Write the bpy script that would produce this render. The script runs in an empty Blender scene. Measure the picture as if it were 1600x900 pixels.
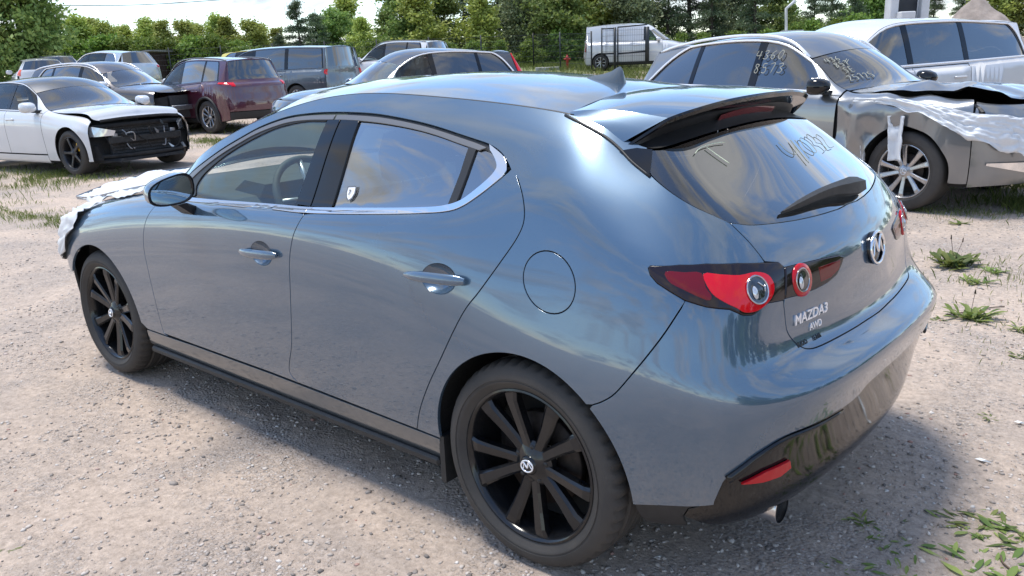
import bpy, math, random
import numpy as np
from mathutils import Vector, Matrix
from mathutils.geometry import delaunay_2d_cdt
R = math.radians
random.seed(7); rng = np.random.default_rng(7)
SC = bpy.context.scene; COL = SC.collection
# ---------------------------------------------------------------- camera
cd = bpy.data.cameras.new('camera'); cam = bpy.data.objects.new('camera', cd); COL.objects.link(cam)
cam.location = (-1.40386, 2.52351, 1.47875)
cam.rotation_euler = (R(74.36983), R(2.16324), R(-139.75255))
cd.sensor_width = 36; cd.lens = 1272.9/1600*36; cd.clip_end = 3000; cd.clip_start = .05
SC.camera = cam
# ---------------------------------------------------------------- sky and sun
SUN_EL, SUN_AZ = R(75), R(15)          # azimuth of the sun measured from +x towards +y
W = bpy.data.worlds.new('World'); SC.world = W; W.use_nodes = True
wn = W.node_tree; wn.nodes.clear()
def wnode(t, **k):
    n = wn.nodes.new(t)
    for a, b in k.items(): setattr(n, a, b)
    return n
sky = wnode('ShaderNodeTexSky', sky_type='NISHITA', sun_disc=False)
sky.sun_elevation = SUN_EL; sky.sun_rotation = R(90)-SUN_AZ; sky.dust_density = .1; sky.air_density = 1.0; sky.ozone_density = 3.0
tc = wnode('ShaderNodeTexCoord')
sep = wnode('ShaderNodeSeparateXYZ'); wn.links.new(tc.outputs['Generated'], sep.inputs[0])
zc = wnode('ShaderNodeMath', operation='MAXIMUM'); zc.inputs[1].default_value = 0.0; wn.links.new(sep.outputs[2], zc.inputs[0])
za = wnode('ShaderNodeMath', operation='ADD'); za.inputs[1].default_value = .34; wn.links.new(zc.outputs[0], za.inputs[0])
dv = wnode('ShaderNodeVectorMath', operation='DIVIDE'); wn.links.new(tc.outputs['Generated'], dv.inputs[0])
cmb = wnode('ShaderNodeCombineXYZ'); [wn.links.new(za.outputs[0], cmb.inputs[i]) for i in range(3)]; wn.links.new(cmb.outputs[0], dv.inputs[1])
mp = wnode('ShaderNodeMapping'); mp.inputs['Scale'].default_value = (1.0, 1.5, .2); mp.inputs['Rotation'].default_value = (0, 0, R(25)); mp.inputs['Location'].default_value = (3.1, 1.7, 0)
wn.links.new(dv.outputs[0], mp.inputs[0])
nz = wnode('ShaderNodeTexNoise'); nz.inputs['Scale'].default_value = 2.9; nz.inputs['Detail'].default_value = 9; nz.inputs['Roughness'].default_value = .6; nz.inputs['Distortion'].default_value = .25
wn.links.new(mp.outputs[0], nz.inputs['Vector'])
cr = wnode('ShaderNodeValToRGB'); cr.color_ramp.elements[0].position = .47; cr.color_ramp.elements[1].position = .60
cr.color_ramp.elements[0].color = (0, 0, 0, 1); cr.color_ramp.elements[1].color = (1, 1, 1, 1); wn.links.new(nz.outputs[0], cr.inputs[0])
nz2 = wnode('ShaderNodeTexNoise'); nz2.inputs['Scale'].default_value = 4.2; nz2.inputs['Detail'].default_value = 6
wn.links.new(mp.outputs[0], nz2.inputs['Vector'])
cr2 = wnode('ShaderNodeValToRGB'); cr2.color_ramp.elements[0].position = .35; cr2.color_ramp.elements[1].position = .7
cr2.color_ramp.elements[0].color = (2.2, 2.35, 2.6, 1); cr2.color_ramp.elements[1].color = (4.0, 4.0, 4.0, 1); wn.links.new(nz2.outputs[0], cr2.inputs[0])
mx = wnode('ShaderNodeMix', data_type='RGBA'); wn.links.new(cr.outputs[0], mx.inputs[0]); wn.links.new(sky.outputs[0], mx.inputs[6]); wn.links.new(cr2.outputs[0], mx.inputs[7])
bg = wnode('ShaderNodeBackground'); bg.inputs[1].default_value = .15; wn.links.new(mx.outputs[2], bg.inputs[0])
wo = wnode('ShaderNodeOutputWorld'); wn.links.new(bg.outputs[0], wo.inputs[0])
sd = bpy.data.lights.new('sun', 'SUN'); sd.energy = 2.1; sd.angle = R(17); sd.color = (1, .95, .87)
so = bpy.data.objects.new('sun', sd); COL.objects.link(so)
dirv = Vector((math.cos(SUN_EL)*math.cos(SUN_AZ), math.cos(SUN_EL)*math.sin(SUN_AZ), math.sin(SUN_EL)))
so.rotation_euler = dirv.to_track_quat('Z', 'Y').to_euler(); so.location = (0, 0, 30)
vs = SC.view_settings; vs.view_transform = 'Standard'; vs.look = 'None'; vs.exposure = 1.0; vs.gamma = 1; vs.use_curve_mapping = False
# ---------------------------------------------------------------- surfaces
def _basis(t):
    t2, t3 = t*t, t*t*t
    return (np.stack([(1-3*t+3*t2-t3)/6, (4-6*t2+3*t3)/6, (1+3*t+3*t2-3*t3)/6, t3/6], -1),
            np.stack([(-3+6*t-3*t2)/6, (-12*t+9*t2)/6, (3+6*t-9*t2)/6, 3*t2/6], -1))
class Surf:
    """uniform bicubic B-spline sheet; u runs along columns, v along rows"""
    def __init__(s, grid, fit=3, m0=None, m1=None, n0=None, n1=None):
        s.g = np.array(grid, float); s.nu, s.nv = s.g.shape[:2]
        s.m = (m0, m1, n0, n1)                      # axis to mirror at each edge or None
        s.c = s.g.copy(); s._ext()
        U, V = np.meshgrid(np.arange(s.nu), np.arange(s.nv), indexing='ij')
        for k in range(fit):
            P = s.ev(U.ravel(), V.ravel())[0].reshape(s.g.shape)
            s.c += (s.g-P); s._ext()
        s.kd = None
    def _ext(s):
        c = s.c; m0, m1, n0, n1 = s.m
        def ph(a, b, m):
            if m is None: return 2*a-b
            r = b.copy(); r[..., m] = 2*a[..., m]-r[..., m]; return r
        c = np.concatenate([ph(c[0], c[1], m0)[None], c, ph(c[-1], c[-2], m1)[None]], 0)
        c = np.concatenate([ph(c[:, 0], c[:, 1], n0)[:, None], c, ph(c[:, -1], c[:, -2], n1)[:, None]], 1)
        s.e = c
    def ev(s, u, v):
        u = np.clip(np.asarray(u, float), 0, s.nu-1); v = np.clip(np.asarray(v, float), 0, s.nv-1)
        i = np.minimum(u.astype(int), s.nu-2); j = np.minimum(v.astype(int), s.nv-2)
        bu, du = _basis(u-i); bv, dv = _basis(v-j)
        P = 0; Pu = 0; Pv = 0
        for a in range(4):
            for b in range(4):
                c = s.e[i+a, j+b]
                P = P+(bu[:, a]*bv[:, b])[:, None]*c
                Pu = Pu+(du[:, a]*bv[:, b])[:, None]*c
                Pv = Pv+(bu[:, a]*dv[:, b])[:, None]*c
        return P, Pu, Pv
    def nrm(s, Pu, Pv):
        n = np.cross(Pu, Pv); l = np.linalg.norm(n, axis=1, keepdims=True); return n/np.maximum(l, 1e-9)
    def samples(s, k=10):
        if s.kd is None:
            a = np.linspace(0, s.nu-1, (s.nu-1)*k+1); b = np.linspace(0, s.nv-1, (s.nv-1)*k+1)
            U, V = np.meshgrid(a, b, indexing='ij'); s.su = U.ravel(); s.sv = V.ravel(); s.sp = s.ev(s.su, s.sv)[0]; s.kd = 1
        return s.su, s.sv, s.sp
    def uv(s, pts, ax=(0, 1, 2), ulim=None, vlim=None, it=12):
        """(u,v) of the sheet points nearest to pts, compared on the given axes"""
        su, sv, sp = s.samples(); ok = np.ones(len(su), bool)
        if ulim: ok &= (su >= ulim[0]) & (su <= ulim[1])
        if vlim: ok &= (sv >= vlim[0]) & (sv <= vlim[1])
        su, sv, sp = su[ok], sv[ok], sp[ok][:, ax]
        pts = np.array(pts, float); u = np.zeros(len(pts)); v = np.zeros(len(pts))
        for k, q in enumerate(pts):
            i = ((sp-q)**2).sum(1).argmin(); u[k], v[k] = su[i], sv[i]
        for k in range(it):
            P, Pu, Pv = s.ev(u, v); P, Pu, Pv = P[:, ax], Pu[:, ax], Pv[:, ax]; r = pts-P
            a = (Pu*Pu).sum(1)+1e-9; b = (Pu*Pv).sum(1); c = (Pv*Pv).sum(1)+1e-9
            e = (Pu*r).sum(1); f = (Pv*r).sum(1); d = a*c-b*b; d = np.where(np.abs(d) < 1e-12, 1e-12, d)
            u = np.clip(u+np.clip((e*c-f*b)/d, -.5, .5), 0, s.nu-1); v = np.clip(v+np.clip((a*f-b*e)/d, -.5, .5), 0, s.nv-1)
        return np.stack([u, v], 1)
def smooth(pts, n=6, closed=False):
    """Catmull-Rom through pts"""
    P = np.array(pts, float)
    if len(P) == 2: return np.array([P[0]+(P[1]-P[0])*t for t in np.linspace(0, 1, n+1)])
    if closed: E = np.concatenate([P[-1:], P, P[:2]])
    else: E = np.concatenate([2*P[:1]-P[1:2], P, 2*P[-1:]-P[-2:-1]])
    out = []; m = len(P) if closed else len(P)-1
    for i in range(m):
        a, b, c, d = E[i:i+4]
        for t in np.arange(n)/n:
            out.append(.5*(2*b+(c-a)*t+(2*a-5*b+4*c-d)*t*t+(3*b-a-3*c+d)*t**3))
    if not closed: out.append(P[-1])
    return np.array(out)
def outl(*segs, n=6):
    """closed outline from smooth segments that meet at corners"""
    o = []
    for i, sg in enumerate(segs):
        nx = segs[(i+1) % len(segs)]
        q = list(sg)
        if np.linalg.norm(np.array(q[-1], float)-np.array(nx[0], float)) > 1e-9: q = q+[nx[0]]
        o += list(smooth(q, n)[:-1])
    return np.array(o)
def resamp(P, d, closed=True):
    """even spacing about d along a dense polyline, keeping sharp corners"""
    P = np.array(P); Q = np.concatenate([P, P[:1]]) if closed else P
    out = []; acc = 0
    e = np.diff(Q, axis=0); L = np.linalg.norm(e, axis=1)
    for i in range(len(e)):
        k = max(1, int(round(L[i]/d)))
        for t in range(k): out.append(Q[i]+e[i]*t/k)
    if not closed: out.append(Q[-1])
    return np.array(out)
def inside(pts, poly):
    x, y = pts[:, 0], pts[:, 1]; c = np.zeros(len(pts), bool); n = len(poly); j = n-1
    for i in range(n):
        xi, yi = poly[i]; xj, yj = poly[j]
        if yi != yj:
            c ^= ((yi > y) != (yj > y)) & (x < (xj-xi)*(y-yi)/(yj-yi)+xi)
        j = i
    return c
# ---------------------------------------------------------------- materials
M = {}
def nodes(m):
    m.use_nodes = True; t = m.node_tree; t.nodes.clear(); return t
def mat(name, col, rough=.5, metal=0., coat=0., spec=.5, emit=None, noise=None, bump=None, alpha=None, coat_r=.03, flake=0, dirt=None):
    """procedural principled material; noise=(scale,amount[,colour2]); bump=(scale,strength)"""
    m = bpy.data.materials.new(name); t = nodes(m); L = t.links.new
    b = t.nodes.new('ShaderNodeBsdfPrincipled'); o = t.nodes.new('ShaderNodeOutputMaterial'); L(b.outputs[0], o.inputs[0])
    c = tuple(col)+(1,)
    b.inputs['Base Color'].default_value = c; b.inputs['Roughness'].default_value = rough; b.inputs['Metallic'].default_value = metal
    b.inputs['Coat Weight'].default_value = coat; b.inputs['Coat Roughness'].default_value = coat_r; b.inputs['Specular IOR Level'].default_value = spec
    tcn = t.nodes.new('ShaderNodeTexCoord')
    if noise:
        n = t.nodes.new('ShaderNodeTexNoise'); n.inputs['Scale'].default_value = noise[0]; n.inputs['Detail'].default_value = 6; n.inputs['Roughness'].default_value = .65
        L(tcn.outputs['Object'], n.inputs['Vector'])
        r = t.nodes.new('ShaderNodeValToRGB'); r.color_ramp.elements[0].position = .33; r.color_ramp.elements[1].position = .68
        c2 = noise[2] if len(noise) > 2 else tuple(x*(1-noise[1]) for x in col)
        r.color_ramp.elements[0].color = tuple(c2)+(1,); r.color_ramp.elements[1].color = c; L(n.outputs[0], r.inputs[0]); L(r.outputs[0], b.inputs['Base Color'])
        q = t.nodes.new('ShaderNodeMapRange'); q.inputs[3].default_value = min(1, rough*1.15); q.inputs[4].default_value = rough*.85; L(n.outputs[0], q.inputs[0]); L(q.outputs[0], b.inputs['Roughness'])
    if bump:
        n = t.nodes.new('ShaderNodeTexNoise'); n.inputs['Scale'].default_value = bump[0]; n.inputs['Detail'].default_value = 5
        L(tcn.outputs['Object'], n.inputs['Vector']); k = t.nodes.new('ShaderNodeBump'); k.inputs['Strength'].default_value = bump[1]; k.inputs['Distance'].default_value = .01
        L(n.outputs[0], k.inputs['Height']); L(k.outputs[0], b.inputs['Normal'])
    if emit:
        b.inputs['Emission Color'].default_value = tuple(emit)+(1,); b.inputs['Emission Strength'].default_value = 1
    M[name] = m; return m
def paint(name, col, metal=.25, rough=.38, dust=.0, dirt_refl=0):
    """clear-coated car paint with a film of dust in the lower coat"""
    m = bpy.data.materials.new(name); t = nodes(m); L = t.links.new
    b = t.nodes.new('ShaderNodeBsdfPrincipled'); o = t.nodes.new('ShaderNodeOutputMaterial'); L(b.outputs[0], o.inputs[0])
    tcn = t.nodes.new('ShaderNodeTexCoord'); n = t.nodes.new('ShaderNodeTexNoise'); n.inputs['Scale'].default_value = 3.2; n.inputs['Detail'].default_value = 8; n.inputs['Roughness'].default_value = .7
    L(tcn.outputs['Object'], n.inputs['Vector'])
    r = t.nodes.new('ShaderNodeValToRGB'); r.color_ramp.elements[0].position = .4; r.color_ramp.elements[1].position = .8
    r.color_ramp.elements[0].color = tuple(col)+(1,); r.color_ramp.elements[1].color = tuple(c*(1-dust)+d*dust for c, d in zip(col, (.30, .27, .24)))+(1,)
    L(n.outputs[0], r.inputs[0]); L(r.outputs[0], b.inputs['Base Color'])
    if dirt_refl:                                       # speckled road dirt, also painting in the brown ground reflection low on the body
        sx = t.nodes.new('ShaderNodeSeparateXYZ'); L(tcn.outputs['Object'], sx.inputs[0]); zr_ = t.nodes.new('ShaderNodeMapRange'); zr_.inputs[1].default_value = .62; zr_.inputs[2].default_value = .24; zr_.inputs[3].default_value = 0; zr_.inputs[4].default_value = dirt_refl; L(sx.outputs[2], zr_.inputs[0])
        n3 = t.nodes.new('ShaderNodeTexNoise'); n3.inputs['Scale'].default_value = 45; n3.inputs['Detail'].default_value = 8; n3.inputs['Roughness'].default_value = .75; L(tcn.outputs['Object'], n3.inputs['Vector']); m3 = t.nodes.new('ShaderNodeMapRange'); m3.inputs[1].default_value = .42; m3.inputs[2].default_value = .72; L(n3.outputs[0], m3.inputs[0])
        k3 = t.nodes.new('ShaderNodeMath'); k3.operation = 'MULTIPLY'; L(zr_.outputs[0], k3.inputs[0]); L(m3.outputs[0], k3.inputs[1]); x3 = t.nodes.new('ShaderNodeMix'); x3.data_type = 'RGBA'; L(k3.outputs[0], x3.inputs[0]); L(r.outputs[0], x3.inputs[6]); x3.inputs[7].default_value = (.34, .29, .25, 1); L(x3.outputs[2], b.inputs['Base Color'])
        w3 = t.nodes.new('ShaderNodeMath'); w3.operation = 'SUBTRACT'; w3.inputs[0].default_value = 1; L(k3.outputs[0], w3.inputs[1]); L(w3.outputs[0], b.inputs['Coat Weight'])
    b.inputs['Metallic'].default_value = metal; b.inputs['Roughness'].default_value = rough
    b.inputs['Coat Weight'].default_value = 1; b.inputs['Coat IOR'].default_value = 1.8 if dirt_refl else 1.7
    q = t.nodes.new('ShaderNodeMapRange'); q.inputs[1].default_value = .45; q.inputs[2].default_value = .8; q.inputs[3].default_value = .025; q.inputs[4].default_value = .025+dust*.5; L(n.outputs[0], q.inputs[0]); L(q.outputs[0], b.inputs['Coat Roughness'])
    M[name] = m; return m
def glass(name, tint, refl=1.0, ior=1.52, dust=0.0):
    m = bpy.data.materials.new(name); t = nodes(m); L = t.links.new
    o = t.nodes.new('ShaderNodeOutputMaterial'); f = t.nodes.new('ShaderNodeFresnel'); f.inputs[0].default_value = ior
    tr = t.nodes.new('ShaderNodeBsdfTransparent'); tr.inputs[0].default_value = tuple(tint)+(1,)
    g = t.nodes.new('ShaderNodeBsdfGlossy'); g.inputs['Roughness'].default_value = .0; g.inputs[0].default_value = (1, 1, 1, 1)
    k = t.nodes.new('ShaderNodeMath'); k.operation = 'MULTIPLY'; k.inputs[1].default_value = refl; k.use_clamp = True; L(f.outputs[0], k.inputs[0])
    s = t.nodes.new('ShaderNodeMixShader'); L(k.outputs[0], s.inputs[0]); L(tr.outputs[0], s.inputs[1]); L(g.outputs[0], s.inputs[2])
    d = t.nodes.new('ShaderNodeBsdfDiffuse'); d.inputs[0].default_value = (.5, .48, .45, 1)
    s2 = t.nodes.new('ShaderNodeMixShader'); s2.inputs[0].default_value = dust; L(s.outputs[0], s2.inputs[1]); L(d.outputs[0], s2.inputs[2]); L(s2.outputs[0], o.inputs[0])
    M[name] = m; return m
# ---------------------------------------------------------------- objects
def tag(o, label=None, cat=None, group=None, kind=None):
    if label: o['label'] = label
    if cat: o['category'] = cat
    if group: o['group'] = group
    if kind: o['kind'] = kind
    return o
def link(name, me, m=None, parent=None):
    o = bpy.data.objects.new(name, me); COL.objects.link(o)
    if me is not None and m is not None and not me.materials: me.materials.append(m if not isinstance(m, str) else M[m])
    if parent is not None: o.parent = parent
    return o
def empty(name, loc=(0, 0, 0), rz=0):
    o = bpy.data.objects.new(name, None); COL.objects.link(o); o.location = loc; o.rotation_euler = (0, 0, rz); o.empty_display_size = .2; return o
def copy_tree(o, parent=None, kids=None):
    c = o.copy(); COL.objects.link(c); c.parent = parent
    for ch in list(o.children): copy_tree(ch, c)
    return c
class MB:
    """collects shapes into one mesh"""
    def __init__(s): s.v = []; s.f = []; s.n = 0; s.sm = []
    def add(s, v, f, sm=False):
        v = np.asarray(v, float).reshape(-1, 3); s.v.append(v); s.f += [tuple(int(i)+s.n for i in q) for q in f]; s.sm += [sm]*len(f); s.n += len(v); return s
    def box(s, c, d, rot=None, bev=0):
        x, y, z = [a/2 for a in d]
        if bev:
            P = []
            for (sx, sy, sz) in [(a, b, c_) for a in (-1, 1) for b in (-1, 1) for c_ in (-1, 1)]:
                P += [(sx*(x-bev), sy*(y-bev), sz*z), (sx*(x-bev), sy*y, sz*(z-bev)), (sx*x, sy*(y-bev), sz*(z-bev))]
            return s.hull(np.array(P), c, rot)
        v = np.array([(i, j, k) for i in (-x, x) for j in (-y, y) for k in (-z, z)])
        if rot is not None: v = v@np.array(rot).T
        return s.add(v+np.array(c), [(0, 1, 3, 2), (4, 6, 7, 5), (0, 4, 5, 1), (2, 3, 7, 6), (0, 2, 6, 4), (1, 5, 7, 3)])
    def hull(s, P, c=(0, 0, 0), rot=None):
        import bmesh
        P = np.asarray(P, float)
        if rot is not None: P = P@np.array(rot).T
        P = P+np.array(c)
        bm = bmesh.new(); vs_ = [bm.verts.new(q) for q in P]; bmesh.ops.convex_hull(bm, input=vs_)
        bm.verts.index_update(); vv = [v.co[:] for v in bm.verts]; ff = [[v.index for v in f.verts] for f in bm.faces]; bm.free(); return s.add(vv, ff)
    def tube(s, pts, r, n=8, cap=True, closed=False, sm=True):
        P = np.array(pts, float); m = len(P); rr = np.broadcast_to(np.array(r, float), (m,))
        T = np.gradient(P, axis=0) if not closed else np.roll(P, -1, 0)-np.roll(P, 1, 0)
        T /= np.maximum(np.linalg.norm(T, axis=1, keepdims=True), 1e-9)
        up = np.array([0, 0, 1.]) if abs(T[0][2]) < .9 else np.array([1., 0, 0])
        V = []; a = np.linspace(0, 2*np.pi, n, endpoint=False)
        x = np.cross(up, T[0]); x /= np.linalg.norm(x)
        for i in range(m):
            x = x-T[i]*x.dot(T[i]); x /= max(np.linalg.norm(x), 1e-9); y = np.cross(T[i], x)
            V.append(P[i]+rr[i]*(np.cos(a)[:, None]*x+np.sin(a)[:, None]*y))
        V = np.concatenate(V); F = []
        for i in range(m if closed else m-1):
            j = (i+1) % m
            for k in range(n): F.append((i*n+k, i*n+(k+1) % n, j*n+(k+1) % n, j*n+k))
        s.add(V, F, sm)
        if cap and not closed:
            s.f += [tuple(s.n-m*n+k for k in range(n))[::-1], tuple(s.n-n+k for k in range(n))]; s.sm += [False, False]
        return s
    def lathe(s, prof, n=48, axis='y', c=(0, 0, 0), sm=True, close=False, mod=None):
        """prof: (radius, axial) points"""
        a = np.linspace(0, 2*np.pi, n, endpoint=False); V = []
        for i, (r, h) in enumerate(prof):
            rr = r if mod is None else r+mod(i, a)
            p = np.stack([rr*np.cos(a), np.full(n, h), rr*np.sin(a)], -1); V.append(p)
        V = np.concatenate(V); m = len(prof); F = []
        for i in range(m if close else m-1):
            j = (i+1) % m
            for k in range(n): F.append((i*n+k, j*n+k, j*n+(k+1) % n, i*n+(k+1) % n))
        if axis == 'z': V = V[:, [0, 2, 1]]; F = [q[::-1] for q in F]
        if axis == 'x': V = V[:, [1, 0, 2]]; F = [q[::-1] for q in F]
        return s.add(V+np.array(c), F, sm)
    def grid(s, P, sm=True, flip=False):
        P = np.asarray(P); a, b = P.shape[:2]; F = []
        for i in range(a-1):
            for j in range(b-1):
                q = (i*b+j, (i+1)*b+j, (i+1)*b+j+1, i*b+j+1); F.append(q[::-1] if flip else q)
        return s.add(P.reshape(-1, 3), F, sm)
    def build(s, name, m, parent=None, autosmooth=None, loc=None):
        me = bpy.data.meshes.new(name); me.from_pydata(np.concatenate(s.v).tolist() if s.v else [], [], s.f)
        if s.sm: me.polygons.foreach_set('use_smooth', np.array(s.sm, bool))
        me.update(); 
        if autosmooth: me.set_sharp_from_angle(angle=R(autosmooth))
        o = link(name, me, m, parent)
        if loc is not None: o.location = loc
        return o
# ---------------------------------------------------------------- panels cut from a sheet
def panel_mesh(name, S, loops, step=.03, gap=.0027, flange=.012, off=0., clin=False, rnd=.0012, cuts=()):
    """loops: uv outlines (outer, holes...) -> mesh on sheet S, edges turned inwards"""
    mu = np.linalg.norm(S.ev([S.nu/2.], [S.nv/2.])[1]); 
    prep = []
    for k, lp in enumerate(loops):
        lp = np.array(lp, float)
        P = S.ev(lp[:, 0], lp[:, 1])[0]
        out = []
        for i in range(len(lp)):
            j = (i+1) % len(lp); d = np.linalg.norm(P[i]-P[j])
            if d < 1e-5: continue
            m = max(1, int(math.ceil(d/(step*.6))))
            for t in range(m): out.append(lp[i]+(lp[j]-lp[i])*t/m)
        lp = np.array(out)
        A = .5*np.sum(lp[:, 0]*np.roll(lp[:, 1], -1)-np.roll(lp[:, 0], -1)*lp[:, 1])
        if (A > 0) != (k == 0): lp = lp[::-1]
        P, Pu, Pv = S.ev(lp[:, 0], lp[:, 1]); n = S.nrm(Pu, Pv)
        def unit(a): return a/np.maximum(np.linalg.norm(a, axis=1, keepdims=True), 1e-9)
        t1 = unit(np.roll(P, -1, 0)-P); t0 = unit(P-np.roll(P, 1, 0))
        i1 = np.cross(n, t1); i0 = np.cross(n, t0); inw = i0+i1; inw /= np.maximum((inw*inw).sum(1, keepdims=True)/2, .5)
        cen = (np.abs(P[:, 1]) < 2e-4) if clin else np.zeros(len(P), bool)
        inw[cen, 1] = 0
        edge_c = cen & np.roll(cen, 1) & np.roll(cen, -1); inw[edge_c] = 0
        dlt = inw*gap
        a = (Pu*Pu).sum(1)+1e-12; b = (Pu*Pv).sum(1); c = (Pv*Pv).sum(1)+1e-12; e = (Pu*dlt).sum(1); f = (Pv*dlt).sum(1); dt = np.maximum(a*c-b*b, 1e-10)
        lp = lp+np.stack([(e*c-f*b)/dt, (a*f-b*e)/dt], 1)
        lp[cen, 0] = np.where(lp[cen, 0] > S.nu/2, S.nu-1, 0) if clin == 'u' else lp[cen, 0]
        P, Pu, Pv = S.ev(lp[:, 0], lp[:, 1]); n = S.nrm(Pu, Pv)
        prep.append((lp, P, n, -unit(inw), cen))
    o = prep[0][0]; u0, v0 = o.min(0); u1, v1 = o.max(0)
    # lattice
    def ticks(a0, a1, axis):
        t = []; nmax = (S.nu if axis == 0 else S.nv)-1
        for i in range(int(a0), min(int(math.ceil(a1)), nmax)):
            if axis == 0: q = S.ev(np.full(5, i+.5), np.linspace(v0, v1, 5))[1]
            else: q = S.ev(np.linspace(u0, u1, 5), np.full(5, i+.5))[2]
            k = max(1, int(math.ceil(np.linalg.norm(q, axis=1).mean()/step))); t += [i+j/k for j in range(k)]
        return np.array([x for x in t if a0 < x < a1])
    tu, tv = ticks(u0, u1, 0), ticks(v0, v1, 1)
    L = np.zeros((0, 2))
    if len(tu) and len(tv):
        U, V = np.meshgrid(tu, tv, indexing='ij'); L = np.stack([U.ravel(), V.ravel()], 1)
        L = L+rng.uniform(-1, 1, L.shape)*1e-5
        ok = np.zeros(len(L), bool)
        for lp in prep: ok ^= inside(L, lp[0])
        for c_ in cuts: ok &= ~inside(L, c_)
        L = L[ok]
        if len(L):
            LP = S.ev(L[:, 0], L[:, 1])[0]; B = np.concatenate([q[1] for q in prep]+[S.ev(c_[:, 0], c_[:, 1])[0] for c_ in cuts])
            d = np.full(len(LP), 1e9)
            for k in range(0, len(B), 64): d = np.minimum(d, ((LP[:, None]-B[None, k:k+64])**2).sum(2).min(1))
            L = L[d > (step*.4)**2]
    su = np.linalg.norm(S.ev([(u0+u1)/2], [(v0+v1)/2])[1]); sv_ = np.linalg.norm(S.ev([(u0+u1)/2], [(v0+v1)/2])[2]); sc = np.array([max(su, .02), max(sv_, .02)])
    pts = np.concatenate([q[0] for q in prep]+list(cuts)+[L])*sc; ed = []; k = 0
    for m in [len(q[0]) for q in prep]+[len(c_) for c_ in cuts]:
        m = m; ed += [(k+i, k+(i+1) % m) for i in range(m)]; k += m
    r = delaunay_2d_cdt([Vector(a) for a in pts.tolist()], ed, [], 0, 1e-6)
    uv = np.array([tuple(a) for a in r[0]])/sc; T = np.array([list(f) for f in r[2] if len(f) == 3]).reshape(-1, 3)
    cen_ = uv[T].mean(1); ok = np.zeros(len(T), bool)
    for q in prep: ok ^= inside(cen_, q[0])
    for c_ in cuts: ok &= ~inside(cen_, c_)
    T = T[ok]
    if cuts and len(T):                               # keep the one connected piece
        par = list(range(len(uv)))
        def fd_(i):
            while par[i] != i: par[i] = par[par[i]]; i = par[i]
            return i
        for a_, b_, c_ in T.tolist():
            ra = fd_(a_); par[fd_(b_)] = ra; par[fd_(c_)] = ra
        rt = np.array([fd_(i) for i in T[:, 0].tolist()]); ar = uv[T]; ar = np.abs((ar[:, 1, 0]-ar[:, 0, 0])*(ar[:, 2, 1]-ar[:, 0, 1])-(ar[:, 2, 0]-ar[:, 0, 0])*(ar[:, 1, 1]-ar[:, 0, 1]))
        ks = np.unique(rt); T = T[rt == ks[np.argmax([ar[rt == k_].sum() for k_ in ks])]]
    if cuts:                                          # drop unused points
        us = np.unique(T); mp_ = -np.ones(len(uv), int); mp_[us] = np.arange(len(us)); uv = uv[us]; T = mp_[T]
    # orientation
    a = uv[T]; A = (a[:, 1, 0]-a[:, 0, 0])*(a[:, 2, 1]-a[:, 0, 1])-(a[:, 2, 0]-a[:, 0, 0])*(a[:, 1, 1]-a[:, 0, 1]); T[A < 0] = T[A < 0][:, ::-1]
    P, Pu, Pv = S.ev(uv[:, 0], uv[:, 1]); N = S.nrm(Pu, Pv); P = P+N*off
    V = [P]; NN = [N]; F = T.tolist(); nb = len(P)
    if flange:
        for lp, bp_, n, outw, cen in prep:
            bp_ = bp_+n*off; m = len(bp_)
            rings = [(bp_, n), (bp_+outw*rnd*.55-n*rnd*.35, n+outw*.9), (bp_+outw*rnd-n*rnd*1.3, outw+.1*n), (bp_+outw*rnd-n*flange, outw)]
            for P_, N_ in rings: V.append(P_); NN.append(N_/np.linalg.norm(N_, axis=1, keepdims=True))
            for j in range(len(rings)-1):
                for i in range(m):
                    i2 = (i+1) % m
                    if cen[i] and cen[i2]: continue
                    F.append([nb+j*m+i, nb+(j+1)*m+i, nb+(j+1)*m+i2, nb+j*m+i2])
            nb += m*len(rings)
    return np.concatenate(V), np.concatenate(NN), F
def to_mesh(name, V, N, F):
    me = bpy.data.meshes.new(name); me.from_pydata(np.asarray(V).tolist(), [], [list(map(int, f)) for f in F])
    me.polygons.foreach_set('use_smooth', np.ones(len(me.polygons), bool)); me.update()
    me.normals_split_custom_set_from_vertices(np.asarray(N).tolist()); return me
def mirror(V, N, F):
    V2 = V.copy(); V2[:, 1] *= -1; N2 = N.copy(); N2[:, 1] *= -1; return V2, N2, [list(f)[::-1] for f in F]
def both(V, N, F):
    V2, N2, F2 = mirror(V, N, F); n = len(V); return np.concatenate([V, V2]), np.concatenate([N, N2]), list(F)+[[i+n for i in f] for f in F2]
def panel(name, S, loops, m, parent, side='L', **k):
    """side: 'L', 'R' (mirrored), 'C' (mirrored and joined across the centre line)"""
    V, N, F = panel_mesh(name, S, loops, **k)
    if side == 'R': V, N, F = mirror(V, N, F)
    if side == 'C': V, N, F = both(V, N, F)
    return link(name, to_mesh(name, V, N, F), m, parent)
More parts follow.
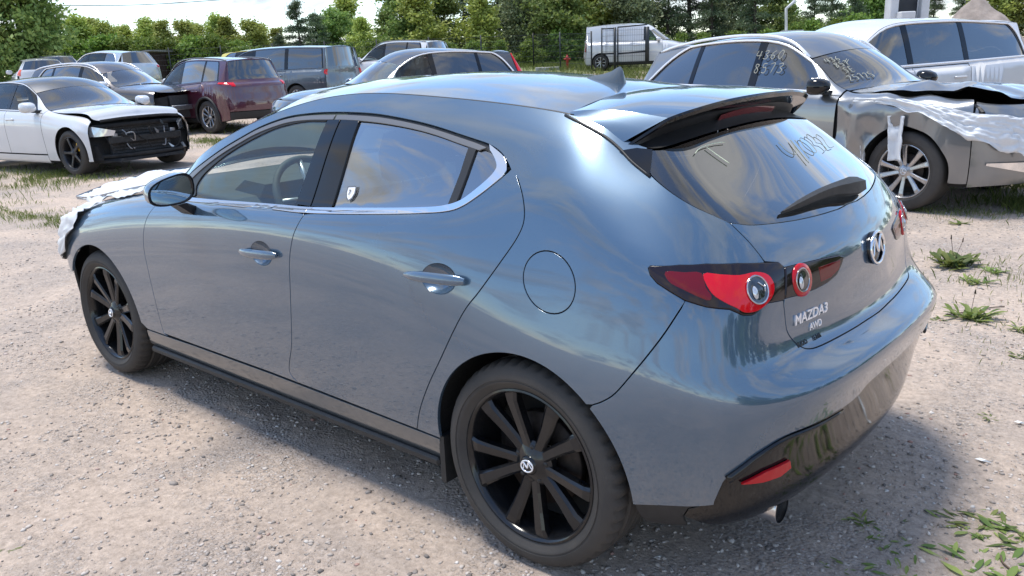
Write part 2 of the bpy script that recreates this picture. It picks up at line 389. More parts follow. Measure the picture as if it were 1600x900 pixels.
# ---------------------------------------------------------------- hero hatchback sheets (metres, x forward from rear axle, y left, z up)
def hero_side():
    # columns: nose centre .. tail centre; each a list of 14 (x,y,z) rows from underside to roof ditch
    cols = []
    def col(*r): cols.append([list(map(float, q)) for q in r])
    zf = [.20, .225, .29, .40, .50, .57, .62, .65, .67, .685, .695, .705, .715, .725]
    for (x, y, bow) in ((3.60, 0, 0), (3.55, .36, .0), (3.40, .64, 0)):
        col(*[(x-(.10 if k < 2 else 0)-(.012*max(0, k-7))-(.03 if k > 11 else 0), y*(1 if k < 8 else 1-.02*(k-8)), z+(.012 if y > .5 else 0)*max(0, k-4)*.6) for k, z in enumerate(zf)])
    col((3.14,.78,.20),(3.14,.82,.225),(3.14,.845,.29),(3.14,.86,.40),(3.14,.868,.52),(3.14,.862,.62),(3.14,.845,.70),(3.13,.82,.745),(3.13,.79,.775),(3.13,.765,.79),(3.13,.74,.80),(3.13,.715,.808),(3.13,.69,.815),(3.13,.665,.82))
    col((2.725,.80,.20),(2.725,.845,.225),(2.725,.868,.30),(2.725,.883,.42),(2.725,.893,.58),(2.725,.889,.70),(2.725,.872,.78),(2.725,.845,.83),(2.725,.81,.86),(2.725,.782,.874),(2.725,.755,.884),(2.725,.73,.892),(2.725,.705,.899),(2.725,.68,.905))
    col((2.25,.80,.195),(2.25,.845,.225),(2.25,.866,.295),(2.25,.878,.42),(2.25,.886,.60),(2.25,.885,.74),(2.25,.872,.83),(2.25,.85,.885),(2.25,.815,.922),(2.25,.79,.937),(2.25,.765,.949),(2.25,.738,.96),(2.25,.71,.97),(2.25,.68,.978))
    col((1.85,.80,.195),(1.85,.846,.225),(1.85,.867,.295),(1.85,.880,.42),(1.85,.888,.60),(1.85,.889,.75),(1.85,.881,.84),(1.85,.866,.90),(1.85,.845,.937),(1.85,.825,.953),(1.85,.803,.968),(1.87,.772,1.03),(1.89,.737,1.09),(1.90,.698,1.145))
    col((1.45,.80,.195),(1.45,.847,.225),(1.45,.868,.295),(1.45,.882,.42),(1.45,.890,.60),(1.45,.891,.76),(1.45,.885,.86),(1.45,.872,.925),(1.45,.85,.962),(1.45,.828,.976),(1.45,.803,.988),(1.45,.742,1.10),(1.46,.682,1.22),(1.47,.622,1.305))
    col((1.05,.80,.195),(1.05,.847,.225),(1.05,.869,.295),(1.05,.884,.42),(1.05,.892,.60),(1.05,.892,.77),(1.05,.886,.87),(1.05,.872,.94),(1.05,.848,.98),(1.05,.826,.993),(1.05,.80,1.005),(1.05,.73,1.15),(1.05,.655,1.29),(1.05,.572,1.38))
    col((.65,.80,.195),(.65,.847,.225),(.65,.869,.295),(.65,.886,.42),(.65,.895,.60),(.65,.893,.765),(.65,.882,.87),(.65,.865,.945),(.65,.837,1.0),(.65,.815,1.017),(.65,.79,1.032),(.65,.725,1.16),(.65,.65,1.285),(.65,.565,1.375))
    col((.32,.80,.195),(.32,.847,.225),(.32,.870,.295),(.32,.888,.42),(.32,.897,.60),(.32,.889,.75),(.32,.874,.85),(.32,.853,.93),(.32,.825,1.0),(.32,.80,1.04),(.32,.768,1.085),(.32,.71,1.175),(.32,.64,1.272),(.32,.562,1.352))
    col((.02,.80,.195),(.02,.847,.225),(.02,.872,.295),(.02,.89,.42),(.02,.898,.59),(.02,.884,.73),(.02,.866,.81),(.02,.847,.88),(.02,.82,.96),(.02,.786,1.045),(.02,.747,1.12),(.02,.69,1.19),(.02,.625,1.26),(.03,.56,1.318))
    col((-.24,.79,.205),(-.24,.83,.235),(-.24,.86,.30),(-.25,.88,.42),(-.26,.89,.58),(-.26,.876,.70),(-.25,.858,.78),(-.24,.84,.855),(-.22,.815,.935),(-.20,.785,1.01),(-.18,.745,1.075),(-.155,.695,1.14),(-.13,.63,1.21),(-.10,.563,1.277))
    col((-.43,.75,.215),(-.445,.785,.248),(-.46,.81,.31),(-.475,.832,.42),(-.49,.842,.57),(-.485,.838,.67),(-.47,.824,.74),(-.455,.806,.82),(-.43,.785,.905),(-.40,.757,.965),(-.36,.708,1.035),(-.31,.66,1.105),(-.25,.605,1.175),(-.20,.55,1.235))
    col((-.54,.63,.215),(-.58,.67,.25),(-.605,.695,.315),(-.62,.71,.42),(-.64,.72,.56),(-.632,.716,.645),(-.608,.70,.71),(-.583,.685,.795),(-.56,.672,.885),(-.525,.65,.955),(-.475,.618,1.03),(-.405,.587,1.10),(-.325,.55,1.17),(-.25,.51,1.232))
    col((-.59,.44,.215),(-.645,.465,.25),(-.685,.485,.325),(-.70,.50,.43),(-.733,.51,.575),(-.737,.51,.655),(-.655,.50,.702),(-.626,.495,.783),(-.615,.49,.885),(-.585,.48,.955),(-.53,.46,1.025),(-.44,.435,1.10),(-.345,.405,1.175),(-.265,.375,1.245))
    col((-.60,.22,.215),(-.67,.23,.25),(-.722,.24,.325),(-.735,.25,.43),(-.770,.255,.585),(-.780,.255,.670),(-.694,.25,.694),(-.660,.25,.758),(-.658,.245,.88),(-.63,.24,.955),(-.567,.23,1.022),(-.468,.215,1.10),(-.365,.20,1.185),(-.28,.185,1.26))
    col((-.605,0,.215),(-.675,0,.25),(-.732,0,.325),(-.745,0,.43),(-.780,0,.585),(-.790,0,.674),(-.706,0,.694),(-.672,0,.755),(-.672,0,.88),(-.645,0,.955),(-.585,0,1.02),(-.48,0,1.10),(-.372,0,1.19),(-.285,0,1.265))
    return Surf(cols, fit=3, m0=1, m1=1)
HS = hero_side()
def hero_cap(surf, u0, u1, n, crown, bow, rows=5, vtop=None):
    """sheet from the roof ditch row of the side to the centre line"""
    u = np.linspace(u0, u1, n); E = surf.ev(u, np.full(n, float(surf.nv-1) if vtop is None else vtop))[0]
    g = []
    for k in range(n):
        x, y, z = E[k]; r = []
        for t in np.linspace(0, 1, rows):
            w = 1-(1-t)**2
            r.append((x+bow(u[k])*w, y*(1-t), z+crown(u[k])*w))
        g.append(r)
    return Surf(g, fit=3, n1=1)
paint('grey_paint', (.056, .106, .168), metal=.42, rough=.27, dust=.08, dirt_refl=.28)
mat('gloss_black', (.006, .006, .007), .07, spec=.5)
mat('satin_black', (.018, .018, .019), .45, noise=(9, .35))
mat('plastic_black', (.022, .022, .023), .6, noise=(30, .3), bump=(400, .12))
mat('liner_black', (.010, .010, .010), .9, bump=(60, .3))
mat('trim_grey', (.17, .17, .175), .38, metal=.4)
mat('chrome', (.82, .82, .83), .07, metal=1)
mat('satin_chrome', (.62, .62, .63), .22, metal=1)
mat('silver_plastic', (.55, .56, .58), .3, metal=.7)
glass('clear_glass', (.82, .92, .87), dust=.015)
glass('dark_glass', (.10, .11, .115), dust=.01)
glass('mid_glass', (.30, .36, .36), dust=.012)
mat('mirror', (.55, .68, .75), .02, metal=1)
mat('red_lens', (.46, .003, .010), .04)
mat('dark_red_lens', (.13, .002, .006), .04)
mat('bright_red_lens', (.60, .004, .014), .04)
mat('smoke_lens', (.012, .006, .008), .06)
mat('amber_lens', (.8, .22, .02), .12, coat=1)
mat('clear_lens', (.55, .57, .6), .06, metal=.6, coat=1)
def rubber():
    m = mat('rubber', (.030, .028, .027), .75, noise=(5, .0, (.060, .053, .047)), bump=(250, .15))
    m2 = mat('tread', (.026, .024, .023), .8, noise=(8, .0, (.12, .10, .08)), bump=(150, .2))
rubber()
mat('rim_black', (.007, .008, .010), .14, noise=(14, .0, (.014, .014, .015)))
mat('rim_grey', (.06, .06, .065), .35, metal=.6, noise=(14, .3))
mat('rim_silver', (.50, .50, .51), .28, metal=.85, noise=(14, .3))
mat('rust_disc', (.055, .042, .036), .55, metal=.6, noise=(40, .5))
mat('brake_yellow', (.65, .38, .02), .4)
mat('leather_red', (.085, .018, .016), .55, bump=(180, .1), noise=(20, .3))
mat('interior_dark', (.055, .066, .063), .65, bump=(300, .1), noise=(6, .3))
mat('interior_grey', (.10, .115, .11), .6, noise=(6, .3))
mat('film_white', (.70, .715, .735), .38, spec=.6, noise=(7, .12), bump=(9, .5))
mat('white_mark', (.85, .85, .86), .4)
mat('chalk', (.75, .78, .55), .8)
mat('chalk_dark', (.30, .32, .26), .8)
paint('sill_paint', (.060, .075, .090), metal=.3, rough=.45, dust=.25)
glass('rear_side_glass', (.26, .29, .29), refl=5.5, dust=.012)
glass('back_glass', (.13, .15, .15), refl=2.6, dust=.012)
mat('chalk_print', (.01, .012, .014), .6)
mat('aerial_grey', (.075, .095, .115), .3, coat=.6)
mat('lamp_chrome', (.50, .46, .46), .14, metal=1)
mat('lamp_inner', (.09, .095, .105), .10, metal=.8, coat=1, noise=(55, .7))
mat('chrome_white', (.9, .9, .92), .2, metal=.5)
# ---------------------------------------------------------------- wheels
def wheel(parent, c, Rt=.3235, wd=.215, Rr=.238, side=1, style='twin', rim='rim_black', n=72, hub=None, cap=None, steer=0, camber=0, disc=True, detail=1, ns=10, brake=None, flat=.0):
    """wheel part with tyre, rim, hub cap as sub-parts; side +1 left, -1 right; c = centre of the outer lip plane"""
    w = empty('wheel', c); w.parent = parent; w.rotation_euler = (camber, 0, steer)
    w.rotation_euler = (camber, 0, steer if side > 0 else math.pi+steer)
    h = wd
    tp = [(Rr-.004, -.006), (Rr+.006, .002), (Rr+.020, .012), (Rr+.024, .0155), (Rr+.028, .0162), (Rr+.0285, .0142), (Rr+.034, .0148), (Rr+.0345, .0172), (Rr+.045, .017), (Rt-.03, .012), (Rt-.016, .004), (Rt-.006, -.010), (Rt-.0015, -.024)]
    gro = []
    for a, b in ((.20, .24), (.42, .47), (.57, .62), (.78, .82)):
        if detail: gro += [(Rt, -.012-h*a+.004-.0), (Rt-.007, -.012-h*a-.002), (Rt-.007, -.012-h*b+.002), (Rt, -.012-h*b-.004)]
    back = [(Rt-.0015, -h+.012), (Rt-.008, -h-.002), (Rt-.03, -h-.016), (Rt-.06, -h-.018), (Rr, -h-.004)]
    prof = tp+gro+back
    k1 = {11, 12, 13}
    def mod(i, a):
        if not detail or i not in k1: return 0*a
        return np.where((np.arange(len(a)) % 3) == 0, -.009, 0)
    mb = MB(); mb.lathe(prof, n*2 if detail else n, mod=mod); mb.build('tyre', 'rubber' if not detail else 'rubber', w, 45)
    # rim barrel, lip and spokes in one rim object
    rb = MB(); rb.lathe([(Rr, -.004), (Rr+.002, .002), (Rr-.004, .004), (Rr-.010, -.001), (Rr-.016, -.018), (Rr-.022, -.05), (Rr-.03, -.12), (Rr-.01, -h)], n)
    rb.lathe([(.018, .0-.012), (.030, -.012), (.042, -.020), (.062, -.026), (.072, -.034), (.070, -.06)], max(24, n//2))
    rb.build('rim', rim, w, 40)
    rs = Rr/.238
    for k in range(ns):
        sp = MB()
        if style == 'twin':
            pr_ = k//2; sgn = -1 if k % 2 == 0 else 1
            a0 = pr_*2*math.pi/(ns/2)+sgn*.22; a1 = pr_*2*math.pi/(ns/2)+sgn*.265
        elif style == 'vee':
            pr_ = k//2; sgn = -1 if k % 2 == 0 else 1
            a0 = pr_*2*math.pi/(ns/2)+sgn*.12; a1 = pr_*2*math.pi/(ns/2)+sgn*.40
        else:
            a0 = a1 = k*2*math.pi/ns
        st = [(.045*rs, .036, -.026), (.09*rs, .036, -.022), (.15*rs, .040, -.014), (.20*rs, .046, -.006), (.232*rs, .058, -.008)] if style != 'star' else [(.045*rs, .05, -.02), (.09*rs, .042, -.018), (.15*rs, .036, -.012), (.20*rs, .045, -.008), (.232*rs, .07, -.010)]
        V = []; prev = None
        for (r_, wd_, y_) in st:
            t_ = (r_/rs-.045)/.187; a = a0+(a1-a0)*t_
            er = np.array([math.cos(a), 0, math.sin(a)]); et = np.array([-math.sin(a), 0, math.cos(a)]); ey = np.array([0, 1., 0]); hw = wd_*rs/2
            tw = .006*(1 if k % 2 == 0 else -1) if style != 'star' else 0
            for (q, d) in ((-1, -.035), (-1, -.006+tw*.5), (-.62, .001+tw*.3), (.62, .001-tw*.3), (1, -.006-tw*.5), (1, -.035)):
                V.append(er*r_+et*hw*q*(1 if d > -.03 else .7)+ey*(y_+d))
        F = []; m = 6
        for i in range(len(st)-1):
            for j in range(m): F.append((i*m+j, i*m+(j+1) % m, (i+1)*m+(j+1) % m, (i+1)*m+j))
        F += [tuple(range(m))[::-1], tuple((len(st)-1)*m+j for j in range(m))]
        sp.add(V, F); sp.build('spoke', rim, w)
    hc = MB(); hc.lathe([(0, -.004), (.022, -.0045), (.0285, -.008), (.031, -.014)], 32); hc.build('hub_cap', cap or rim, w)
    if hub: hub(w)
    if detail:
        for k in range(5):
            a = (k+.5)*2*math.pi/5+.0; ln = MB(); ln.lathe([(0, -.022), (.007, -.022), (.0085, -.026), (.0085, -.045)], 6, c=(.0545*math.cos(a), 0, .0545*math.sin(a))); ln.build('lug_nut', 'satin_black', w)
    if disc:
        dm = MB(); dm.lathe([(.06, -.075), (.145*rs, -.075), (.147*rs, -.08), (.147*rs, -.10), (.06, -.10)], 48); dm.build('brake_disc', 'rust_disc', w)
        if brake:
            cb = MB()
            for q in range(2):
                P = [];
                for a in np.linspace(.1, 1.0, 6)+math.pi*.0:
                    for r_ in (.105*rs, .165*rs):
                        for y_ in (-.055, -.115): P.append((r_*math.cos(a+1.9), y_, r_*math.sin(a+1.9)))
                cb.hull(np.array(P)); break
            cb.build('brake_caliper', brake, w)
        bk = MB(); bk.lathe([(.03, -.13), (Rr-.03, -.13)], 40); bk.build('dust_shield', 'liner_black', w)
    return w
def emblem_strokes(mb, c, ex, ey, r, n, tb=.0018):
    """winged-M-in-oval mark drawn with tubes; ex,ey in-plane axes"""
    c, ex, ey = map(lambda q: np.array(q, float), (c, ex, ey))
    f = lambda a, b: c+ex*a*r+ey*b*r
    mb.tube([f(1.18*math.cos(t), .95*math.sin(t)) for t in np.linspace(0, 2*np.pi, 40, endpoint=False)], tb*1.4, 8, closed=True)
    mb.tube(smooth([f(-1.1, .28), f(-.72, .62), f(-.42, .55), f(-.2, .1), f(0, -.22), f(.2, .1), f(.42, .55), f(.72, .62), f(1.1, .28)], 5), tb*1.5, 8)
    mb.tube(smooth([f(-1.0, -.45), f(-.75, -.25), f(-.62, .2), f(-.45, .5)], 5), tb, 6)
    mb.tube(smooth([f(1.0, -.45), f(.75, -.25), f(.62, .2), f(.45, .5)], 5), tb, 6)
    return mb
# ---------------------------------------------------------------- hero hatchback
car = empty('hatchback_car'); tag(car, 'glossy blue-grey five-door hatchback in the foreground with black alloy wheels and rear spoiler', 'car')
GP = 'grey_paint'
def xz(p, ul=(2.6, 14.3), vl=None): return HS.uv(p, (0, 2), ul, vl)
def sm(p, n=5): return smooth(p, n)
def arc(cx, cz, r, a0, a1, n=24, e=0): return [(cx+r*math.cos(a)*(1+e), cz+r*math.sin(a)) for a in np.linspace(R(a0), R(a1), n)]
# shared seams in (x,z)
S_FD = sm([(2.150, .325), (2.160, .345), (2.168, .472), (2.177, .608), (2.187, .739), (2.165, .845), (2.115, .925), (2.085, .952)])
S_MID = sm([(1.118, .328), (1.158, .37), (1.112, .48), (1.092, .563), (1.070, .70), (1.058, .81), (1.035, .90), (1.012, .952), (.998, .985)])
S_RD = sm([(.462, .318), (.428, .40), (.372, .50), (.298, .615), (.208, .768), (.154, .838), (.094, .927), (.052, 1.0), (.044, 1.05), (.070, 1.105), (.118, 1.155), (.146, 1.178)])
S_BELT = sm([(2.085, .952), (1.95, .953), (1.83, .957), (1.45, .972), (1.20, .982), (.998, .9875), (.65, 1.012), (.45, 1.030), (.34, 1.044), (.285, 1.062), (.235, 1.095), (.190, 1.132), (.150, 1.170)], 6)
S_BELT2 = sm([(2.03, .972), (1.95, .969), (1.83, .971), (1.45, .985), (1.20, .994), (.998, 1.001), (.65, 1.027), (.45, 1.045), (.345, 1.060), (.297, 1.078), (.254, 1.110), (.212, 1.155), (.200, 1.178)], 6)
S_DLO = sm([(2.03, .972), (1.99, 1.02), (1.941, 1.066), (1.83, 1.122), (1.715, 1.177), (1.60, 1.225), (1.516, 1.258), (1.42, 1.285), (1.322, 1.304), (1.20, 1.315), (1.093, 1.320), (.95, 1.321), (.822, 1.317), (.70, 1.306), (.584, 1.292), (.49, 1.277), (.40, 1.260), (.33, 1.247), (.27, 1.235), (.215, 1.215), (.175, 1.190), (.150, 1.170)], 4)
S_QB = sm([(-.462, .884), (-.43, .81), (-.395, .748), (-.36, .694), (-.32, .639), (-.285, .610), (-.254, .593)])
def upto(S, x): return [tuple(q) for q in S if q[0] >= x-1e-6]
def frm(S, x): return [tuple(q) for q in S if q[0] <= x+1e-6]
AR = .352
LAMP_O = [(-.358,.781,.957),(-.361,.777,.962),(-.424,.742,.965),(-.476,.70,.966),(-.532,.632,.96),(-.569,.556,.95),(-.586,.511,.944),(-.596,.503,.93),(-.606,.521,.895),(-.612,.531,.852),(-.597,.595,.858),(-.593,.616,.852),(-.589,.637,.843),(-.583,.655,.839),(-.571,.681,.843),(-.559,.696,.853),(-.548,.709,.862),(-.505,.751,.872),(-.46,.777,.888),(-.421,.787,.909),(-.389,.79,.925),(-.368,.788,.942)]
LAMP_I = [(-.597,.499,.929),(-.618,.412,.926),(-.637,.319,.922),(-.649,.25,.917),(-.654,.224,.908),(-.656,.245,.888),(-.654,.273,.867),(-.647,.323,.855),(-.638,.378,.851),(-.624,.462,.851),(-.612,.527,.855)]
UL = lambda p: HS.uv(p, (0, 1, 2), (11.5, 17))
uvLO = UL(LAMP_O); uvLI = UL(LAMP_I)
GATE_L = [(-.475,.573,1.05),(-.505,.568,1.024),(-.532,.562,.996),(-.567,.555,.953)]
uvGL = UL(smooth(GATE_L, 4))
GATE_B = [(-.612,.533,.849),(-.617,.53,.815),(-.623,.527,.773),(-.629,.517,.752),(-.636,.503,.735),(-.646,.486,.719),(-.656,.467,.707),(-.667,.427,.70),(-.679,.339,.698),(-.692,.208,.698),(-.698,.10,.698)]
uvGB = np.concatenate([UL(smooth(GATE_B, 3)), [(17, HS.uv([(-.702, 0, .698)], (0, 1, 2), (16.5, 17))[0][1])]])
GLASS_E = [(-.215,.565,1.222),(-.232,.588,1.195),(-.26,.61,1.167),(-.332,.622,1.125),(-.403,.613,1.089),(-.475,.573,1.05)]
uvGE = UL(smooth(GLASS_E, 4))
uvGbase = np.concatenate([UL(smooth([(-.475,.573,1.05),(-.510,.50,1.034),(-.551,.345,1.0245),(-.575,.20,1.020),(-.586,.08,1.018)], 5)), [(17, 10.0)]])
BLK_U = [(-.552,.767,.353),(-.568,.767,.396),(-.581,.762,.427),(-.615,.733,.465),(-.645,.697,.498),(-.681,.634,.525),(-.714,.53,.530),(-.742,.38,.535),(-.753,.312,.545),(-.764,.27,.565),(-.770,.15,.578)]
uvBU = np.concatenate([UL(smooth(BLK_U, 4)), [(17, HS.uv([(-.775, 0, .580)], (0, 1, 2), (16.5, 17))[0][1])]])
uvBL = UL(smooth([(-.352,.846,.309),(-.38,.84,.316),(-.441,.825,.328),(-.502,.798,.335),(-.552,.767,.342)], 4))
# the quarter panel and roof side
row13 = lambda a, b, n=60: np.stack([np.linspace(a, b, n), np.full(n, 13.)], 1)
uq = xz(S_RD[::-1])                        # kink down to sill
uD = xz(S_DLO[::-1])                       # kink forward along the window line
quarter = np.concatenate([xz([(.462, .318)]), xz(S_RD)[1:-6], uD, np.array([(5.2, 12.2), (5.1, 13)]), row13(5.15, 13.2, 70), uvGE, uvGL[1:-1], uvLO[5:0:-1], uvLO[:1], uvLO[:17:-1], xz(S_QB, (11, 14)), xz(arc(0, .328, AR, 132, -2, 44), (8, 13.2))])
fz = HS.uv([(-.085, .893)], (0, 2), (10, 13))[0]
fuel_o = xz([(-.079+.088*math.cos(a)+.006*math.sin(a), .892+.079*math.sin(a)+.012*math.cos(a)) for a in np.linspace(0, 2*np.pi, 40, endpoint=False)], (10, 13), (5, 10))
for sd_ in ('L', 'R'):
    hl = [quarter, fuel_o] if sd_ == 'L' else [quarter]
    q = panel('quarter_panel', HS, hl, GP, car, sd_, step=.028)
    if sd_ == 'L': panel('fuel_flap', HS, [fuel_o], GP, q, 'L', step=.02, gap=.0025)
# doors
fd = np.concatenate([xz(S_FD), xz([q for q in S_BELT if .998 < q[0] < 2.084]), xz(S_MID[::-1]), xz([(1.3, .330), (1.6, .328), (1.9, .326)])])
rd = np.concatenate([xz(S_MID), xz([q for q in S_BELT if q[0] < .997][:-1]), xz(S_RD[::-1]), xz([(.6, .320), (.8, .324), (1.0, .327)])])
def handle(parent, x, z, sd_):
    """recessed cup, grab bar and key barrel"""
    s = 1 if sd_ == 'L' else -1
    P0, Pu, Pv = HS.ev(*[np.array([a]) for a in xz([(x, z)])[0]]); n = HS.nrm(Pu, Pv)[0]; p = P0[0]
    ex = np.array([1, 0, 0.])-n*n[0]; ex /= np.linalg.norm(ex); ez = np.cross(ex, n)*-1
    if ez[2] < 0: ez = -ez
    def T(a, b, d): q = p+ex*a+ez*b+n*d; q[1] *= s; return q
    mb = MB(); prof = []
    for t in np.linspace(-1, 1, 15):
        cx_ = -t*.122; w_ = .0165*(1-.35*max(0, -t)**2)*(1-.5*abs(t)**8); d_ = .030*(1-.55*abs(t)**3)-.002; zc_ = .006*t
        ring = [T(cx_, zc_+w_*math.cos(a), d_+.008*math.sin(a)*(1-.4*abs(t)**6)) for a in np.linspace(0, 2*np.pi, 12, endpoint=False)]; prof.append(ring)
    G = np.array([r_+[r_[0]] for r_ in prof]); mb.grid(G, True, flip=(s < 0))
    mb.add(prof[0], [tuple(range(12))[::-s]]); mb.add(prof[-1], [tuple(range(12))[::s]])
    h_ = mb.build('handle', 'handle_paint', parent, 50)
    # bowl
    bw = MB(); G = []
    for r_ in np.linspace(0, 1, 7):
        G.append([T(.012+.066*r_*math.cos(a), -.004+.043*r_*math.sin(a), .0016-.020*(1-r_**2)**1.2*0+.0008*(1-r_)) for a in np.linspace(0, 2*np.pi, 33)])
    return h_
M['handle_paint'] = M['grey_paint']
def cup_loop(x, z):
    return xz([(x+.068*math.cos(a), z+.044*math.sin(a)*(1 if math.sin(a) > 0 else 1.0)) for a in np.linspace(0, 2*np.pi, 28, endpoint=False)], (6, 11.5), (3, 8.5))
def cup(parent, x, z, sd_):
    s = 1 if sd_ == 'L' else -1; mb = MB(); G = []
    for r_ in np.linspace(0, 1, 9):
        uvp = xz([(x+.0685*r_*math.cos(a), z+.0445*r_*math.sin(a)) for a in np.linspace(0, 2*np.pi, 29)], (6, 11.5), (3, 8.5)); P, Pu, Pv = HS.ev(uvp[:, 0], uvp[:, 1]); n = HS.nrm(Pu, Pv)
        P = P-n*(.030*(1-r_**2)**.8+.0005); P[:, 1] *= s; G.append(P)
    mb.grid(np.array(G), True, flip=(s < 0)); return mb.build('handle_cup', GP, parent)
def inner_card(parent, uvl, sd_):
    return panel('door_card', HS, [uvl], 'interior_dark', parent, sd_, step=.08, gap=.03, flange=None, off=-.07)
FG = [(1.838, .9745)]
for sd_ in ('L', 'R'):
    d = panel('door', HS, [fd, cup_loop(1.235, .822)], GP, car, sd_, step=.028); d['label'] = 'front door of the grey hatchback' ; del d['label']
    cup(d, 1.235, .822, sd_); handle(d, 1.243, .823, sd_); inner_card(d, fd, sd_)
    e = panel('door', HS, [rd, cup_loop(.315, .853)], GP, car, sd_, step=.028)
    cup(e, .315, .853, sd_); handle(e, .325, .855, sd_); inner_card(e, rd, sd_)
    # bright strip under the windows, split at the door seam
    st1 = np.concatenate([xz([q for q in S_BELT if 1.0 <= q[0] <= 2.03]+[(.9985, .9875)], vl=(8, 13)), xz([(.9985, 1.001)]+[q for q in S_BELT2 if 1.0 <= q[0] <= 2.01][::-1], vl=(8, 13))])
    panel('belt_strip', HS, [st1], 'satin_chrome', d, sd_, gap=.0006, off=.004, flange=.006, step=.02)
    tipU = [(.345, 1.060), (.297, 1.078), (.254, 1.110), (.222, 1.140), (.206, 1.163), (.208, 1.180), (.235, 1.205), (.262, 1.222)]
    st2 = np.concatenate([xz([(.9975, .9875)]+[q for q in S_BELT if .165 <= q[0] <= .996], vl=(8, 12.5)), xz(smooth([(.163, 1.168), (.178, 1.190), (.205, 1.208), (.268, 1.2345)], 4), (9.5, 11.5)), xz(smooth(tipU[::-1], 4)[1:-1], (9.5, 11.5)), xz([q for q in S_BELT2 if .36 <= q[0] <= .996][::-1]+[(.9975, 1.001)], vl=(8, 13))])
    panel('belt_strip', HS, [st2], 'chrome', e, sd_, gap=.0006, off=.004, flange=.006, step=.02)
    # window frames, pillar covers, panes
    ft = [(2.0, .985), (1.925, 1.055), (1.83, 1.110), (1.715, 1.166), (1.60, 1.214), (1.516, 1.247), (1.42, 1.274), (1.322, 1.293), (1.20, 1.304), (1.085, 1.309)]
    fi = [(1.083, 1.290), (1.20, 1.288), (1.30, 1.277), (1.40, 1.258), (1.492, 1.229), (1.60, 1.187), (1.692, 1.144), (1.77, 1.098), (1.822, 1.060), (1.852, 1.015), (1.84, .9785), (1.95, .976)]
    panel('window_frame', HS, [np.concatenate([xz(smooth(ft, 4)), xz(smooth(fi, 4))])], 'trim_grey' if False else 'satin_black', d, sd_, gap=.001, off=-.002, step=.03)
    tr1 = [(1.99, 1.008), (1.941, 1.056), (1.83, 1.113), (1.715, 1.168), (1.60, 1.216), (1.516, 1.249), (1.42, 1.276), (1.322, 1.295), (1.20, 1.306), (1.04, 1.311)]
    tr0 = [(1.04, 1.295), (1.20, 1.291), (1.322, 1.280), (1.42, 1.260), (1.516, 1.233), (1.60, 1.200), (1.715, 1.150), (1.83, 1.090), (1.92, 1.035)]
    panel('frame_trim', HS, [np.concatenate([xz(smooth(tr1, 4)), xz(smooth(tr0, 4))])], 'trim_grey', d, sd_, gap=.001, off=.002, flange=.004, step=.03)
    rt1 = [(1.03, 1.311), (.95, 1.311), (.822, 1.307), (.70, 1.297), (.584, 1.283), (.49, 1.268), (.40, 1.251), (.33, 1.238), (.275, 1.2255)]
    rt0 = [(.30, 1.217), (.40, 1.236), (.49, 1.254), (.584, 1.269), (.70, 1.282), (.822, 1.291), (.95, 1.295), (1.03, 1.295)]
    panel('frame_trim', HS, [np.concatenate([xz(smooth(rt1, 4)), xz(smooth(rt0, 4))])], 'trim_grey', e, sd_, gap=.001, off=.002, flange=.004, step=.03)
    bpF = [(1.113, 1.0035), (1.09, 1.178), (1.073, 1.294), (1.0, 1.297), (1.012, 1.155), (1.022, 1.003)]
    bpR = [(1.016, 1.003), (1.006, 1.155), (.994, 1.297), (.893, 1.294), (.894, 1.155), (.90, 1.0075)]
    panel('pillar_cover', HS, [xz(resamp(bpF, .03))], 'gloss_black', d, sd_, gap=.0015, off=.001, step=.03, flange=.01)
    panel('pillar_cover', HS, [xz(resamp(bpR, .03))], 'gloss_black', e, sd_, gap=.0015, off=.001, step=.03, flange=.01)
    g1 = [(1.112, 1.0), (1.085, 1.20), (1.074, 1.296)]; 
    gl1 = np.concatenate([xz(resamp(np.array(g1), .03, False)), xz(smooth(fi[1:-1], 4)), xz([(1.70, .975), (1.45, .985), (1.25, .992)], vl=(9, 13))])
    panel('window_pane', HS, [gl1], 'clear_glass', d, sd_, gap=-.004, off=-.006, flange=None, step=.03)
    gl2 = np.concatenate([xz(resamp(np.array([(.893, 1.005), (.892, 1.155), (.891, 1.292)]), .03, False)), xz(smooth([(.877, 1.291), (.80, 1.288), (.631, 1.275), (.447, 1.250), (.347, 1.231)], 4)), xz(resamp(np.array([(.345, 1.228), (.342, 1.152), (.345, 1.064)]), .03, False)), xz(smooth([(.38, 1.055), (.45, 1.045), (.65, 1.027), (.85, 1.012)], 4), vl=(9, 13))])
    panel('window_pane', HS, [gl2], 'rear_side_glass', e, sd_, gap=-.004, off=-.006, flange=None, step=.03)
    gl3 = np.concatenate([xz(resamp(np.array([(.318, 1.075), (.316, 1.152), (.317, 1.222)]), .03, False)), xz(smooth([(.31, 1.219), (.28, 1.215), (.243, 1.206), (.215, 1.185), (.210, 1.168), (.225, 1.140), (.254, 1.112), (.295, 1.083)], 4))])
    panel('quarter_pane', HS, [gl3], 'rear_side_glass', e, sd_, gap=-.004, off=-.006, flange=None, step=.03)
    dv_ = [(.348, 1.058), (.343, 1.152), (.348, 1.234), (.314, 1.226), (.313, 1.152), (.315, 1.073)]
    panel('divider_bar', HS, [xz(resamp(np.array(dv_), .03))], 'satin_black', e, sd_, gap=.001, off=.001, step=.03)
    # black surround behind the panes of the rear door
    sr = np.concatenate([xz([q for q in S_DLO if .2 < q[0] < 1.01]), xz([(.200, 1.190)], (9.5, 11.5)), xz(smooth([(.203, 1.170), (.222, 1.138), (.254, 1.108), (.297, 1.076), (.345, 1.058)], 4), (9.5, 11.5)), xz([q for q in S_BELT2 if .36 <= q[0] <= 1.0][::-1], vl=(9, 13))])
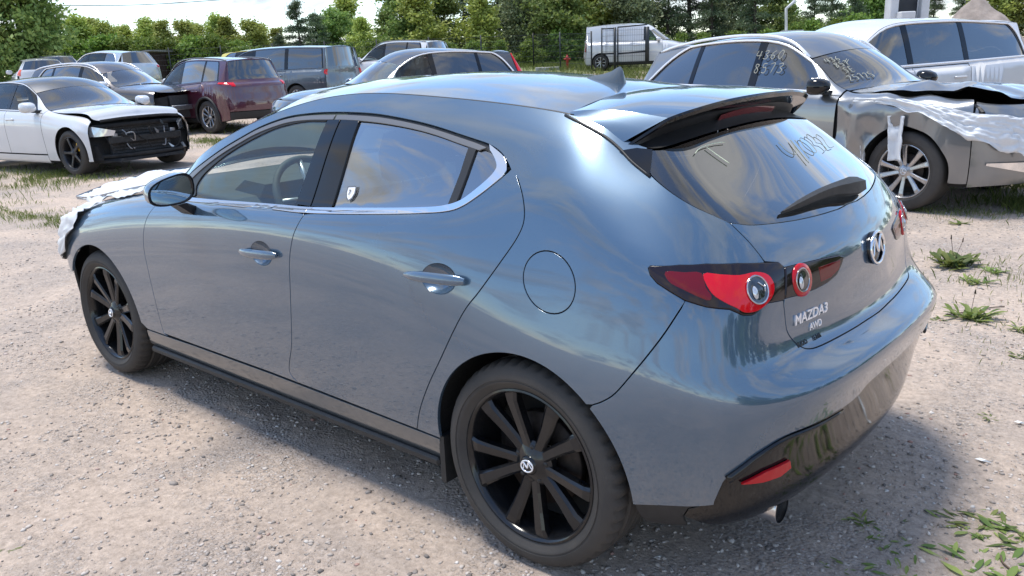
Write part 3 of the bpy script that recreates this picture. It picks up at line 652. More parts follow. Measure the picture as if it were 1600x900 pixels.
    ho = np.concatenate([xz(smooth([(.262, 1.208), (.30, 1.213), (.36, 1.225), (.447, 1.243), (.631, 1.268), (.80, 1.280), (.87, 1.283)], 4)), xz([(.895, 1.2), (.899, 1.02)]), xz(smooth([(.65, 1.035), (.45, 1.053), (.35, 1.068), (.30, 1.09), (.262, 1.118), (.235, 1.15), (.228, 1.178), (.24, 1.196)], 4))])
    panel('window_frame', HS, [sr, ho], 'satin_black', e, sd_, gap=.001, off=-.008, step=.03)
    # fender with arch
    fn = np.concatenate([xz(S_FD[::-1], (4, 6.2)), xz([(2.13, .318), (2.32, .315)], (4, 6.2)), xz(arc(2.725, .328, AR, 178, 30, 40), (3, 6)), xz([(3.06, .50), (3.12, .56), (3.20, .64)], (2, 5)), HS.uv([(3.25, .80, .70), (3.20, .77, .78)], (0, 1, 2), (2, 5)), row13(3, 5.15, 24)[1:], np.array([(5.2, 12.0)]), xz([(2.10, .958)], (4.5, 6.2), (8, 13))])
    panel('front_fender', HS, [fn], GP, car, sd_, step=.03)
    # sill skirt
    sk = np.concatenate([xz([(2.34, .309), (1.9, .3165), (1.6, .318), (1.3, .320), (1.0, .317), (.7, .313), (.36, .309)], (4, 11)), xz([(.372, .25), (.37, .222)], (8, 11), (0, 4)), xz([(.8, .222), (1.2, .222), (1.6, .222), (2.0, .222), (2.36, .224)], (4, 11), (0, 4))])
    s_ = panel('sill_skirt', HS, [sk], 'sill_paint', car, sd_, step=.05, off=-.003)
    s = 1 if sd_ == 'L' else -1
    mb = MB(); mb.box((1.36, s*.815, .212), (1.95, .09, .03), bev=.008); mb.build('lower_strip', 'plastic_black', s_)
    for x_, r_ in ((0, .378), (2.725, .378)):
        mb = MB()
        G = [[(x_+r_*math.cos(a), s*yy, .33+r_*math.sin(a)*.985) for yy in (.862-.10*float(np.clip(((a if x_ < 1 else math.pi-a)-R(95))/R(70), 0, 1)), .55)] for a in np.linspace(R(-12), R(192), 30)]
        G2 = [[(x_+r_*math.cos(a)*t, s*.55, .33+r_*math.sin(a)*t) for t in (1, .05)] for a in np.linspace(R(-12), R(192), 30)]
        G3 = [[(x_+rr*math.cos(a), s*.862, .33+rr*math.sin(a)*.985) for rr in (r_, .345)] for a in np.linspace(R(-8), R(188), 30)]
        mb.grid(G, True); mb.grid(G2, True); mb.build('wheel_arch_liner', 'liner_black', car)
    mb = MB(); mb.grid(np.array([[(.352+.02*t, s*(.86-.16*w_), .235-.10*t) for w_ in (0, .5, 1)] for t in (0, .4, .8, 1)])); mb.grid(np.array([[(.372+.02*t, s*(.86-.16*w_), .235-.10*t) for w_ in (0, .5, 1)] for t in (0, .4, .8, 1)]))
    P = [(.345+dx, s*yy, z_) for dx in (0, .022) for yy in (.70, .866) for z_ in (.32, .155)]; mb2 = MB(); mb2.hull(np.array(P)); mb2.build('mud_flap', 'plastic_black', car)
# bumper
uvq = xz(S_QB[::-1], (11, 14))
bump = np.concatenate([xz(arc(0, .328, AR, 134, 182, 18), (11, 13.4)), uvBL, uvBU[0:], uvGB[::-1][:-1], uvLO[9:19], xz(S_QB[1:], (11, 14))])
bum = panel('rear_bumper', HS, [bump], GP, car, 'C', step=.024, clin='u')
low = np.concatenate([uvBL[-3:-1], uvBU, np.array([(17, 1.0), (16, 1.0), (15, 1.0), (14.2, 1.0), (13.6, 1.05)]), UL([(-.47,.78,.30),(-.49,.79,.325)])])
lowp = panel('diffuser', HS, [low], 'gloss_black', car, 'C', step=.03, clin='u', off=-.006, flange=.03)
und = np.concatenate([uvBL[:-2], UL([(-.49,.79,.322),(-.47,.78,.298)]), np.array([(13.2, .9), (12.9, .8), (12.6, .85)])])
for sd_ in ('L', 'R'): panel('bumper_lip', HS, [und], 'plastic_black', lowp, sd_, step=.04, off=-.008)
# tailgate
gate = np.concatenate([uvGL[1:-1], uvLO[5:7], uvLI[:], uvGB[1:], uvGbase[::-1][0:]])
gate_o = np.concatenate([uvGL, uvLO[6:7], uvLI[:1], uvLI[1:11], uvGB[1:], uvGbase[::-1][:-1]])
tg = panel('tailgate', HS, [gate_o], GP, car, 'C', step=.022, clin='u')
gl = np.concatenate([uvGE, uvGbase[1:], np.stack([np.linspace(17, 13.3, 30), np.full(30, 12.96)], 1)])
rw = panel('rear_window', HS, [gl], 'back_glass', tg, 'C', step=.03, clin='u', gap=.003, off=-.003, flange=.006)
# tail lamps
def sub_uv(p, ul=(11.5, 17)): return HS.uv(p, (0, 1, 2), ul)
def surf_frame(q):
    uvp = sub_uv([q]); P, Pu, Pv = HS.ev(uvp[:, 0], uvp[:, 1]); n = HS.nrm(Pu, Pv)[0]
    ex = np.cross(n, (0, 0, 1.)); ex /= np.linalg.norm(ex); return P[0], -ex, np.cross(n, -ex)*-1, n      # ex points to rear-right in view (towards -y)
for sd_ in ('L', 'R'):
    s = 1 if sd_ == 'L' else -1
    lo = panel('tail_lamp', HS, [uvLO], 'smoke_lens', car, sd_, step=.015, gap=.0025, off=.004, flange=.02, rnd=.004)
    r1 = [(-.400,.768,.948),(-.44,.748,.948),(-.474,.724,.946),(-.492,.735,.915),(-.509,.735,.895),(-.501,.746,.887),(-.441,.771,.915),(-.415,.777,.929)]
    panel('side_lens', HS, [sub_uv(smooth(r1, 3, True))], 'dark_red_lens', lo, sd_, step=.015, gap=0, off=.0046, flange=.002)
    r2 = [(-.480,.722,.944),(-.51,.692,.940),(-.543,.652,.934),(-.566,.605,.936),(-.588,.573,.925),(-.600,.566,.895),(-.598,.585,.868),(-.588,.632,.848),(-.573,.675,.849),(-.555,.692,.862),(-.535,.713,.878),(-.507,.731,.903)]
    ringc = (-.574, .6285, .896)
    panel('brake_lens', HS, [sub_uv(smooth(r2, 3, True))], 'bright_red_lens', lo, sd_, step=.012, gap=0, off=.005, flange=.002)
    li = panel('inner_tail_lamp', HS, [uvLI], 'smoke_lens', tg, sd_, step=.015, gap=.0025, off=.004, flange=.02, rnd=.004)
    for (q, ra, rb, par, redring) in (((-.574, .623, .894), .036, .046, lo, 0), ((-.622, .447, .888), .031, .044, li, 1)):
        P, ex, ez, n = surf_frame(q); n2 = n*np.array([1, s, 1])
        def T(a, b, d):
            w_ = P+ex*a+ez*b+n*d; w_[1] *= s; return w_
        th = np.linspace(0, 2*np.pi, 41)
        if redring:
            mb = MB(); mb.grid(np.array([[T(r_*math.cos(a)*.98, r_*math.sin(a), d) for a in th] for r_, d in ((ra, .006), (rb, .006), (rb+.001, .0)) ]), True, flip=(s > 0)); mb.build('ring_lens', 'red_lens', par)
        mb = MB(); mb.tube([T(ra*math.cos(a)*.95, ra*math.sin(a), .006) for a in th[:-1]], .0024, 8, closed=True); mb.build('lamp_ring', 'lamp_chrome', par, 40)
        mb = MB(); mb.grid(np.array([[T(r_*math.cos(a)*.95, r_*math.sin(a), d) for a in th] for r_, d in ((ra*.96, .0065), (ra*.9, .0062), (ra*.62, .0068), (ra*.35, .0085), (.0005, .009))]), True, flip=(s < 0)); mb.build('lamp_bowl', 'lamp_inner', par)
        mb = MB(); mb.grid(np.array([[T(-.012+r_*math.cos(a)*.5, .006+r_*math.sin(a), d) for a in th] for r_, d in ((.017, .0085), (.013, .012), (.006, .0138), (.0003, .014))]), True, flip=(s < 0)); mb.build('lamp_bulb', 'clear_lens', par)
        if not redring:
            for k in range(2):
                mb = MB(); mb.tube([T(.004+.02*k, -.018+.008*k, .0095), T(.02, -.004+.012*k, .0095)], .0018, 6); mb.build('lamp_rib', 'clear_lens', par)
    tipl = [(-.636,.365,.905),(-.645,.30,.905),(-.650,.25,.903),(-.653,.262,.882),(-.648,.31,.868),(-.640,.36,.866)]
    panel('tip_lens', HS, [sub_uv(resamp(np.array(tipl), .02))], 'dark_red_lens', li, sd_, step=.015, gap=0, off=.0046, flange=.002)
    # reflector
    rf = [(-.606,.727,.405),(-.643,.671,.427),(-.676,.595,.437),(-.674,.583,.413),(-.658,.614,.398),(-.637,.667,.397)]
    panel('reflector', HS, [sub_uv(resamp(np.array(rf), .02))], 'red_lens', lowp, sd_, step=.02, gap=0, off=.004, flange=.008)
    # bright blade on the diffuser edge
    bl = smooth([(-.585,.764,.425),(-.615,.735,.458),(-.645,.70,.49),(-.683,.636,.517),(-.716,.53,.521),(-.742,.40,.525)], 4)
    uvb = sub_uv(bl); P, Pu, Pv = HS.ev(uvb[:, 0], uvb[:, 1]); n = HS.nrm(Pu, Pv); P = P+n*.002; P[:, 1] *= s
    mb = MB(); mb.tube(P, np.linspace(.012, .005, len(P)), 8); mb.build('diffuser_blade', 'gloss_black', lowp)
    pk = [(-.674,.583,.425),(-.690,.525,.428),(-.697,.49,.405),(-.690,.50,.392),(-.668,.59,.396)]
    mb = MB(); o_ = []
    # exhaust
    mb = MB(); c_ = np.array([-.634, s*.515, .245]); dx = np.array([-.97, 0, -.12])
    pr_ = [(.0445, 0.0), (.047, .001), (.0475, .006), (.046, .09), (.0425, .09), (.0425, .004)]
    mb.lathe(pr_, 36, axis='x', c=tuple(c_)); ex_ = mb.build('exhaust_tip', 'satin_chrome', car, 40)
    mb = MB(); mb.lathe([(.041, .02), (.0005, .021)], 24, axis='x', c=tuple(c_)); mb.tube([c_+(.07, 0, 0), c_+(.5, -.03*s, .02)], .028, 12); mb.build('exhaust_pipe', 'liner_black', ex_)
# emblem
P, Pu, Pv = HS.ev(np.array([17.]), np.array([8.15])); n = HS.nrm(Pu, Pv)[0]; P = P[0]
ey_ = np.array([-n[2], 0, n[0]]); ey_ = ey_ if ey_[2] > 0 else -ey_
mb = MB(); G = [[P+np.array([0, -1, 0])*r_*1.2*math.cos(a)+ey_*r_*.97*math.sin(a)+n*d for a in np.linspace(0, 2*np.pi, 41)] for r_, d in ((.050, -.006), (.052, .004), (.049, .008), (.02, .009), (.0005, .009))]
mb.grid(np.array(G), True, flip=True); eb = mb.build('emblem', 'gloss_black', tg)
mb = MB(); emblem_strokes(mb, P+n*.011, (0, -1, 0), ey_, .050, n, .0036); mb.build('emblem_mark', 'chrome', eb)
# crease line on the tailgate
# lettering
def text_on(name, txt, p0, ex, ez, size, m, parent, depth=.0015, sx=1.0, shear=0.):
    cu = bpy.data.curves.new(name, 'FONT'); cu.body = txt; cu.size = size; cu.extrude = depth; cu.resolution_u = 3; cu.shear = shear; cu.offset = size*.018
    t_ = bpy.data.objects.new(name, cu); COL.objects.link(t_); dg = bpy.context.evaluated_depsgraph_get(); me = bpy.data.meshes.new_from_object(t_.evaluated_get(dg)); bpy.data.objects.remove(t_)
    ex, ez = np.array(ex, float), np.array(ez, float); ex /= np.linalg.norm(ex); ez -= ex*ex.dot(ez); ez /= np.linalg.norm(ez); nn = np.cross(ex, ez)
    mt = Matrix(((ex[0]*sx, ez[0], nn[0], p0[0]), (ex[1]*sx, ez[1], nn[1], p0[1]), (ex[2]*sx, ez[2], nn[2], p0[2]), (0, 0, 0, 1)))
    me.transform(mt); me.materials.clear(); return link(name, me, m, parent)
def on_gate(y, z):
    uvp = HS.uv([(y, z)], (1, 2), (14.5, 17), (6, 9)); P, Pu, Pv = HS.ev(uvp[:, 0], uvp[:, 1]); return P[0], HS.nrm(Pu, Pv)[0]
def gate_text(txt, y, z, y2, size, m, depth=.0015, sx=1., shear=0., dz2=0):
    a, n1 = on_gate(y, z); b, n2 = on_gate(y2, z+dz2); ex = b-a; nn = (n1+n2)/2; ez = np.cross(nn, ex)
    return text_on('lettering', txt, a+nn*.0022, ex, ez, size, m, tg, depth, sx, shear)
gate_text('MAZDA3', .492, .773, .36, .038, 'chrome_white', sx=1.16, shear=.12, depth=.002)
gate_text('AWD', .418, .742, .36, .026, 'chrome_white', sx=1.05, shear=.12)
gate_text('BUDO', .500, .716, .44, .019, 'chalk_print', depth=.0004)
gate_text('TEAM', .42, .714, .36, .019, 'chalk_print', depth=.0004)
# spoiler
def spoiler():
    ys = [0, .13, .26, .37, .45, .50]
    seam = [(.118, 1.3665), (.112, 1.364), (.095, 1.356), (.075, 1.3455), (.062, 1.336), (.054, 1.327)]
    tr_ = [(-.318, 1.352), (-.315, 1.3505), (-.305, 1.345), (-.288, 1.334), (-.268, 1.322), (-.246, 1.309)]
    g = []
    for y, a, b in zip(ys, seam, tr_):
        r_ = []
        for t in np.linspace(0, 1, 6):
            x = a[0]+(b[0]-a[0])*t; z = a[1]+(b[1]-a[1])*t+.014*math.sin(math.pi*t)*(1-.4*t)
            r_.append((x, y+(.035*(1-t) if y == .50 else 0), z))
        g.append(r_)
    T = Surf(g, fit=3, m0=1)
    return T
SPT = spoiler()
def strip_mesh(name, grids, m, parent, flips=None, sharp=35):
    mb = MB()
    for i, g in enumerate(grids): mb.grid(np.array(g), True, flip=bool(flips[i]) if flips else False)
    return mb.build(name, m, parent, sharp)
def ms(P, s): P = np.array(P, float).copy(); P[..., 1] *= s; return P
k_ = 24
U = np.linspace(0, 5, k_); Vv = np.linspace(0, 5, k_)
V1, N1, F1 = panel_mesh('spoiler', SPT, [np.concatenate([np.stack([np.linspace(0, 5, 30), np.zeros(30)], 1)[:-1], np.stack([np.full(30, 5.), np.linspace(0, 5, 30)], 1)[:-1], np.stack([np.linspace(5, 0, 30), np.full(30, 5.)], 1)[:-1], np.stack([np.zeros(30), np.linspace(5, 0, 30)], 1)[:-1]])], step=.03, gap=.0, flange=None)
if N1[:, 2].mean() < 0: N1 = -N1; F1 = [f[::-1] for f in F1]
V1, N1, F1 = both(V1, N1, F1)
sp = link('spoiler', to_mesh('spoiler', V1, N1, F1), GP, tg)
for s in (1, -1):
    E0 = SPT.ev(np.full(20, 5.), np.linspace(0, 5, 20))[0]                    # top side edge, seam -> trailing
    low_ = smooth([(.050, .572, 1.314), (-.03, .577, 1.284), (-.10, .580, 1.253), (-.145, .581, 1.231)], 7)[:20]
    low_ = np.array([low_[min(int(i*(len(low_)-1)/19), len(low_)-1)] for i in range(20)])
    G = np.stack([E0, (E0*.62+low_*.38)+np.array([0, .004, 0]), E0*.25+low_*.75+np.array([0, .003, 0]), low_], 1)
    strip_mesh('spoiler_side', [ms(G, s)], GP, tg, [s > 0])
    mb = MB(); sl = smooth([(.056, .567, 1.318), (-.03, .579, 1.285), (-.10, .583, 1.253), (-.150, .592, 1.226), (-.20, .607, 1.196), (-.262, .617, 1.163)], 4); uvs = HS.uv(sl, (0, 1, 2), (10.5, 14)); Q, Qu, Qv = HS.ev(uvs[:, 0], uvs[:, 1]); mb.tube(ms(Q+HS.nrm(Qu, Qv)*.001, s), .0045, 6); mb.build('spoiler_seam', 'satin_black', tg)
    # rear edge lip, underside
    tr_ = SPT.ev(np.linspace(0, 5, 26), np.full(26, 5.))[0]
    ext = smooth([tr_[-1], (-.215, .528, 1.283), (-.175, .560, 1.252), (-.147, .581, 1.229)], 4)[1:]
    edge = np.concatenate([tr_, ext]); dn = np.zeros_like(edge); m_ = len(edge)
    w_ = np.clip((np.arange(m_)-26)/12., 0, 1)[:, None]
    e1 = edge+np.array([-.004, 0, -.006]); e2 = edge+np.array([.004, 0, -.018])*(1-.5*w_); e3 = edge+np.array([.05, 0, -.040])*(1-.7*w_); 
    gt = HS.ev(np.linspace(17, 13.25, m_), np.full(m_, 12.9))[0]+np.array([.01, 0, .006])
    strip_mesh('spoiler_lip', [ms(np.stack([edge, e1, e2, e3], 1), s)], 'gloss_black', tg, [s < 0], 30); strip_mesh('spoiler_underside', [ms(np.stack([e3, e3*.5+gt*.5+np.array([.03, 0, .0]), gt], 1), s)], 'satin_black', tg, [s < 0], 30)
    # gloss black winglet beside the glass
    wl = [(-.152, .600, 1.223), (-.191, .604, 1.202), (-.225, .608, 1.184), (-.258, .614, 1.166), (-.246, .585, 1.193), (-.232, .557, 1.217), (-.228, .548, 1.226), (-.189, .567, 1.230)]
    uvw = sub_uv(resamp(np.array(wl), .02)); panel('window_winglet', HS, [uvw], 'gloss_black', tg, 'L' if s > 0 else 'R', step=.02, gap=.001, off=.004, flange=.008)
    # third brake lamp
mb = MB(); P = np.array([(-.262+.02*(y/.2)**2*.3, y, 1.306-.012*(y/.2)**2) for y in np.linspace(-.2, .2, 15)]); mb.grid(np.stack([P, P+(.012, 0, -.022)], 1)); mb.build('high_brake_lamp', 'dark_red_lens', tg)
# roof, windscreen
def lerp(x, xs, ys): return float(np.interp(x, xs, ys))
RC = hero_cap(HS, 7.05, 10.95, 14, lambda u: lerp(u, [7.05, 7.4, 8, 9, 10, 10.95], [.094, .075, .052, .058, .050, .045]), lambda u: lerp(u, [7.05, 8, 10, 10.95], [.13, .03, .02, .066]), rows=6)
rf_l = [np.concatenate([np.stack([np.linspace(0, 13, 60), np.full(60, .0)], 1)[:-1], np.stack([np.full(12, 13.), np.linspace(0, 5, 12)], 1)[:-1], np.stack([np.linspace(13, 0, 60), np.full(60, 5.)], 1)[:-1], np.stack([np.zeros(12), np.linspace(5, 0, 12)], 1)[:-1]])]
rp = panel('roof', RC, rf_l, GP, car, 'C', step=.04, clin='v', gap=.004)
for s in (1, -1):
    mb = MB()
    P = HS.ev(np.linspace(7.05, 11, 50), np.full(50, 12.98))[0]; P[:, 1] *= s; mb.tube(P+np.array([0, -.004*s, -.002]), .005, 6)
    mb.build('roof_moulding', 'satin_black', car)
WC = hero_cap(HS, 5.2, 6.98, 10, lambda u: lerp(u, [5.2, 6, 6.98], [.03, .07, .092]), lambda u: lerp(u, [5.2, 6, 6.98], [.26, .21, .135]), rows=6)
wl_ = [np.concatenate([np.stack([np.linspace(0, 9, 40), np.full(40, .0)], 1)[:-1], np.stack([np.full(12, 9.), np.linspace(0, 5, 12)], 1)[:-1], np.stack([np.linspace(9, 0, 40), np.full(40, 5.)], 1)[:-1], np.stack([np.zeros(12), np.linspace(5, 0, 12)], 1)[:-1]])]
panel('windscreen', WC, wl_, 'clear_glass', car, 'C', step=.06, clin='v', gap=.004, flange=.006)
# shark-fin aerial
mb = MB(); fin = []
zr = lambda x: float(np.interp(x, [.1, .2, .3, .42], [1.3655, 1.383, 1.397, 1.411]))
for x, h, w_ in ((.375, .004, .004), (.34, .014, .016), (.30, .024, .024), (.27, .036, .027), (.245, .052, .026), (.232, .058, .021), (.222, .048, .016), (.215, .0, .018)):
    z0 = zr(x)-.004; fin.append([(x, w_*1.0, z0), (x, w_*.8, z0+h*.35), (x+.0, w_*.35, z0+h*.8), (x, 0, z0+h+.002), (x, -w_*.35, z0+h*.8), (x, -w_*.8, z0+h*.35), (x, -w_, z0)])
mb.grid(np.array(fin), True, flip=False); mb.add(fin[-1], [tuple(range(7))]); mb.build('roof_aerial', 'aerial_grey', car, 50)
# wiper
mb = MB()
P0 = [HS.ev(np.array([a]), np.array([b])) for a, b in ((15.35, 10.28), (16.0, 10.42), (17.0, 10.52))]
def gw(u, v, d, s=1):
    P, Pu, Pv = HS.ev(np.array([u]), np.array([v])); q = P[0]+HS.nrm(Pu, Pv)[0]*d; q = q.copy(); q[1] *= s; return q
arm = [gw(15.42, 10.26, .008), gw(15.8, 10.33, .016), gw(16.3, 10.40, .022), gw(16.75, 10.40, .024), gw(17, 10.36, .024), gw(16.6, 10.30, .024, -1), gw(16.2, 10.26, .018, -1)]
G = []
for q, w_, h in zip(smooth(arm, 4), np.interp(np.arange(25), [0, 4, 14, 20, 24], [.006, .022, .045, .062, .050]), np.interp(np.arange(25), [0, 6, 18, 24], [.006, .016, .026, .020])):
    upv = np.array([.62, 0, .78]); nv_ = np.array([-.78, 0, .62]); G.append([q-upv*w_*.5-nv_*.006, q-upv*w_*.5+nv_*h*.3, q+nv_*h, q+upv*w_*.5+nv_*h*.2, q+upv*w_*.5-nv_*.006, q-upv*w_*.5-nv_*.006])
mb.grid(np.array(G), True, flip=True); mb.grid(np.array([G[0], [G[0][0]]*6])); mb.grid(np.array([G[-1], [G[-1][0]]*6]), flip=True); wp = mb.build('rear_wiper', 'plastic_black', tg, 40)
# chalk figures on the back glass
def on_glass(y, z, d=.003):
    s = 1 if y >= 0 else -1
    uvp = HS.uv([(abs(y), z)], (1, 2), (13.2, 17), (10, 13)); P, Pu, Pv = HS.ev(uvp[:, 0], uvp[:, 1]); q = P[0]+HS.nrm(Pu, Pv)[0]*d; q[1] *= s; return q
def chalk(strokes, m, r=.0022, par=None):
    mb = MB()
    for st in strokes: mb.tube([on_glass(*q) for q in smooth(st, 5)], r, 5)
    return mb.build('chalk_mark', m, par)
chalk([[(.445, 1.206), (.40, 1.217), (.33, 1.222), (.28, 1.2215)], [(.375, 1.216), (.366, 1.195), (.352, 1.170)]], 'chalk', .0015, rw)
chalk([[(0.020, 1.197), (0.023, 1.172), (-0.004, 1.158), (-0.046, 1.170), (-0.075, 1.195)], [(-0.075, 1.195), (-0.053, 1.160), (-0.035, 1.13)], [(-0.105, 1.192), (-0.088, 1.165), (-0.072, 1.14)],
       [(-0.152, 1.19), (-0.128, 1.168), (-0.152, 1.148), (-0.191, 1.152), (-0.204, 1.175), (-0.178, 1.192), (-0.152, 1.19)], [(-0.237, 1.188), (-0.270, 1.195), (-0.290, 1.18), (-0.270, 1.168), (-0.303, 1.16), (-0.303, 1.145), (-0.264, 1.142)], [(-0.336, 1.18), (-0.369, 1.185), (-0.383, 1.17), (-0.343, 1.145), (-0.402, 1.142)]], 'chalk_dark', .0013, rw)
# badge sticker on the rear door glass
sh = [(.846, 1.082), (.800, 1.086), (.798, 1.062), (.808, 1.043), (.824, 1.034), (.838, 1.044), (.847, 1.062)]
stk = panel('shield_sticker', HS, [xz(smooth(sh, 1, True))], 'white_mark', car, 'L', gap=0, off=.0005, flange=None, step=.02)
sh2 = [(.8225+(a-.8225)*.80, 1.063+(b-1.063)*.82) for a, b in sh]
panel('sticker_border', HS, [xz(sh), xz(sh2)], 'trim_grey', stk, 'L', gap=0, off=.0012, flange=None, step=.02)
uvp = xz([(.833, 1.056), (.815, 1.056)]); P = HS.ev(uvp[:, 0], uvp[:, 1])[0]; text_on('sticker_letter', '7', P[0]+(0, .003, 0), (-1, 0, 0), (0, -.4, .9), .026, 'trim_grey', stk, .0002)
# door mirror
for s in (1, -1):
    mb = MB(); cx, cy, cz = 1.70, .962, 1.030
    prof = []
    for t, sc in ((0, 1.0), (.25, .985), (.5, .90), (.75, .66), (.93, .30), (1, .05)):
        ring = []
        for a in np.linspace(0, 2*np.pi, 28, endpoint=False):
            ca, sa = math.cos(a), math.sin(a); e = .72
            yy = .098*np.sign(ca)*abs(ca)**e*(1.0); zz = .070*np.sign(sa)*abs(sa)**e*(1 if sa > 0 else .92)
            zz *= (1-.20*(yy/.105)*(-1 if sa > 0 else 0)*-1) if False else 1
            zz *= 1-.30*(yy/.105+1)/2; zz += .012*(-yy/.105)
            ring.append((cx+.115*t, s*(cy+yy*sc), cz+zz*sc+.012*t))
        prof.append(ring+[ring[0]])
    mb.grid(np.array(prof), True, flip=(s < 0)); hs_ = mb.build('door_mirror', GP, car, 60)
    g0 = np.array(prof[0][:-1]); c0 = g0.mean(0)
    mb = MB(); r1 = c0+(g0-c0)*.93+(.002, 0, 0); mb.grid(np.array([np.vstack([g0, g0[:1]]), np.vstack([r1, r1[:1]])+(-.004, 0, 0), np.vstack([c0+(g0-c0)*.86, c0+(g0[:1]-c0)*.86])+(.004, 0, 0)]), True, flip=(s > 0)); mb.build('mirror_bezel', 'gloss_black', hs_)
    mb = MB(); r2 = c0+(g0-c0)*.865+(.003, 0, 0); mb.add(np.vstack([r2, c0+(.003-.004, 0, 0)]), [(i, (i+1) % 28, 28) if s < 0 else ((i+1) % 28, i, 28) for i in range(28)], True); mb.build('mirror_glass', 'mirror', hs_)
    mb = MB(); mb.hull(np.array([(x, s*y, z) for x, y, z in ((1.71, .90, .975), (1.80, .90, .975), (1.71, .94, .972), (1.80, .94, .972), (1.74, .862, .915), (1.84, .862, .915), (1.74, .845, .950), (1.84, .845, .950))])); mb.build('mirror_stalk', 'satin_black', hs_)
# bonnet, standing slightly open, and front end
def hood_sheet(lift=0.):
    g = []
    for t in np.linspace(0, 1, 8):
        x = 2.36+1.10*t; yw = .69-.05*t*t; ze = float(np.interp(x, [2.3, 2.5, 2.725, 2.95, 3.13, 3.3, 3.47], [.972, .945, .910, .872, .842, .822, .812]))
        g.append([(x+.08*(1-(1-w_)**2)*(1-.3*t), yw*(1-w_), ze+(.062+.012*t)*(1-(1-w_)**2)) for w_ in np.linspace(0, 1, 6)])
    return Surf(g, fit=3, n1=1)
HC = hood_sheet(.085)
hl_ = [np.concatenate([np.stack([np.linspace(0, 7, 30), np.zeros(30)], 1)[:-1], np.stack([np.full(12, 7.), np.linspace(0, 5, 12)], 1)[:-1], np.stack([np.linspace(7, 0, 30), np.full(30, 5.)], 1)[:-1], np.stack([np.zeros(12), np.linspace(5, 0, 12)], 1)[:-1]])]
V1, N1, F1 = panel_mesh('hood', HC, hl_, step=.05, gap=.004, flange=.02, clin='v')
if N1[:len(N1)//2, 2].mean() < 0: N1 = -N1; F1 = [f[::-1] for f in F1]
V1, N1, F1 = both(V1, N1, F1); link('hood', to_mesh('hood', V1, N1, F1), GP, car)
nose = np.concatenate([np.stack([np.linspace(0, 3.0, 30), np.full(30, 1.)], 1), np.stack([np.full(12, 3.0), np.linspace(1.2, 4.5, 12)], 1), np.stack([np.full(10, 2.85), np.linspace(4.7, 10, 10)], 1), np.stack([np.linspace(2.8, 0, 30), np.full(30, 10.)], 1)])
panel('front_bumper', HS, [nose], 'plastic_black', car, 'C', step=.05, clin='u', off=-.02)
# floor pan, dashboard, seats
mb = MB(); mb.box((1.36, 0, .26), (2.0, 1.5, .10)); mb.box((-.1, 0, .36), (.8, 1.0, .2)); mb.box((2.75, 0, .30), (.8, 1.0, .2)); mb.build('underbody', 'liner_black', car)
mb = MB(); mb.box((3.05, 0, .55), (.7, 1.0, .4)); mb.build('engine_bay', 'liner_black', car)
mb = MB(); mb.hull(np.array([(x, s*y, z) for s in (1, -1) for x, y, z in ((2.42, .66, .985), (2.42, .66, .55), (1.78, .72, .945), (1.86, .72, .62), (1.72, .66, .90), (2.1, .70, .972))])); ds = mb.build('dashboard', 'interior_dark', car)
mb = MB(); mb.hull(np.array([(x, y, z) for y in (.18, .54) for x, z in ((1.76, .93), (1.70, 1.0), (1.86, 1.01), (1.95, .96))])); mb.build('instrument_hood', 'interior_dark', ds)
swc = np.array([1.60, .36, .93]); ax_ = np.array([-.86, 0, .50]); ax_ /= np.linalg.norm(ax_); ux = np.array([0, 1., 0]); uz = np.cross(ax_, ux)
mb = MB(); mb.tube([swc+ux*.185*math.cos(a)+uz*.185*math.sin(a) for a in np.linspace(0, 2*np.pi, 40, endpoint=False)], .016, 10, closed=True)
sw = mb.build('steering_wheel', 'interior_dark', car)
for a in (0, math.pi, -math.pi/2):
    mb = MB(); mb.tube([swc-ax_*.02, swc+ux*.18*math.cos(a)+uz*.18*math.sin(a)], .014, 8); mb.build('wheel_spoke', 'silver_plastic', sw)
mb = MB(); mb.lathe([(.0005, .02), (.05, .018), (.065, .0), (.06, -.03)], 24, axis='x', c=(0, 0, 0)); h_ = mb.build('airbag_cover', 'interior_dark', sw, 60); h_.location = swc; h_.rotation_euler = (0, R(30), math.pi)
mb = MB(); mb.tube([swc-ax_*.03, swc-ax_*.35], .03, 10); mb.build('steering_column', 'interior_dark', sw)
def seat(x, y, w=.50, name='seat', m='leather_red', rear=False):
    o = empty(name, (x, y, .30)); o.parent = car
    def loaf(pts, wd_, nm, mt, bev=.05):
        mb = MB(); P = np.array(pts); c = P.mean(0); G = []
        for yy, sc in ((-1, .0), (-1, .72), (-.92, .93), (-.6, 1), (0, .97), (.6, 1), (.92, .93), (1, .72), (1, .0)):
            Q = c+(P-c)*sc; G.append([(a, yy*wd_/2, b) for a, b in Q]+[(Q[0][0], yy*wd_/2, Q[0][1])])
        mb.grid(np.array(G), True); return mb.build(nm, mt, o)
    loaf([(.30, .02), (.33, .12), (.28, .22), (0, .20), (-.22, .17), (-.25, .05), (-.1, 0)], w, 'cushion', m)
    loaf([(-.16, .12), (-.12, .30), (-.20, .60), (-.28, .72), (-.37, .73), (-.40, .66), (-.33, .35), (-.28, .12)], w*.96, 'backrest', m)
    if not rear:
        loaf([(-.26, .76), (-.25, .86), (-.29, .94), (-.36, .93), (-.37, .78), (-.31, .75)], w*.52, 'headrest', m)
        for yy in (-.06, .06): mb = MB(); mb.tube([(-.31, yy, .68), (-.31, yy, .80)], .007, 6); mb.build('headrest_post', 'chrome', o)
    return o
seat(1.25, .37); seat(1.25, -.37); seat(.38, 0, 1.22, 'rear_bench', rear=True)
for y_ in (.36, -.36):
    mb = MB(); mb.hull(np.array([(x, y_+yy, z) for yy in (-.12, .12) for x, z in ((.06, 1.02), (.08, 1.10), (0.0, 1.12), (-.02, 1.03))])); mb.build('rear_headrest', 'leather_red', car)
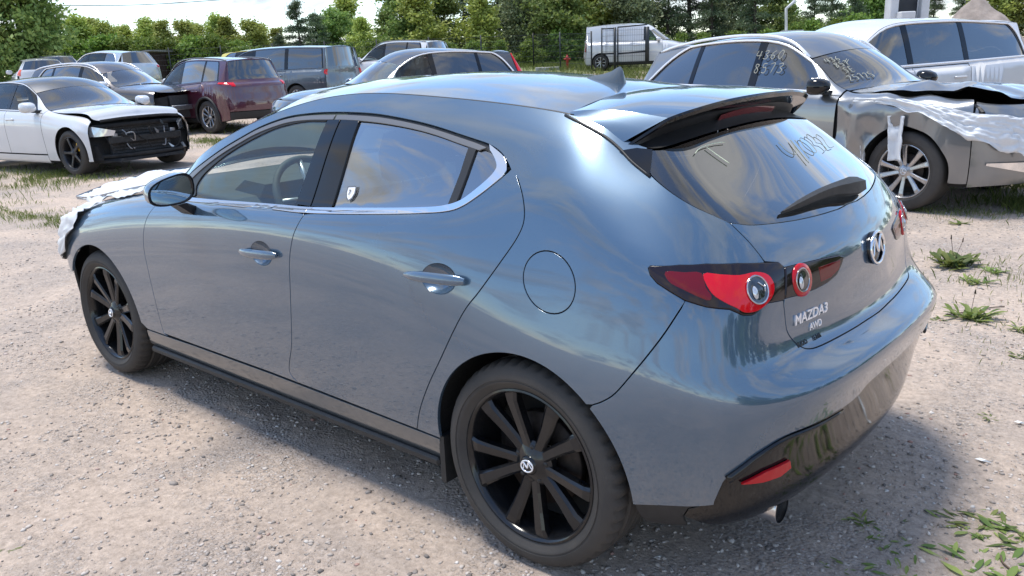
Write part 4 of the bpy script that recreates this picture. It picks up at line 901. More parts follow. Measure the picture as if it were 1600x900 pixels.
mb = MB(); mb.box((-.2, 0, .86), (.5, 1.1, .02)); mb.build('parcel_shelf', 'interior_dark', car)
mb = MB(); mb.box((1.62, 0, .55), (.9, .2, .3), bev=.03); mb.build('centre_console', 'interior_dark', car)
# wheels
def cap_mark(w):
    mb = MB(); emblem_strokes(mb, (0, -.0035, 0), (-1, 0, 0), (0, 0, 1), .019, None, .0019); mb.build('cap_mark', 'chrome_white', w)
YW = .868
wheel(car, (0, YW, .3235), hub=cap_mark, cap='gloss_black', camber=R(1.0)).rotation_euler.rotate_axis('Y', R(14))
wheel(car, (2.725, YW-.005, .3235), hub=cap_mark, cap='gloss_black', camber=R(.7), steer=R(1.0)).rotation_euler.rotate_axis('Y', R(38))
wheel(car, (0, -YW, .3235), side=-1, cap='gloss_black'); wheel(car, (2.725, -YW+.005, .3235), side=-1, cap='gloss_black')
# ---------------------------------------------------------------- ground
CAMX, CAMY = cam.location[0], cam.location[1]
FW = (.6462, -.7632); RT = (-.7632, -.6462)
_T = smooth([(0, 0), (9.5, 0), (14, .045), (20, .13), (24, .32), (28, .56), (32, .75), (36, .93), (45, 1.12), (80, 1.4), (200, 1.6), (1700, 1.6)], 8); _TX, _TY = _T[:, 0], _T[:, 1]
def terrain(x, y):
    d = (x-CAMX)*FW[0]+(y-CAMY)*FW[1]
    return np.interp(d, _TX, _TY)
def ground_mat():
    m = bpy.data.materials.new('sandy_gravel'); t = nodes(m); L = t.links.new
    b = t.nodes.new('ShaderNodeBsdfPrincipled'); o = t.nodes.new('ShaderNodeOutputMaterial'); L(b.outputs[0], o.inputs[0])
    tcn = t.nodes.new('ShaderNodeTexCoord')
    def nz_(sc, de=8, ro=.6, di=0):
        n = t.nodes.new('ShaderNodeTexNoise'); n.inputs['Scale'].default_value = sc; n.inputs['Detail'].default_value = de; n.inputs['Roughness'].default_value = ro; n.inputs['Distortion'].default_value = di; L(tcn.outputs['Object'], n.inputs['Vector']); return n
    def ramp(n, p0, p1, c0, c1):
        r = t.nodes.new('ShaderNodeValToRGB'); r.color_ramp.elements[0].position = p0; r.color_ramp.elements[1].position = p1; r.color_ramp.elements[0].color = c0+(1,); r.color_ramp.elements[1].color = c1+(1,); L(n, r.inputs[0]); return r
    def mix(f, a, b_, mode='MIX'):
        x = t.nodes.new('ShaderNodeMix'); x.data_type = 'RGBA'; x.blend_type = mode
        (L(f, x.inputs[0]) if not isinstance(f, float) else setattr(x.inputs[0], 'default_value', f)); L(a, x.inputs[6]); L(b_, x.inputs[7]); return x.outputs[2]
    base = ramp(nz_(.8, 8, .7, .6).outputs[0], .42, .60, (.59, .485, .405), (.46, .39, .34))
    fine = ramp(nz_(38, 9, .75).outputs[0], .32, .72, (.62, .60, .58), (1.22, 1.2, 1.17))
    c = mix(1.0, base.outputs[0], fine.outputs[0], 'MULTIPLY')
    v = t.nodes.new('ShaderNodeTexVoronoi'); v.inputs['Scale'].default_value = 75; L(tcn.outputs['Object'], v.inputs['Vector'])
    pm = ramp(nz_(1.6, 5, .7).outputs[0], .46, .60, (0, 0, 0), (1, 1, 1))
    pc = ramp(v.outputs['Color'], .1, .9, (.20, .175, .16), (.68, .61, .56))
    pe = ramp(v.outputs['Distance'], .30, .62, (1, 1, 1), (0, 0, 0))
    k = t.nodes.new('ShaderNodeMath'); k.operation = 'MULTIPLY'; L(pm.outputs[0], k.inputs[0]); L(pe.outputs[0], k.inputs[1])
    k2 = t.nodes.new('ShaderNodeMath'); k2.operation = 'MULTIPLY'; k2.inputs[1].default_value = .7; L(k.outputs[0], k2.inputs[0])
    c = mix(k2.outputs[0], c, pc.outputs[0])
    L(c, b.inputs['Base Color']); b.inputs['Roughness'].default_value = .95; b.inputs['Specular IOR Level'].default_value = .2
    h1 = nz_(14, 9, .75); bp1 = t.nodes.new('ShaderNodeBump'); bp1.inputs['Strength'].default_value = .7; bp1.inputs['Distance'].default_value = .03; L(h1.outputs[0], bp1.inputs['Height'])
    bp2 = t.nodes.new('ShaderNodeBump'); bp2.inputs['Strength'].default_value = .6; bp2.inputs['Distance'].default_value = .012; L(k.outputs[0], bp2.inputs['Height']); L(bp1.outputs[0], bp2.inputs['Normal'])
    bp3 = t.nodes.new('ShaderNodeBump'); bp3.inputs['Strength'].default_value = .5; bp3.inputs['Distance'].default_value = .006; L(nz_(120, 6, .8).outputs[0], bp3.inputs['Height']); L(bp2.outputs[0], bp3.inputs['Normal'])
    L(bp3.outputs[0], b.inputs['Normal']); M['sandy_gravel'] = m
ground_mat()
def vnoise(x, y, sc, seed):
    """smooth value noise"""
    r_ = np.random.default_rng(seed); T = r_.random((64, 64)); x = x/sc; y = y/sc
    i, j = np.floor(x).astype(int), np.floor(y).astype(int); fx, fy = x-i, y-j; fx = fx*fx*(3-2*fx); fy = fy*fy*(3-2*fy)
    g = lambda a, b: T[a % 64, b % 64]
    return (g(i, j)*(1-fx)+g(i+1, j)*fx)*(1-fy)+(g(i, j+1)*(1-fx)+g(i+1, j+1)*fx)*fy
def micro(x, y):
    d = np.hypot(x-CAMX, y-CAMY); f = np.clip(1.5-d/12, 0, 1)
    return f*(.022*(vnoise(x, y, .9, 1)-.5)+.012*(vnoise(x, y, .28, 2)-.5)+.007*(vnoise(x, y, .09, 3)-.5)-.004)
def gz(x, y): x = np.asarray(x, float); y = np.asarray(y, float); return terrain(x, y)+micro(x, y)
def ground():
    # polar sheet about the camera foot point, finer near it
    th = np.linspace(0, 2*np.pi, 361)
    ang = np.concatenate([np.linspace(-R(42), R(42), 421), np.linspace(R(42), R(318), 93)[1:]]); a0 = math.atan2(FW[1], FW[0])
    rr = np.concatenate([np.linspace(0.02, 12, 300), 12*np.exp(np.linspace(0, math.log(1500/12), 80))[1:]])
    A, Q = np.meshgrid(ang+a0, rr, indexing='ij'); X = CAMX+Q*np.cos(A); Y = CAMY+Q*np.sin(A); Z = gz(X, Y)
    n, m = A.shape; idx = np.arange(n*m).reshape(n, m); F = np.stack([idx[:-1, :-1], idx[:-1, 1:], idx[1:, 1:], idx[1:, :-1]], -1).reshape(-1, 4)
    me = bpy.data.meshes.new('ground'); V = np.stack([X, Y, Z], -1).reshape(-1, 3)
    me.vertices.add(len(V)); me.vertices.foreach_set('co', V.ravel()); me.loops.add(F.size); me.loops.foreach_set('vertex_index', F.ravel()); me.polygons.add(len(F)); me.polygons.foreach_set('loop_start', np.arange(0, F.size, 4)); me.polygons.foreach_set('loop_total', np.full(len(F), 4)); me.update(); me.validate()
    me.polygons.foreach_set('use_smooth', np.ones(len(me.polygons), bool))
    me.flip_normals() if me.polygons[1000].normal.z < 0 else None
    o = link('ground', me, 'sandy_gravel'); tag(o, 'bare sandy ground strewn with fine gravel', None, None, 'structure'); return o
ground()
# ---------------------------------------------------------------- parked cars behind, each from its own measurements
def cr_curve(pts, n=10):
    P = smooth(sorted(pts), n); return lambda x: np.interp(x, P[:, 0], P[:, 1])
def car_sheet(q):
    w, gc, xn, xt, wb = q['w'], q['gc'], q['xn'], q['xt'], q['wb']; xa, xw, xr = q['xa'], q['xw'], q['xr']
    belt = cr_curve(q['belt']); rail = cr_curve(q['rail']); yr = cr_curve(q['yr'])
    cols = []
    zh = q['zh']; fr = [0, .10, .36, .60, .78, .86, .90, .94, .97, 1.0]; fx = q.get('fx', [-.10, -.03, 0, .0, -.02, -.05, -.07, -.09, -.11, -.14])
    for y, bow in ((0, 0), (.48*w, .045), (.82*w, .20)):
        cols.append([(xn-bow*(1 if k < 5 else .9)+fx[k], y*(1-.012*max(0, k-4)), gc+(zh-gc)*fr[k]+(.02 if y > .7*w else 0)*(k > 4)) for k in range(10)])
    nf = wb+ (xn-wb)*.45
    xs = [nf, wb, xa+.10, xa-.22, (xa-.22+xw)/2, xw, xw*.45, .28*xw, -.0, xr+.22]
    xs = [nf, wb, xa+.10, xa-.25, (xa-.25+xw)/2, xw-.02, xw-.5, (xw-.5)*.52, .02, min(-.30, xr+.12)]
    for x in xs:
        pl = 1-.045*np.clip((x-wb)/(xn-wb), 0, 1)-.03*np.clip(-x/-xt, 0, 1)
        hb = float(belt(x)); zsh = hb-.12
        if x > xa:                                  # wing: upper rows close up along the bonnet edge
            r = [(x, .88*w*pl, gc), (x, .95*w*pl, gc+.04), (x, .985*w*pl, .46), (x, 1.0*w*pl, .66), (x, .985*w*pl, zsh), (x, .95*w*pl, hb-.045), (x, .915*w*pl, hb-.015), (x, .885*w*pl, hb), (x, .855*w*pl, hb+.010), (x, .82*w*pl, hb+.018)]
        else:
            zt = float(rail(x)); yt = float(yr(x)); b = .915*w*pl
            r = [(x, .88*w*pl, gc), (x, .95*w*pl, gc+.04), (x, .985*w*pl, .46), (x, 1.0*w*pl, .70), (x, .985*w*pl, zsh), (x, .95*w*pl, hb-.03), (x, b, hb)]
            for t, bu in ((.5, .012), (.86, .008), (1, 0)):
                r.append((x, b+(yt-b)*t+bu, hb+(zt-hb)*t))
        cols.append(r)
    zg, xg, zt = q['zg'], q['xg'], q['zt']; wt = q.get('wt', .97); ytr = float(yr(xr))
    ztl = [gc+.05, gc+.09, .48, .70, zg-.22, zg-.06, zg]; xtl = q.get('tailx', [.14, .05, 0, .0, .03, .05, None])
    for yf, dx in ((.86, .13), (.5, .025), (0, 0)):
        r = []
        for k in range(7):
            x = (xt+xtl[k]) if xtl[k] is not None else xg
            r.append((x+dx*(1 if k else .6), yf*w*wt*(1, 1, 1, 1, .985, .96, .93)[k], ztl[k]))
        for t in (.5, .86, 1):
            r.append((xg+(xr-xg)*t+dx*(1-.2*t), yf*(w*wt*.93+(ytr*1.12-w*wt*.93)*t), zg+(zt-zg)*t-(.03*t if yf > .8 else 0)))
        cols.append(r)
    return Surf(cols, fit=2, m0=1, m1=1)
def make_car(name, label, q, loc, hdg, z=None, group=None, cat='car'):
    car = empty(name, (loc[0], loc[1], float(terrain(loc[0], loc[1])) if z is None else z), hdg); tag(car, label, cat, group)
    S = car_sheet(q); pt, st = q['paint'], q.get('step', .09); n = S.nu-1
    ux = lambda x, z=.66: float(S.uv([(x, z)], (0, 2), (2.2, 13), (2, 6))[0][0])
    wb, xa = q['wb'], q['xa']; Rt = q.get('Rt', .35)
    uD = ux(xa+.06); uB = ux(q['xb']); uC = ux(q['xc']); uR = n-2.35; uF = 2.55
    def rect(u0, u1, v0, v1, k=14): return np.concatenate([np.stack([np.linspace(u0, u1, k), np.full(k, v0)], 1)[:-1], np.stack([np.full(k, u1), np.linspace(v0, v1, k)], 1)[:-1], np.stack([np.linspace(u1, u0, k), np.full(k, v1)], 1)[:-1], np.stack([np.full(k, u0), np.linspace(v1, v0, k)], 1)[:-1]])
    def arch(x, lim):
        a = np.linspace(0, 2*np.pi, 60, endpoint=False); Ra = Rt+.045
        P = [(x+Ra*math.cos(t), max(Rt+.01+Ra*math.sin(t), q['gc']-.0)) for t in a]
        uvp = S.uv(P, (0, 2), lim, (0, 7)); low = np.array([p_[1] for p_ in P]) < q['gc']+.05; uvp[low, 1] = .2; return uvp
    aF = arch(wb, (1.6, 6.5)); aR = arch(0, (8.5, n-1.2)); ga = .004
    K = dict(step=st, gap=ga, flange=None)
    skip = q.get('skip', ())
    uA0 = 5.35+q.get('dlo0', 0); 
    # window outlines in uv
    v0, v1 = 6.12, 8.62; uE = q.get('uE', 11.55)
    def dlo(u0, u1, rf, rb, m=.0):
        f = [(u0+m+rf*(1-t)*0+(rf*t), v0+m*2+(v1-v0-m*4)*t) for t in np.linspace(0, 1, 8)]
        t_ = [(u, v1-m*2) for u in np.linspace(u0+m+rf, u1-m-rb, 16)[1:-1]]
        b = [(u1-m-rb*t, v0+m*2+(v1-v0-m*4)*t) for t in np.linspace(1, 0, 8)]
        bo = [(u, v0+m*2) for u in np.linspace(u1-m, u0+m, 16)[1:-1]]
        return np.array(f+t_+b+bo)
    sur = dlo(uA0, uE, q.get('rf', 1.15), q.get('rb', .55)); 
    panes = [dlo(uA0+.10, uB-.07, q.get('rf', 1.15)*.93, .0, .03), dlo(uB+.07, uC-.06+q.get('dc', 0), 0, .0, .03)]
    if uE-uC > .5: panes.append(dlo(uC+.04+q.get('dc', 0), uE-.10, 0, q.get('rb', .55)*.9, .03))
    for sd_ in ('L', 'R'):
        s = 1 if sd_ == 'L' else -1
        far = q.get('near', 'LR').find(sd_) < 0
        panel('front_fender', S, [rect(uF, uD, 1, 9)], pt, car, sd_, cuts=[aF], **K) if 'fender'+sd_ not in skip else None
        d1 = panel('door', S, [rect(uD, uB, 1.45, 5.95)], pt, car, sd_, cuts=[aF], **K); d2 = panel('door', S, [rect(uB, uC, 1.45, 5.95)], pt, car, sd_, cuts=[aR], **K)
        sk = panel('sill', S, [rect(uD, uC, .5, 1.4)], q.get('sill', 'plastic_black'), car, sd_, cuts=[aF, aR], **K)
        panel('quarter_panel', S, [rect(uC, uR, 1, 9)], pt, car, sd_, cuts=[aR, sur], **K)
        panel('roof_side', S, [np.concatenate([rect(uD, uC, 5.98, 9)])], q.get('roofside', pt), car, sd_, cuts=[sur], **K)
        panel('window_surround', S, [sur]+panes, 'gloss_black', car, sd_, step=st, gap=0, flange=None, off=-.006)
        for i, pn in enumerate(panes): panel('window_pane', S, [pn], q['glass'][min(i, len(q['glass'])-1)], (d1, d2, car)[i], sd_, step=st, gap=-.004, flange=None, off=-.010)
        panel('inner_shell', S, [rect(uF, n-1.9, .6, 8.98)], 'liner_black', car, sd_, cuts=[aF, aR, sur], step=st*1.3, gap=0, flange=None, off=-.025)
        if q.get('chrome'):
            P, Pu, Pv = S.ev(sur[:, 0], sur[:, 1]); P = P+S.nrm(Pu, Pv)*.004; P[:, 1] *= s; mb = MB(); mb.tube(P, q['chrome'], 6, closed=True); mb.build('window_trim', 'chrome_white', car)
        if q.get('clad'):
            for (xc_, lim) in ((wb, (1.6, 6.5)), (0, (8.5, n-1.2))):
                uvp = S.uv([(xc_+(Rt+.055)*math.cos(t), Rt+.01+(Rt+.055)*math.sin(t)) for t in np.linspace(R(-22), R(202), 40)], (0, 2), lim, (0, 7)); P, Pu, Pv = S.ev(uvp[:, 0], uvp[:, 1]); P = P+S.nrm(Pu, Pv)*.004; P[:, 1] *= s; mb = MB(); mb.tube(P, .030, 6); mb.build('arch_cladding', 'plastic_black', car)
        if q.get('rails'):
            u_ = np.linspace(uA0+q.get('rf', 1.15)+.2, q.get('uRail', 12.1), 24); P = S.ev(u_, np.full(24, 9.))[0]; P[:, 2] += .030*np.minimum(1, np.minimum(np.arange(24), 23-np.arange(24))/2.5)+.004; P[:, 1] = P[:, 1]*.985*s; mb = MB(); mb.tube(P, .016, 8); mb.build('roof_rail', q['rails'], car)
        for dd, xh in ((d1, q['xb']+.16), (d2, q['xc']+.20)):
            uvp = S.uv([(xh, q['zhan'])], (0, 2), (3, 12), (2, 6)); P, Pu, Pv = S.ev(uvp[:, 0], uvp[:, 1]); p = P[0]*np.array([1, s, 1]); nn = S.nrm(Pu, Pv)[0]*np.array([1, s, 1]); mb = MB()
            mb.tube([p+np.array([t, 0, 0])+nn*(.035*(1-(t/.11)**4)) for t in np.linspace(-.11, .11, 9)], .013, 8); mb.build('handle', q.get('hand', pt), dd)
        # door mirror
        uvp = S.uv([(xa-.10, float(cr_curve(q['belt'])(xa-.1)))], (0, 2), (4, 7), (4, 7)); p = S.ev(uvp[:, 0], uvp[:, 1])[0][0]
        mb = MB(); P = []
        for a in np.linspace(0, 2*np.pi, 14, endpoint=False):
            for xx, sc in ((-.06, .92), (-.05, 1), (.02, .97), (.08, .70), (.115, .30)): P.append((p[0]+xx, s*(p[1]+.14+.115*sc*np.sign(math.cos(a))*abs(math.cos(a))**.7), p[2]+.075+.082*sc*np.sign(math.sin(a))*abs(math.sin(a))**.7))
        mb.hull(np.array(P)); mr = mb.build('door_mirror', q.get('mirror', pt), car, 50); mr.data.polygons.foreach_set('use_smooth', np.ones(len(mr.data.polygons), bool))
        mb = MB(); mb.hull(np.array([(p[0]+a, s*(p[1]+b), p[2]+c) for a in (-.03, .05) for b, c in ((-.04, -.02), (-.04, .03), (.12, .03), (.12, .0))])); mb.build('mirror_stalk', 'plastic_black', mr)
        if q.get('head'):
            hu = q['head']; panel('headlamp', S, [np.array(hu['uv'])], hu['mat'], car, sd_, step=.05, gap=0, off=.006, flange=.02)
        for tl in q.get('tail', ()): panel('tail_lamp', S, [np.array(tl['uv'])], tl['mat'], car, sd_, step=.04, gap=0, off=.008, flange=.012)
        for xw_ in (0, wb):
            if (xw_ == wb and q.get('wheelF') == 'none'): continue
            wheel(car, (xw_, s*(q['w']*.965), Rt), Rt=Rt, wd=q.get('wd', .225), Rr=q.get('Rr', .245), side=s, style=q.get('wstyle', 'twin'), rim=q.get('rim', 'rim_silver'), n=40, detail=0, ns=q.get('ns', 10), brake=q.get('brake'), disc=True)
    if q.get('fendfx'):
        o_ = [c_ for c_ in car.children if c_.name.startswith('front_fender')][1]; me_ = o_.data; V_ = np.array([v_.co[:] for v_ in me_.vertices]); V_ = q['fendfx'](V_); me_.vertices.foreach_set('co', V_.ravel()); me_.attributes.remove(me_.attributes['custom_normal']) if 'custom_normal' in me_.attributes else None; me_.update()
    if 'fb' not in skip: panel('front_bumper', S, [rect(0, uF, .8, q.get('vfb', 8.95), 24)], pt, car, 'C', clin='u', **K)
    tgp = panel('tailgate', S, [rect(uR, n, q.get('vtg', 2.6), 9, 24)], pt, car, 'C', clin='u', cuts=[rect(uR+q.get('rwu', .32), n+.5, 6.25, 8.7)], **K)
    panel('rear_window', S, [rect(uR+q.get('rwu', .32), n, 6.25, 8.7, 24)], q['glass'][-1], tgp, 'C', clin='u', step=st, gap=.0, off=-.006, flange=None)
    panel('rear_bumper', S, [rect(uR, n, .8, q.get('vtg', 2.6)-.04, 24)], q.get('rbump', pt), car, 'C', clin='u', step=st, gap=ga, flange=None)
    panel('inner_shell', S, [rect(n-2.2, n, .8, 6.2, 16)], 'liner_black', car, 'C', clin='u', step=.2, gap=0, flange=None, off=-.025)
    uW = uA0+q.get('rf', 1.15)+.12
    def cap(nm, u0, u1, m, cr, bw, parent=car, k=12, fx=None):
        Cp = hero_cap(S, u0, u1, k, lambda u: float(np.interp(u, [u0, u1], cr)), lambda u: float(np.interp(u, [u0, u1], bw)), rows=5)
        lp = rect(0, k-1, 0, 4, 24); V, N, F = panel_mesh(nm, Cp, [lp], step=st, gap=.004, flange=None, clin='v')
        if N[:, 2].mean() < 0: N = -N; F = [f[::-1] for f in F]
        V, N, F = both(V, N, F)
        if fx is None: return link(nm, to_mesh(nm, V, N, F), m, parent)
        V = fx(V); mb_ = MB(); mb_.add(V, F, True); return mb_.build(nm, m, parent)
    if 'hood' not in skip: cap('hood', .2, 5.0, pt, (.02, q.get('hcr', .07)), (0, .10), fx=q.get('hoodfx'))
    cap('windscreen', 5.05, uW, q['glass'][0] if not q.get('wsg') else q['wsg'], (q.get('hcr', .07)*.8, .085), (.24, .14))
    cap('roof', uW+.03, n-.05, q.get('roof', pt), (.080, .02), (.14, -.0), k=16)
    mb = MB(); mb.box((wb/2+.05, 0, q['gc']+.10), (wb-.80, 1.5*q['w'], .16)); mb.build('underbody', 'liner_black', car)
    for (xs_, ys_) in ((wb*.52, .37), (wb*.52, -.37), (wb*.20, .38), (wb*.20, -.38)):
        mb = MB(); zb = float(cr_curve(q['belt'])(xs_)); mb.hull(np.array([(xs_+a, ys_+b, c) for b in (-.23, .23) for a, c in ((.35, .45), (.38, .60), (-.1, .58), (-.16, zb+.05), (-.28, zb+.06), (-.28, .5))])); mb.hull(np.array([(xs_-.23+a, ys_+b, zb+.08+c) for b in (-.13, .13) for a, c in ((.06, .02), (.05, .17), (-.03, .17), (-.04, .02))])); mb.build('seat', 'interior_dark', car)
    mb = MB(); zb = float(cr_curve(q['belt'])(xa-.2)); mb.hull(np.array([(x, y, z_) for y in (-.72*q['w'], .72*q['w']) for x, z_ in ((xa+.15, zb+.0), (xa+.15, .5), (xa-.45, zb-.03), (xa-.40, .55))])); mb.build('dashboard', 'interior_dark', car)
    for s in (1, -1):
        for x_ in (0, wb):
            mb = MB(); Ra = Rt+.05
            mb.grid(np.array([[(x_+Ra*math.cos(a), s*yy, Rt+.01+Ra*math.sin(a)) for yy in (q['w']*.94, q['w']*.55)] for a in np.linspace(R(-15), R(195), 20)])); mb.grid(np.array([[(x_+Ra*t*math.cos(a), s*q['w']*.55, Rt+.01+Ra*t*math.sin(a)) for t in (1, .02)] for a in np.linspace(R(-15), R(195), 20)])); mb.build('arch_liner', 'liner_black', car)
    return car, S
paint('white_paint', (.60, .61, .63), metal=0, rough=.4, dust=.06)
paint('brown_paint', (.055, .045, .042), metal=.5, rough=.35, dust=.15)
paint('maroon_paint', (.070, .007, .024), metal=.35, rough=.35, dust=.06)
paint('slate_paint', (.10, .125, .15), metal=.5, rough=.35, dust=.06)
paint('navy_paint', (.012, .022, .045), metal=.35, rough=.32, dust=.05)
paint('champagne_paint', (.21, .22, .23), metal=.7, rough=.3, dust=.15)
paint('silver_paint', (.45, .52, .58), metal=.6, rough=.35, dust=.06)
paint('yellow_paint', (.62, .52, .04), metal=0, rough=.4, dust=.06)
paint('black_roof', (.014, .015, .017), metal=.1, rough=.35, dust=.12)
glass('screen_glass', (.36, .40, .38), refl=2.2, dust=.06)
glass('tint_glass', (.06, .065, .07), refl=3.8, dust=.01)
def SPEC(**k): return k
def T(u0, u1, v0, v1, sk=0., n=6):
    """slanted lamp patch in uv"""
    return outl([(u0, v0), (u1, v0+sk)], [(u1, v0+sk), (u1, v1+sk)], [(u1, v1+sk), (u0, v1)], [(u0, v1), (u0, v0)], n=n)
SEDAN = SPEC(w=.925, gc=.16, xn=3.58, xt=-1.0, wb=2.82, xa=2.12, xw=1.35, xr=-.35, xb=1.15, xc=.30, zh=.72, zg=1.02, xg=-.65, zt=1.34,
    belt=[(-1, .98), (0, .98), (1.2, .95), (2.1, .93), (2.82, .86), (3.58, .74)], rail=[(-.5, 1.28), (.2, 1.37), (.9, 1.395), (1.35, 1.36), (1.75, 1.18), (2.12, .98)], yr=[(-.5, .55), (.5, .59), (1.35, .60), (2.12, .70)],
    paint='white_paint', roof='black_roof', roofside='white_paint', glass=['clear_glass', 'mid_glass', 'dark_glass'], wsg='screen_glass', Rt=.335, Rr=.24, rim='rim_grey', ns=5, wstyle='star', brake='brake_yellow', zhan=.82, sill='white_paint', skip=('fb',), uE=11.0, hcr=.06, hoodfx=lambda V: V+np.stack([0*V[:, 0]-.10*np.clip((V[:, 0]-3.2)/.3, 0, 1), 0*V[:, 0], .075*np.clip((V[:, 0]-2.3)/1.1, 0, 1)], 1))
CROSS = SPEC(w=.95, gc=.22, xn=3.65, xt=-.95, wb=2.80, xa=2.12, xw=1.25, xr=-.55, xb=1.10, xc=.22, zh=.92, zg=1.12, xg=-.85, zt=1.56,
    belt=[(-.9, 1.12), (0, 1.12), (1.2, 1.09), (2.1, 1.06), (2.8, 1.0), (3.65, .90)], rail=[(-.7, 1.50), (.2, 1.59), (.8, 1.61), (1.25, 1.57), (1.7, 1.36), (2.12, 1.10)], yr=[(-.7, .56), (.5, .60), (1.25, .60), (2.12, .72)],
    paint='brown_paint', glass=['screen_glass', 'tint_glass', 'tint_glass'], wsg='screen_glass', Rt=.36, Rr=.25, rim='rim_silver', zhan=.92, clad=True, chrome=.010, rails='chrome_white', uE=11.7, mirror='white_paint', skip=('fb',))
RAV = SPEC(w=.92, gc=.22, xn=3.55, xt=-.95, wb=2.66, xa=2.02, xw=1.20, xr=-.62, xb=1.05, xc=.18, zh=.95, zg=1.12, xg=-.80, zt=1.60, wt=.96,
    belt=[(-.9, 1.13), (0, 1.12), (1.2, 1.06), (2.0, 1.03), (2.66, 1.0), (3.55, .90)], rail=[(-.75, 1.56), (.2, 1.62), (.8, 1.63), (1.2, 1.59), (1.65, 1.36), (2.02, 1.10)], yr=[(-.75, .60), (.5, .62), (1.2, .62), (2.02, .72)],
    paint='maroon_paint', glass=['mid_glass', 'tint_glass', 'tint_glass', 'tint_glass'], wsg='screen_glass', Rt=.365, Rr=.245, rim='rim_silver', wstyle='vee', zhan=.93, clad=True, rails='trim_grey', uE=11.9, rbump='plastic_black', vtg=2.0, rb=.35,
    tail=[dict(uv=T(11.95, 13.3, 4.75, 5.85), mat='bright_red_lens'), dict(uv=T(12.3, 13.0, 3.2, 4.95), mat='maroon_paint')])
MINIVAN = SPEC(w=.99, gc=.17, xn=4.0, xt=-1.12, wb=3.08, xa=2.75, xw=1.95, xr=-.98, xb=1.55, xc=.35, zh=.95, zg=1.10, xg=-1.08, zt=1.70, wt=.97,
    belt=[(-1.1, 1.08), (0, 1.08), (1.5, 1.05), (2.75, 1.02), (3.08, 1.0), (4.0, .88)], rail=[(-1.1, 1.66), (0, 1.71), (1.2, 1.71), (1.95, 1.64), (2.4, 1.36), (2.75, 1.10)], yr=[(-1.1, .72), (.5, .74), (1.95, .70), (2.75, .78)],
    paint='slate_paint', glass=['mid_glass', 'tint_glass', 'tint_glass', 'tint_glass'], wsg='screen_glass', Rt=.345, Rr=.22, rim='rim_silver', zhan=.95, uE=12.2, rb=.15, vtg=2.0,
    tail=[dict(uv=T(12.35, 13.05, 4.3, 5.9), mat='bright_red_lens')])
NAVY = SPEC(w=.95, gc=.22, xn=3.72, xt=-.95, wb=2.865, xa=2.10, xw=1.28, xr=-.62, xb=1.10, xc=.20, zh=.92, zg=1.14, xg=-.86, zt=1.58, wt=.95,
    belt=[(-.9, 1.16), (0, 1.12), (1.2, 1.08), (2.1, 1.05), (2.8, 1.0), (3.72, .90)], rail=[(-.75, 1.52), (.2, 1.60), (.8, 1.62), (1.28, 1.58), (1.75, 1.34), (2.1, 1.10)], yr=[(-.75, .57), (.5, .61), (1.28, .61), (2.1, .72)],
    paint='navy_paint', glass=['clear_glass', 'tint_glass', 'tint_glass'], wsg='screen_glass', Rt=.365, Rr=.25, zhan=.93, chrome=.014, uE=12.0, rb=.75,
    tail=[dict(uv=T(12.2, 12.75, 4.6, 8.9), mat='bright_red_lens')], head=dict(uv=T(1.3, 2.9, 5.0, 7.0, .6), mat='clear_lens'))
GLC = SPEC(w=.945, gc=.22, xn=3.78, xt=-.92, wb=2.873, xa=2.10, xw=1.28, xr=-.60, xb=1.08, xc=.22, zh=.95, zg=1.10, xg=-.80, zt=1.55, wt=.95, step=.06,
    belt=[(-.9, 1.14), (0, 1.10), (1.2, 1.06), (2.1, 1.04), (2.8, 1.02), (3.78, .94)], rail=[(-.75, 1.44), (-.2, 1.535), (.4, 1.59), (.9, 1.60), (1.28, 1.56), (1.72, 1.34), (2.1, 1.09)], yr=[(-.75, .56), (.5, .62), (1.28, .62), (2.1, .72)],
    paint='champagne_paint', glass=['tint_glass', 'tint_glass', 'tint_glass'], wsg='screen_glass', Rt=.362, Rr=.245, rim='rim_silver', ns=10, wstyle='twin', zhan=.92, chrome=.013, rails='chrome_white', uE=12.0, rb=1.05, mirror='gloss_black',
    hoodfx=lambda V: V+np.stack([0*V[:, 0], 0*V[:, 0], np.clip((V[:, 0]-2.3)/.5, 0, 1)*np.clip((-V[:, 1]-.05)/.5, 0, 1)*(.035+.11*(vnoise(V[:, 0]+9, V[:, 1]+9, .16, 5)-.5))+.03*np.clip((V[:, 0]-2.3)/1., 0, 1)], 1),
    fendfx=lambda V: V+np.stack([.05*np.clip((2.75-V[:, 0])/.5, 0, 1), -(.12*vnoise(V[:, 0]+9, V[:, 2]+9, .17, 6))*np.clip((2.75-V[:, 0])/.3, 0, 1)-.05*np.clip((V[:, 2]-.75)/.2, 0, 1)*vnoise(V[:, 0]+9, V[:, 2]+9, .12, 8), .05*(vnoise(V[:, 0]+4, V[:, 2]+9, .2, 7)-.5)], 1))
BIGW = SPEC(w=.98, gc=.22, xn=4.05, xt=-1.15, wb=3.13, xa=2.40, xw=1.58, xr=-.95, xb=1.30, xc=.28, zh=1.02, zg=1.20, xg=-1.08, zt=1.74, wt=.96,
    belt=[(-1.1, 1.22), (0, 1.18), (1.2, 1.15), (2.4, 1.12), (3.1, 1.1), (4.05, .98)], rail=[(-1.05, 1.68), (-.2, 1.745), (.8, 1.76), (1.58, 1.70), (2.0, 1.44), (2.4, 1.18)], yr=[(-1.05, .64), (.5, .67), (1.58, .66), (2.4, .76)],
    paint='white_paint', glass=['tint_glass', 'tint_glass', 'tint_glass'], wsg='screen_glass', Rt=.385, Rr=.27, zhan=1.0, chrome=.014, uE=12.25, rb=.45,
    tail=[dict(uv=T(12.4, 13.6, 4.6, 5.8), mat='bright_red_lens')])
import copy as _cp
def var(base, **k): q = dict(base); q.update(k); return q
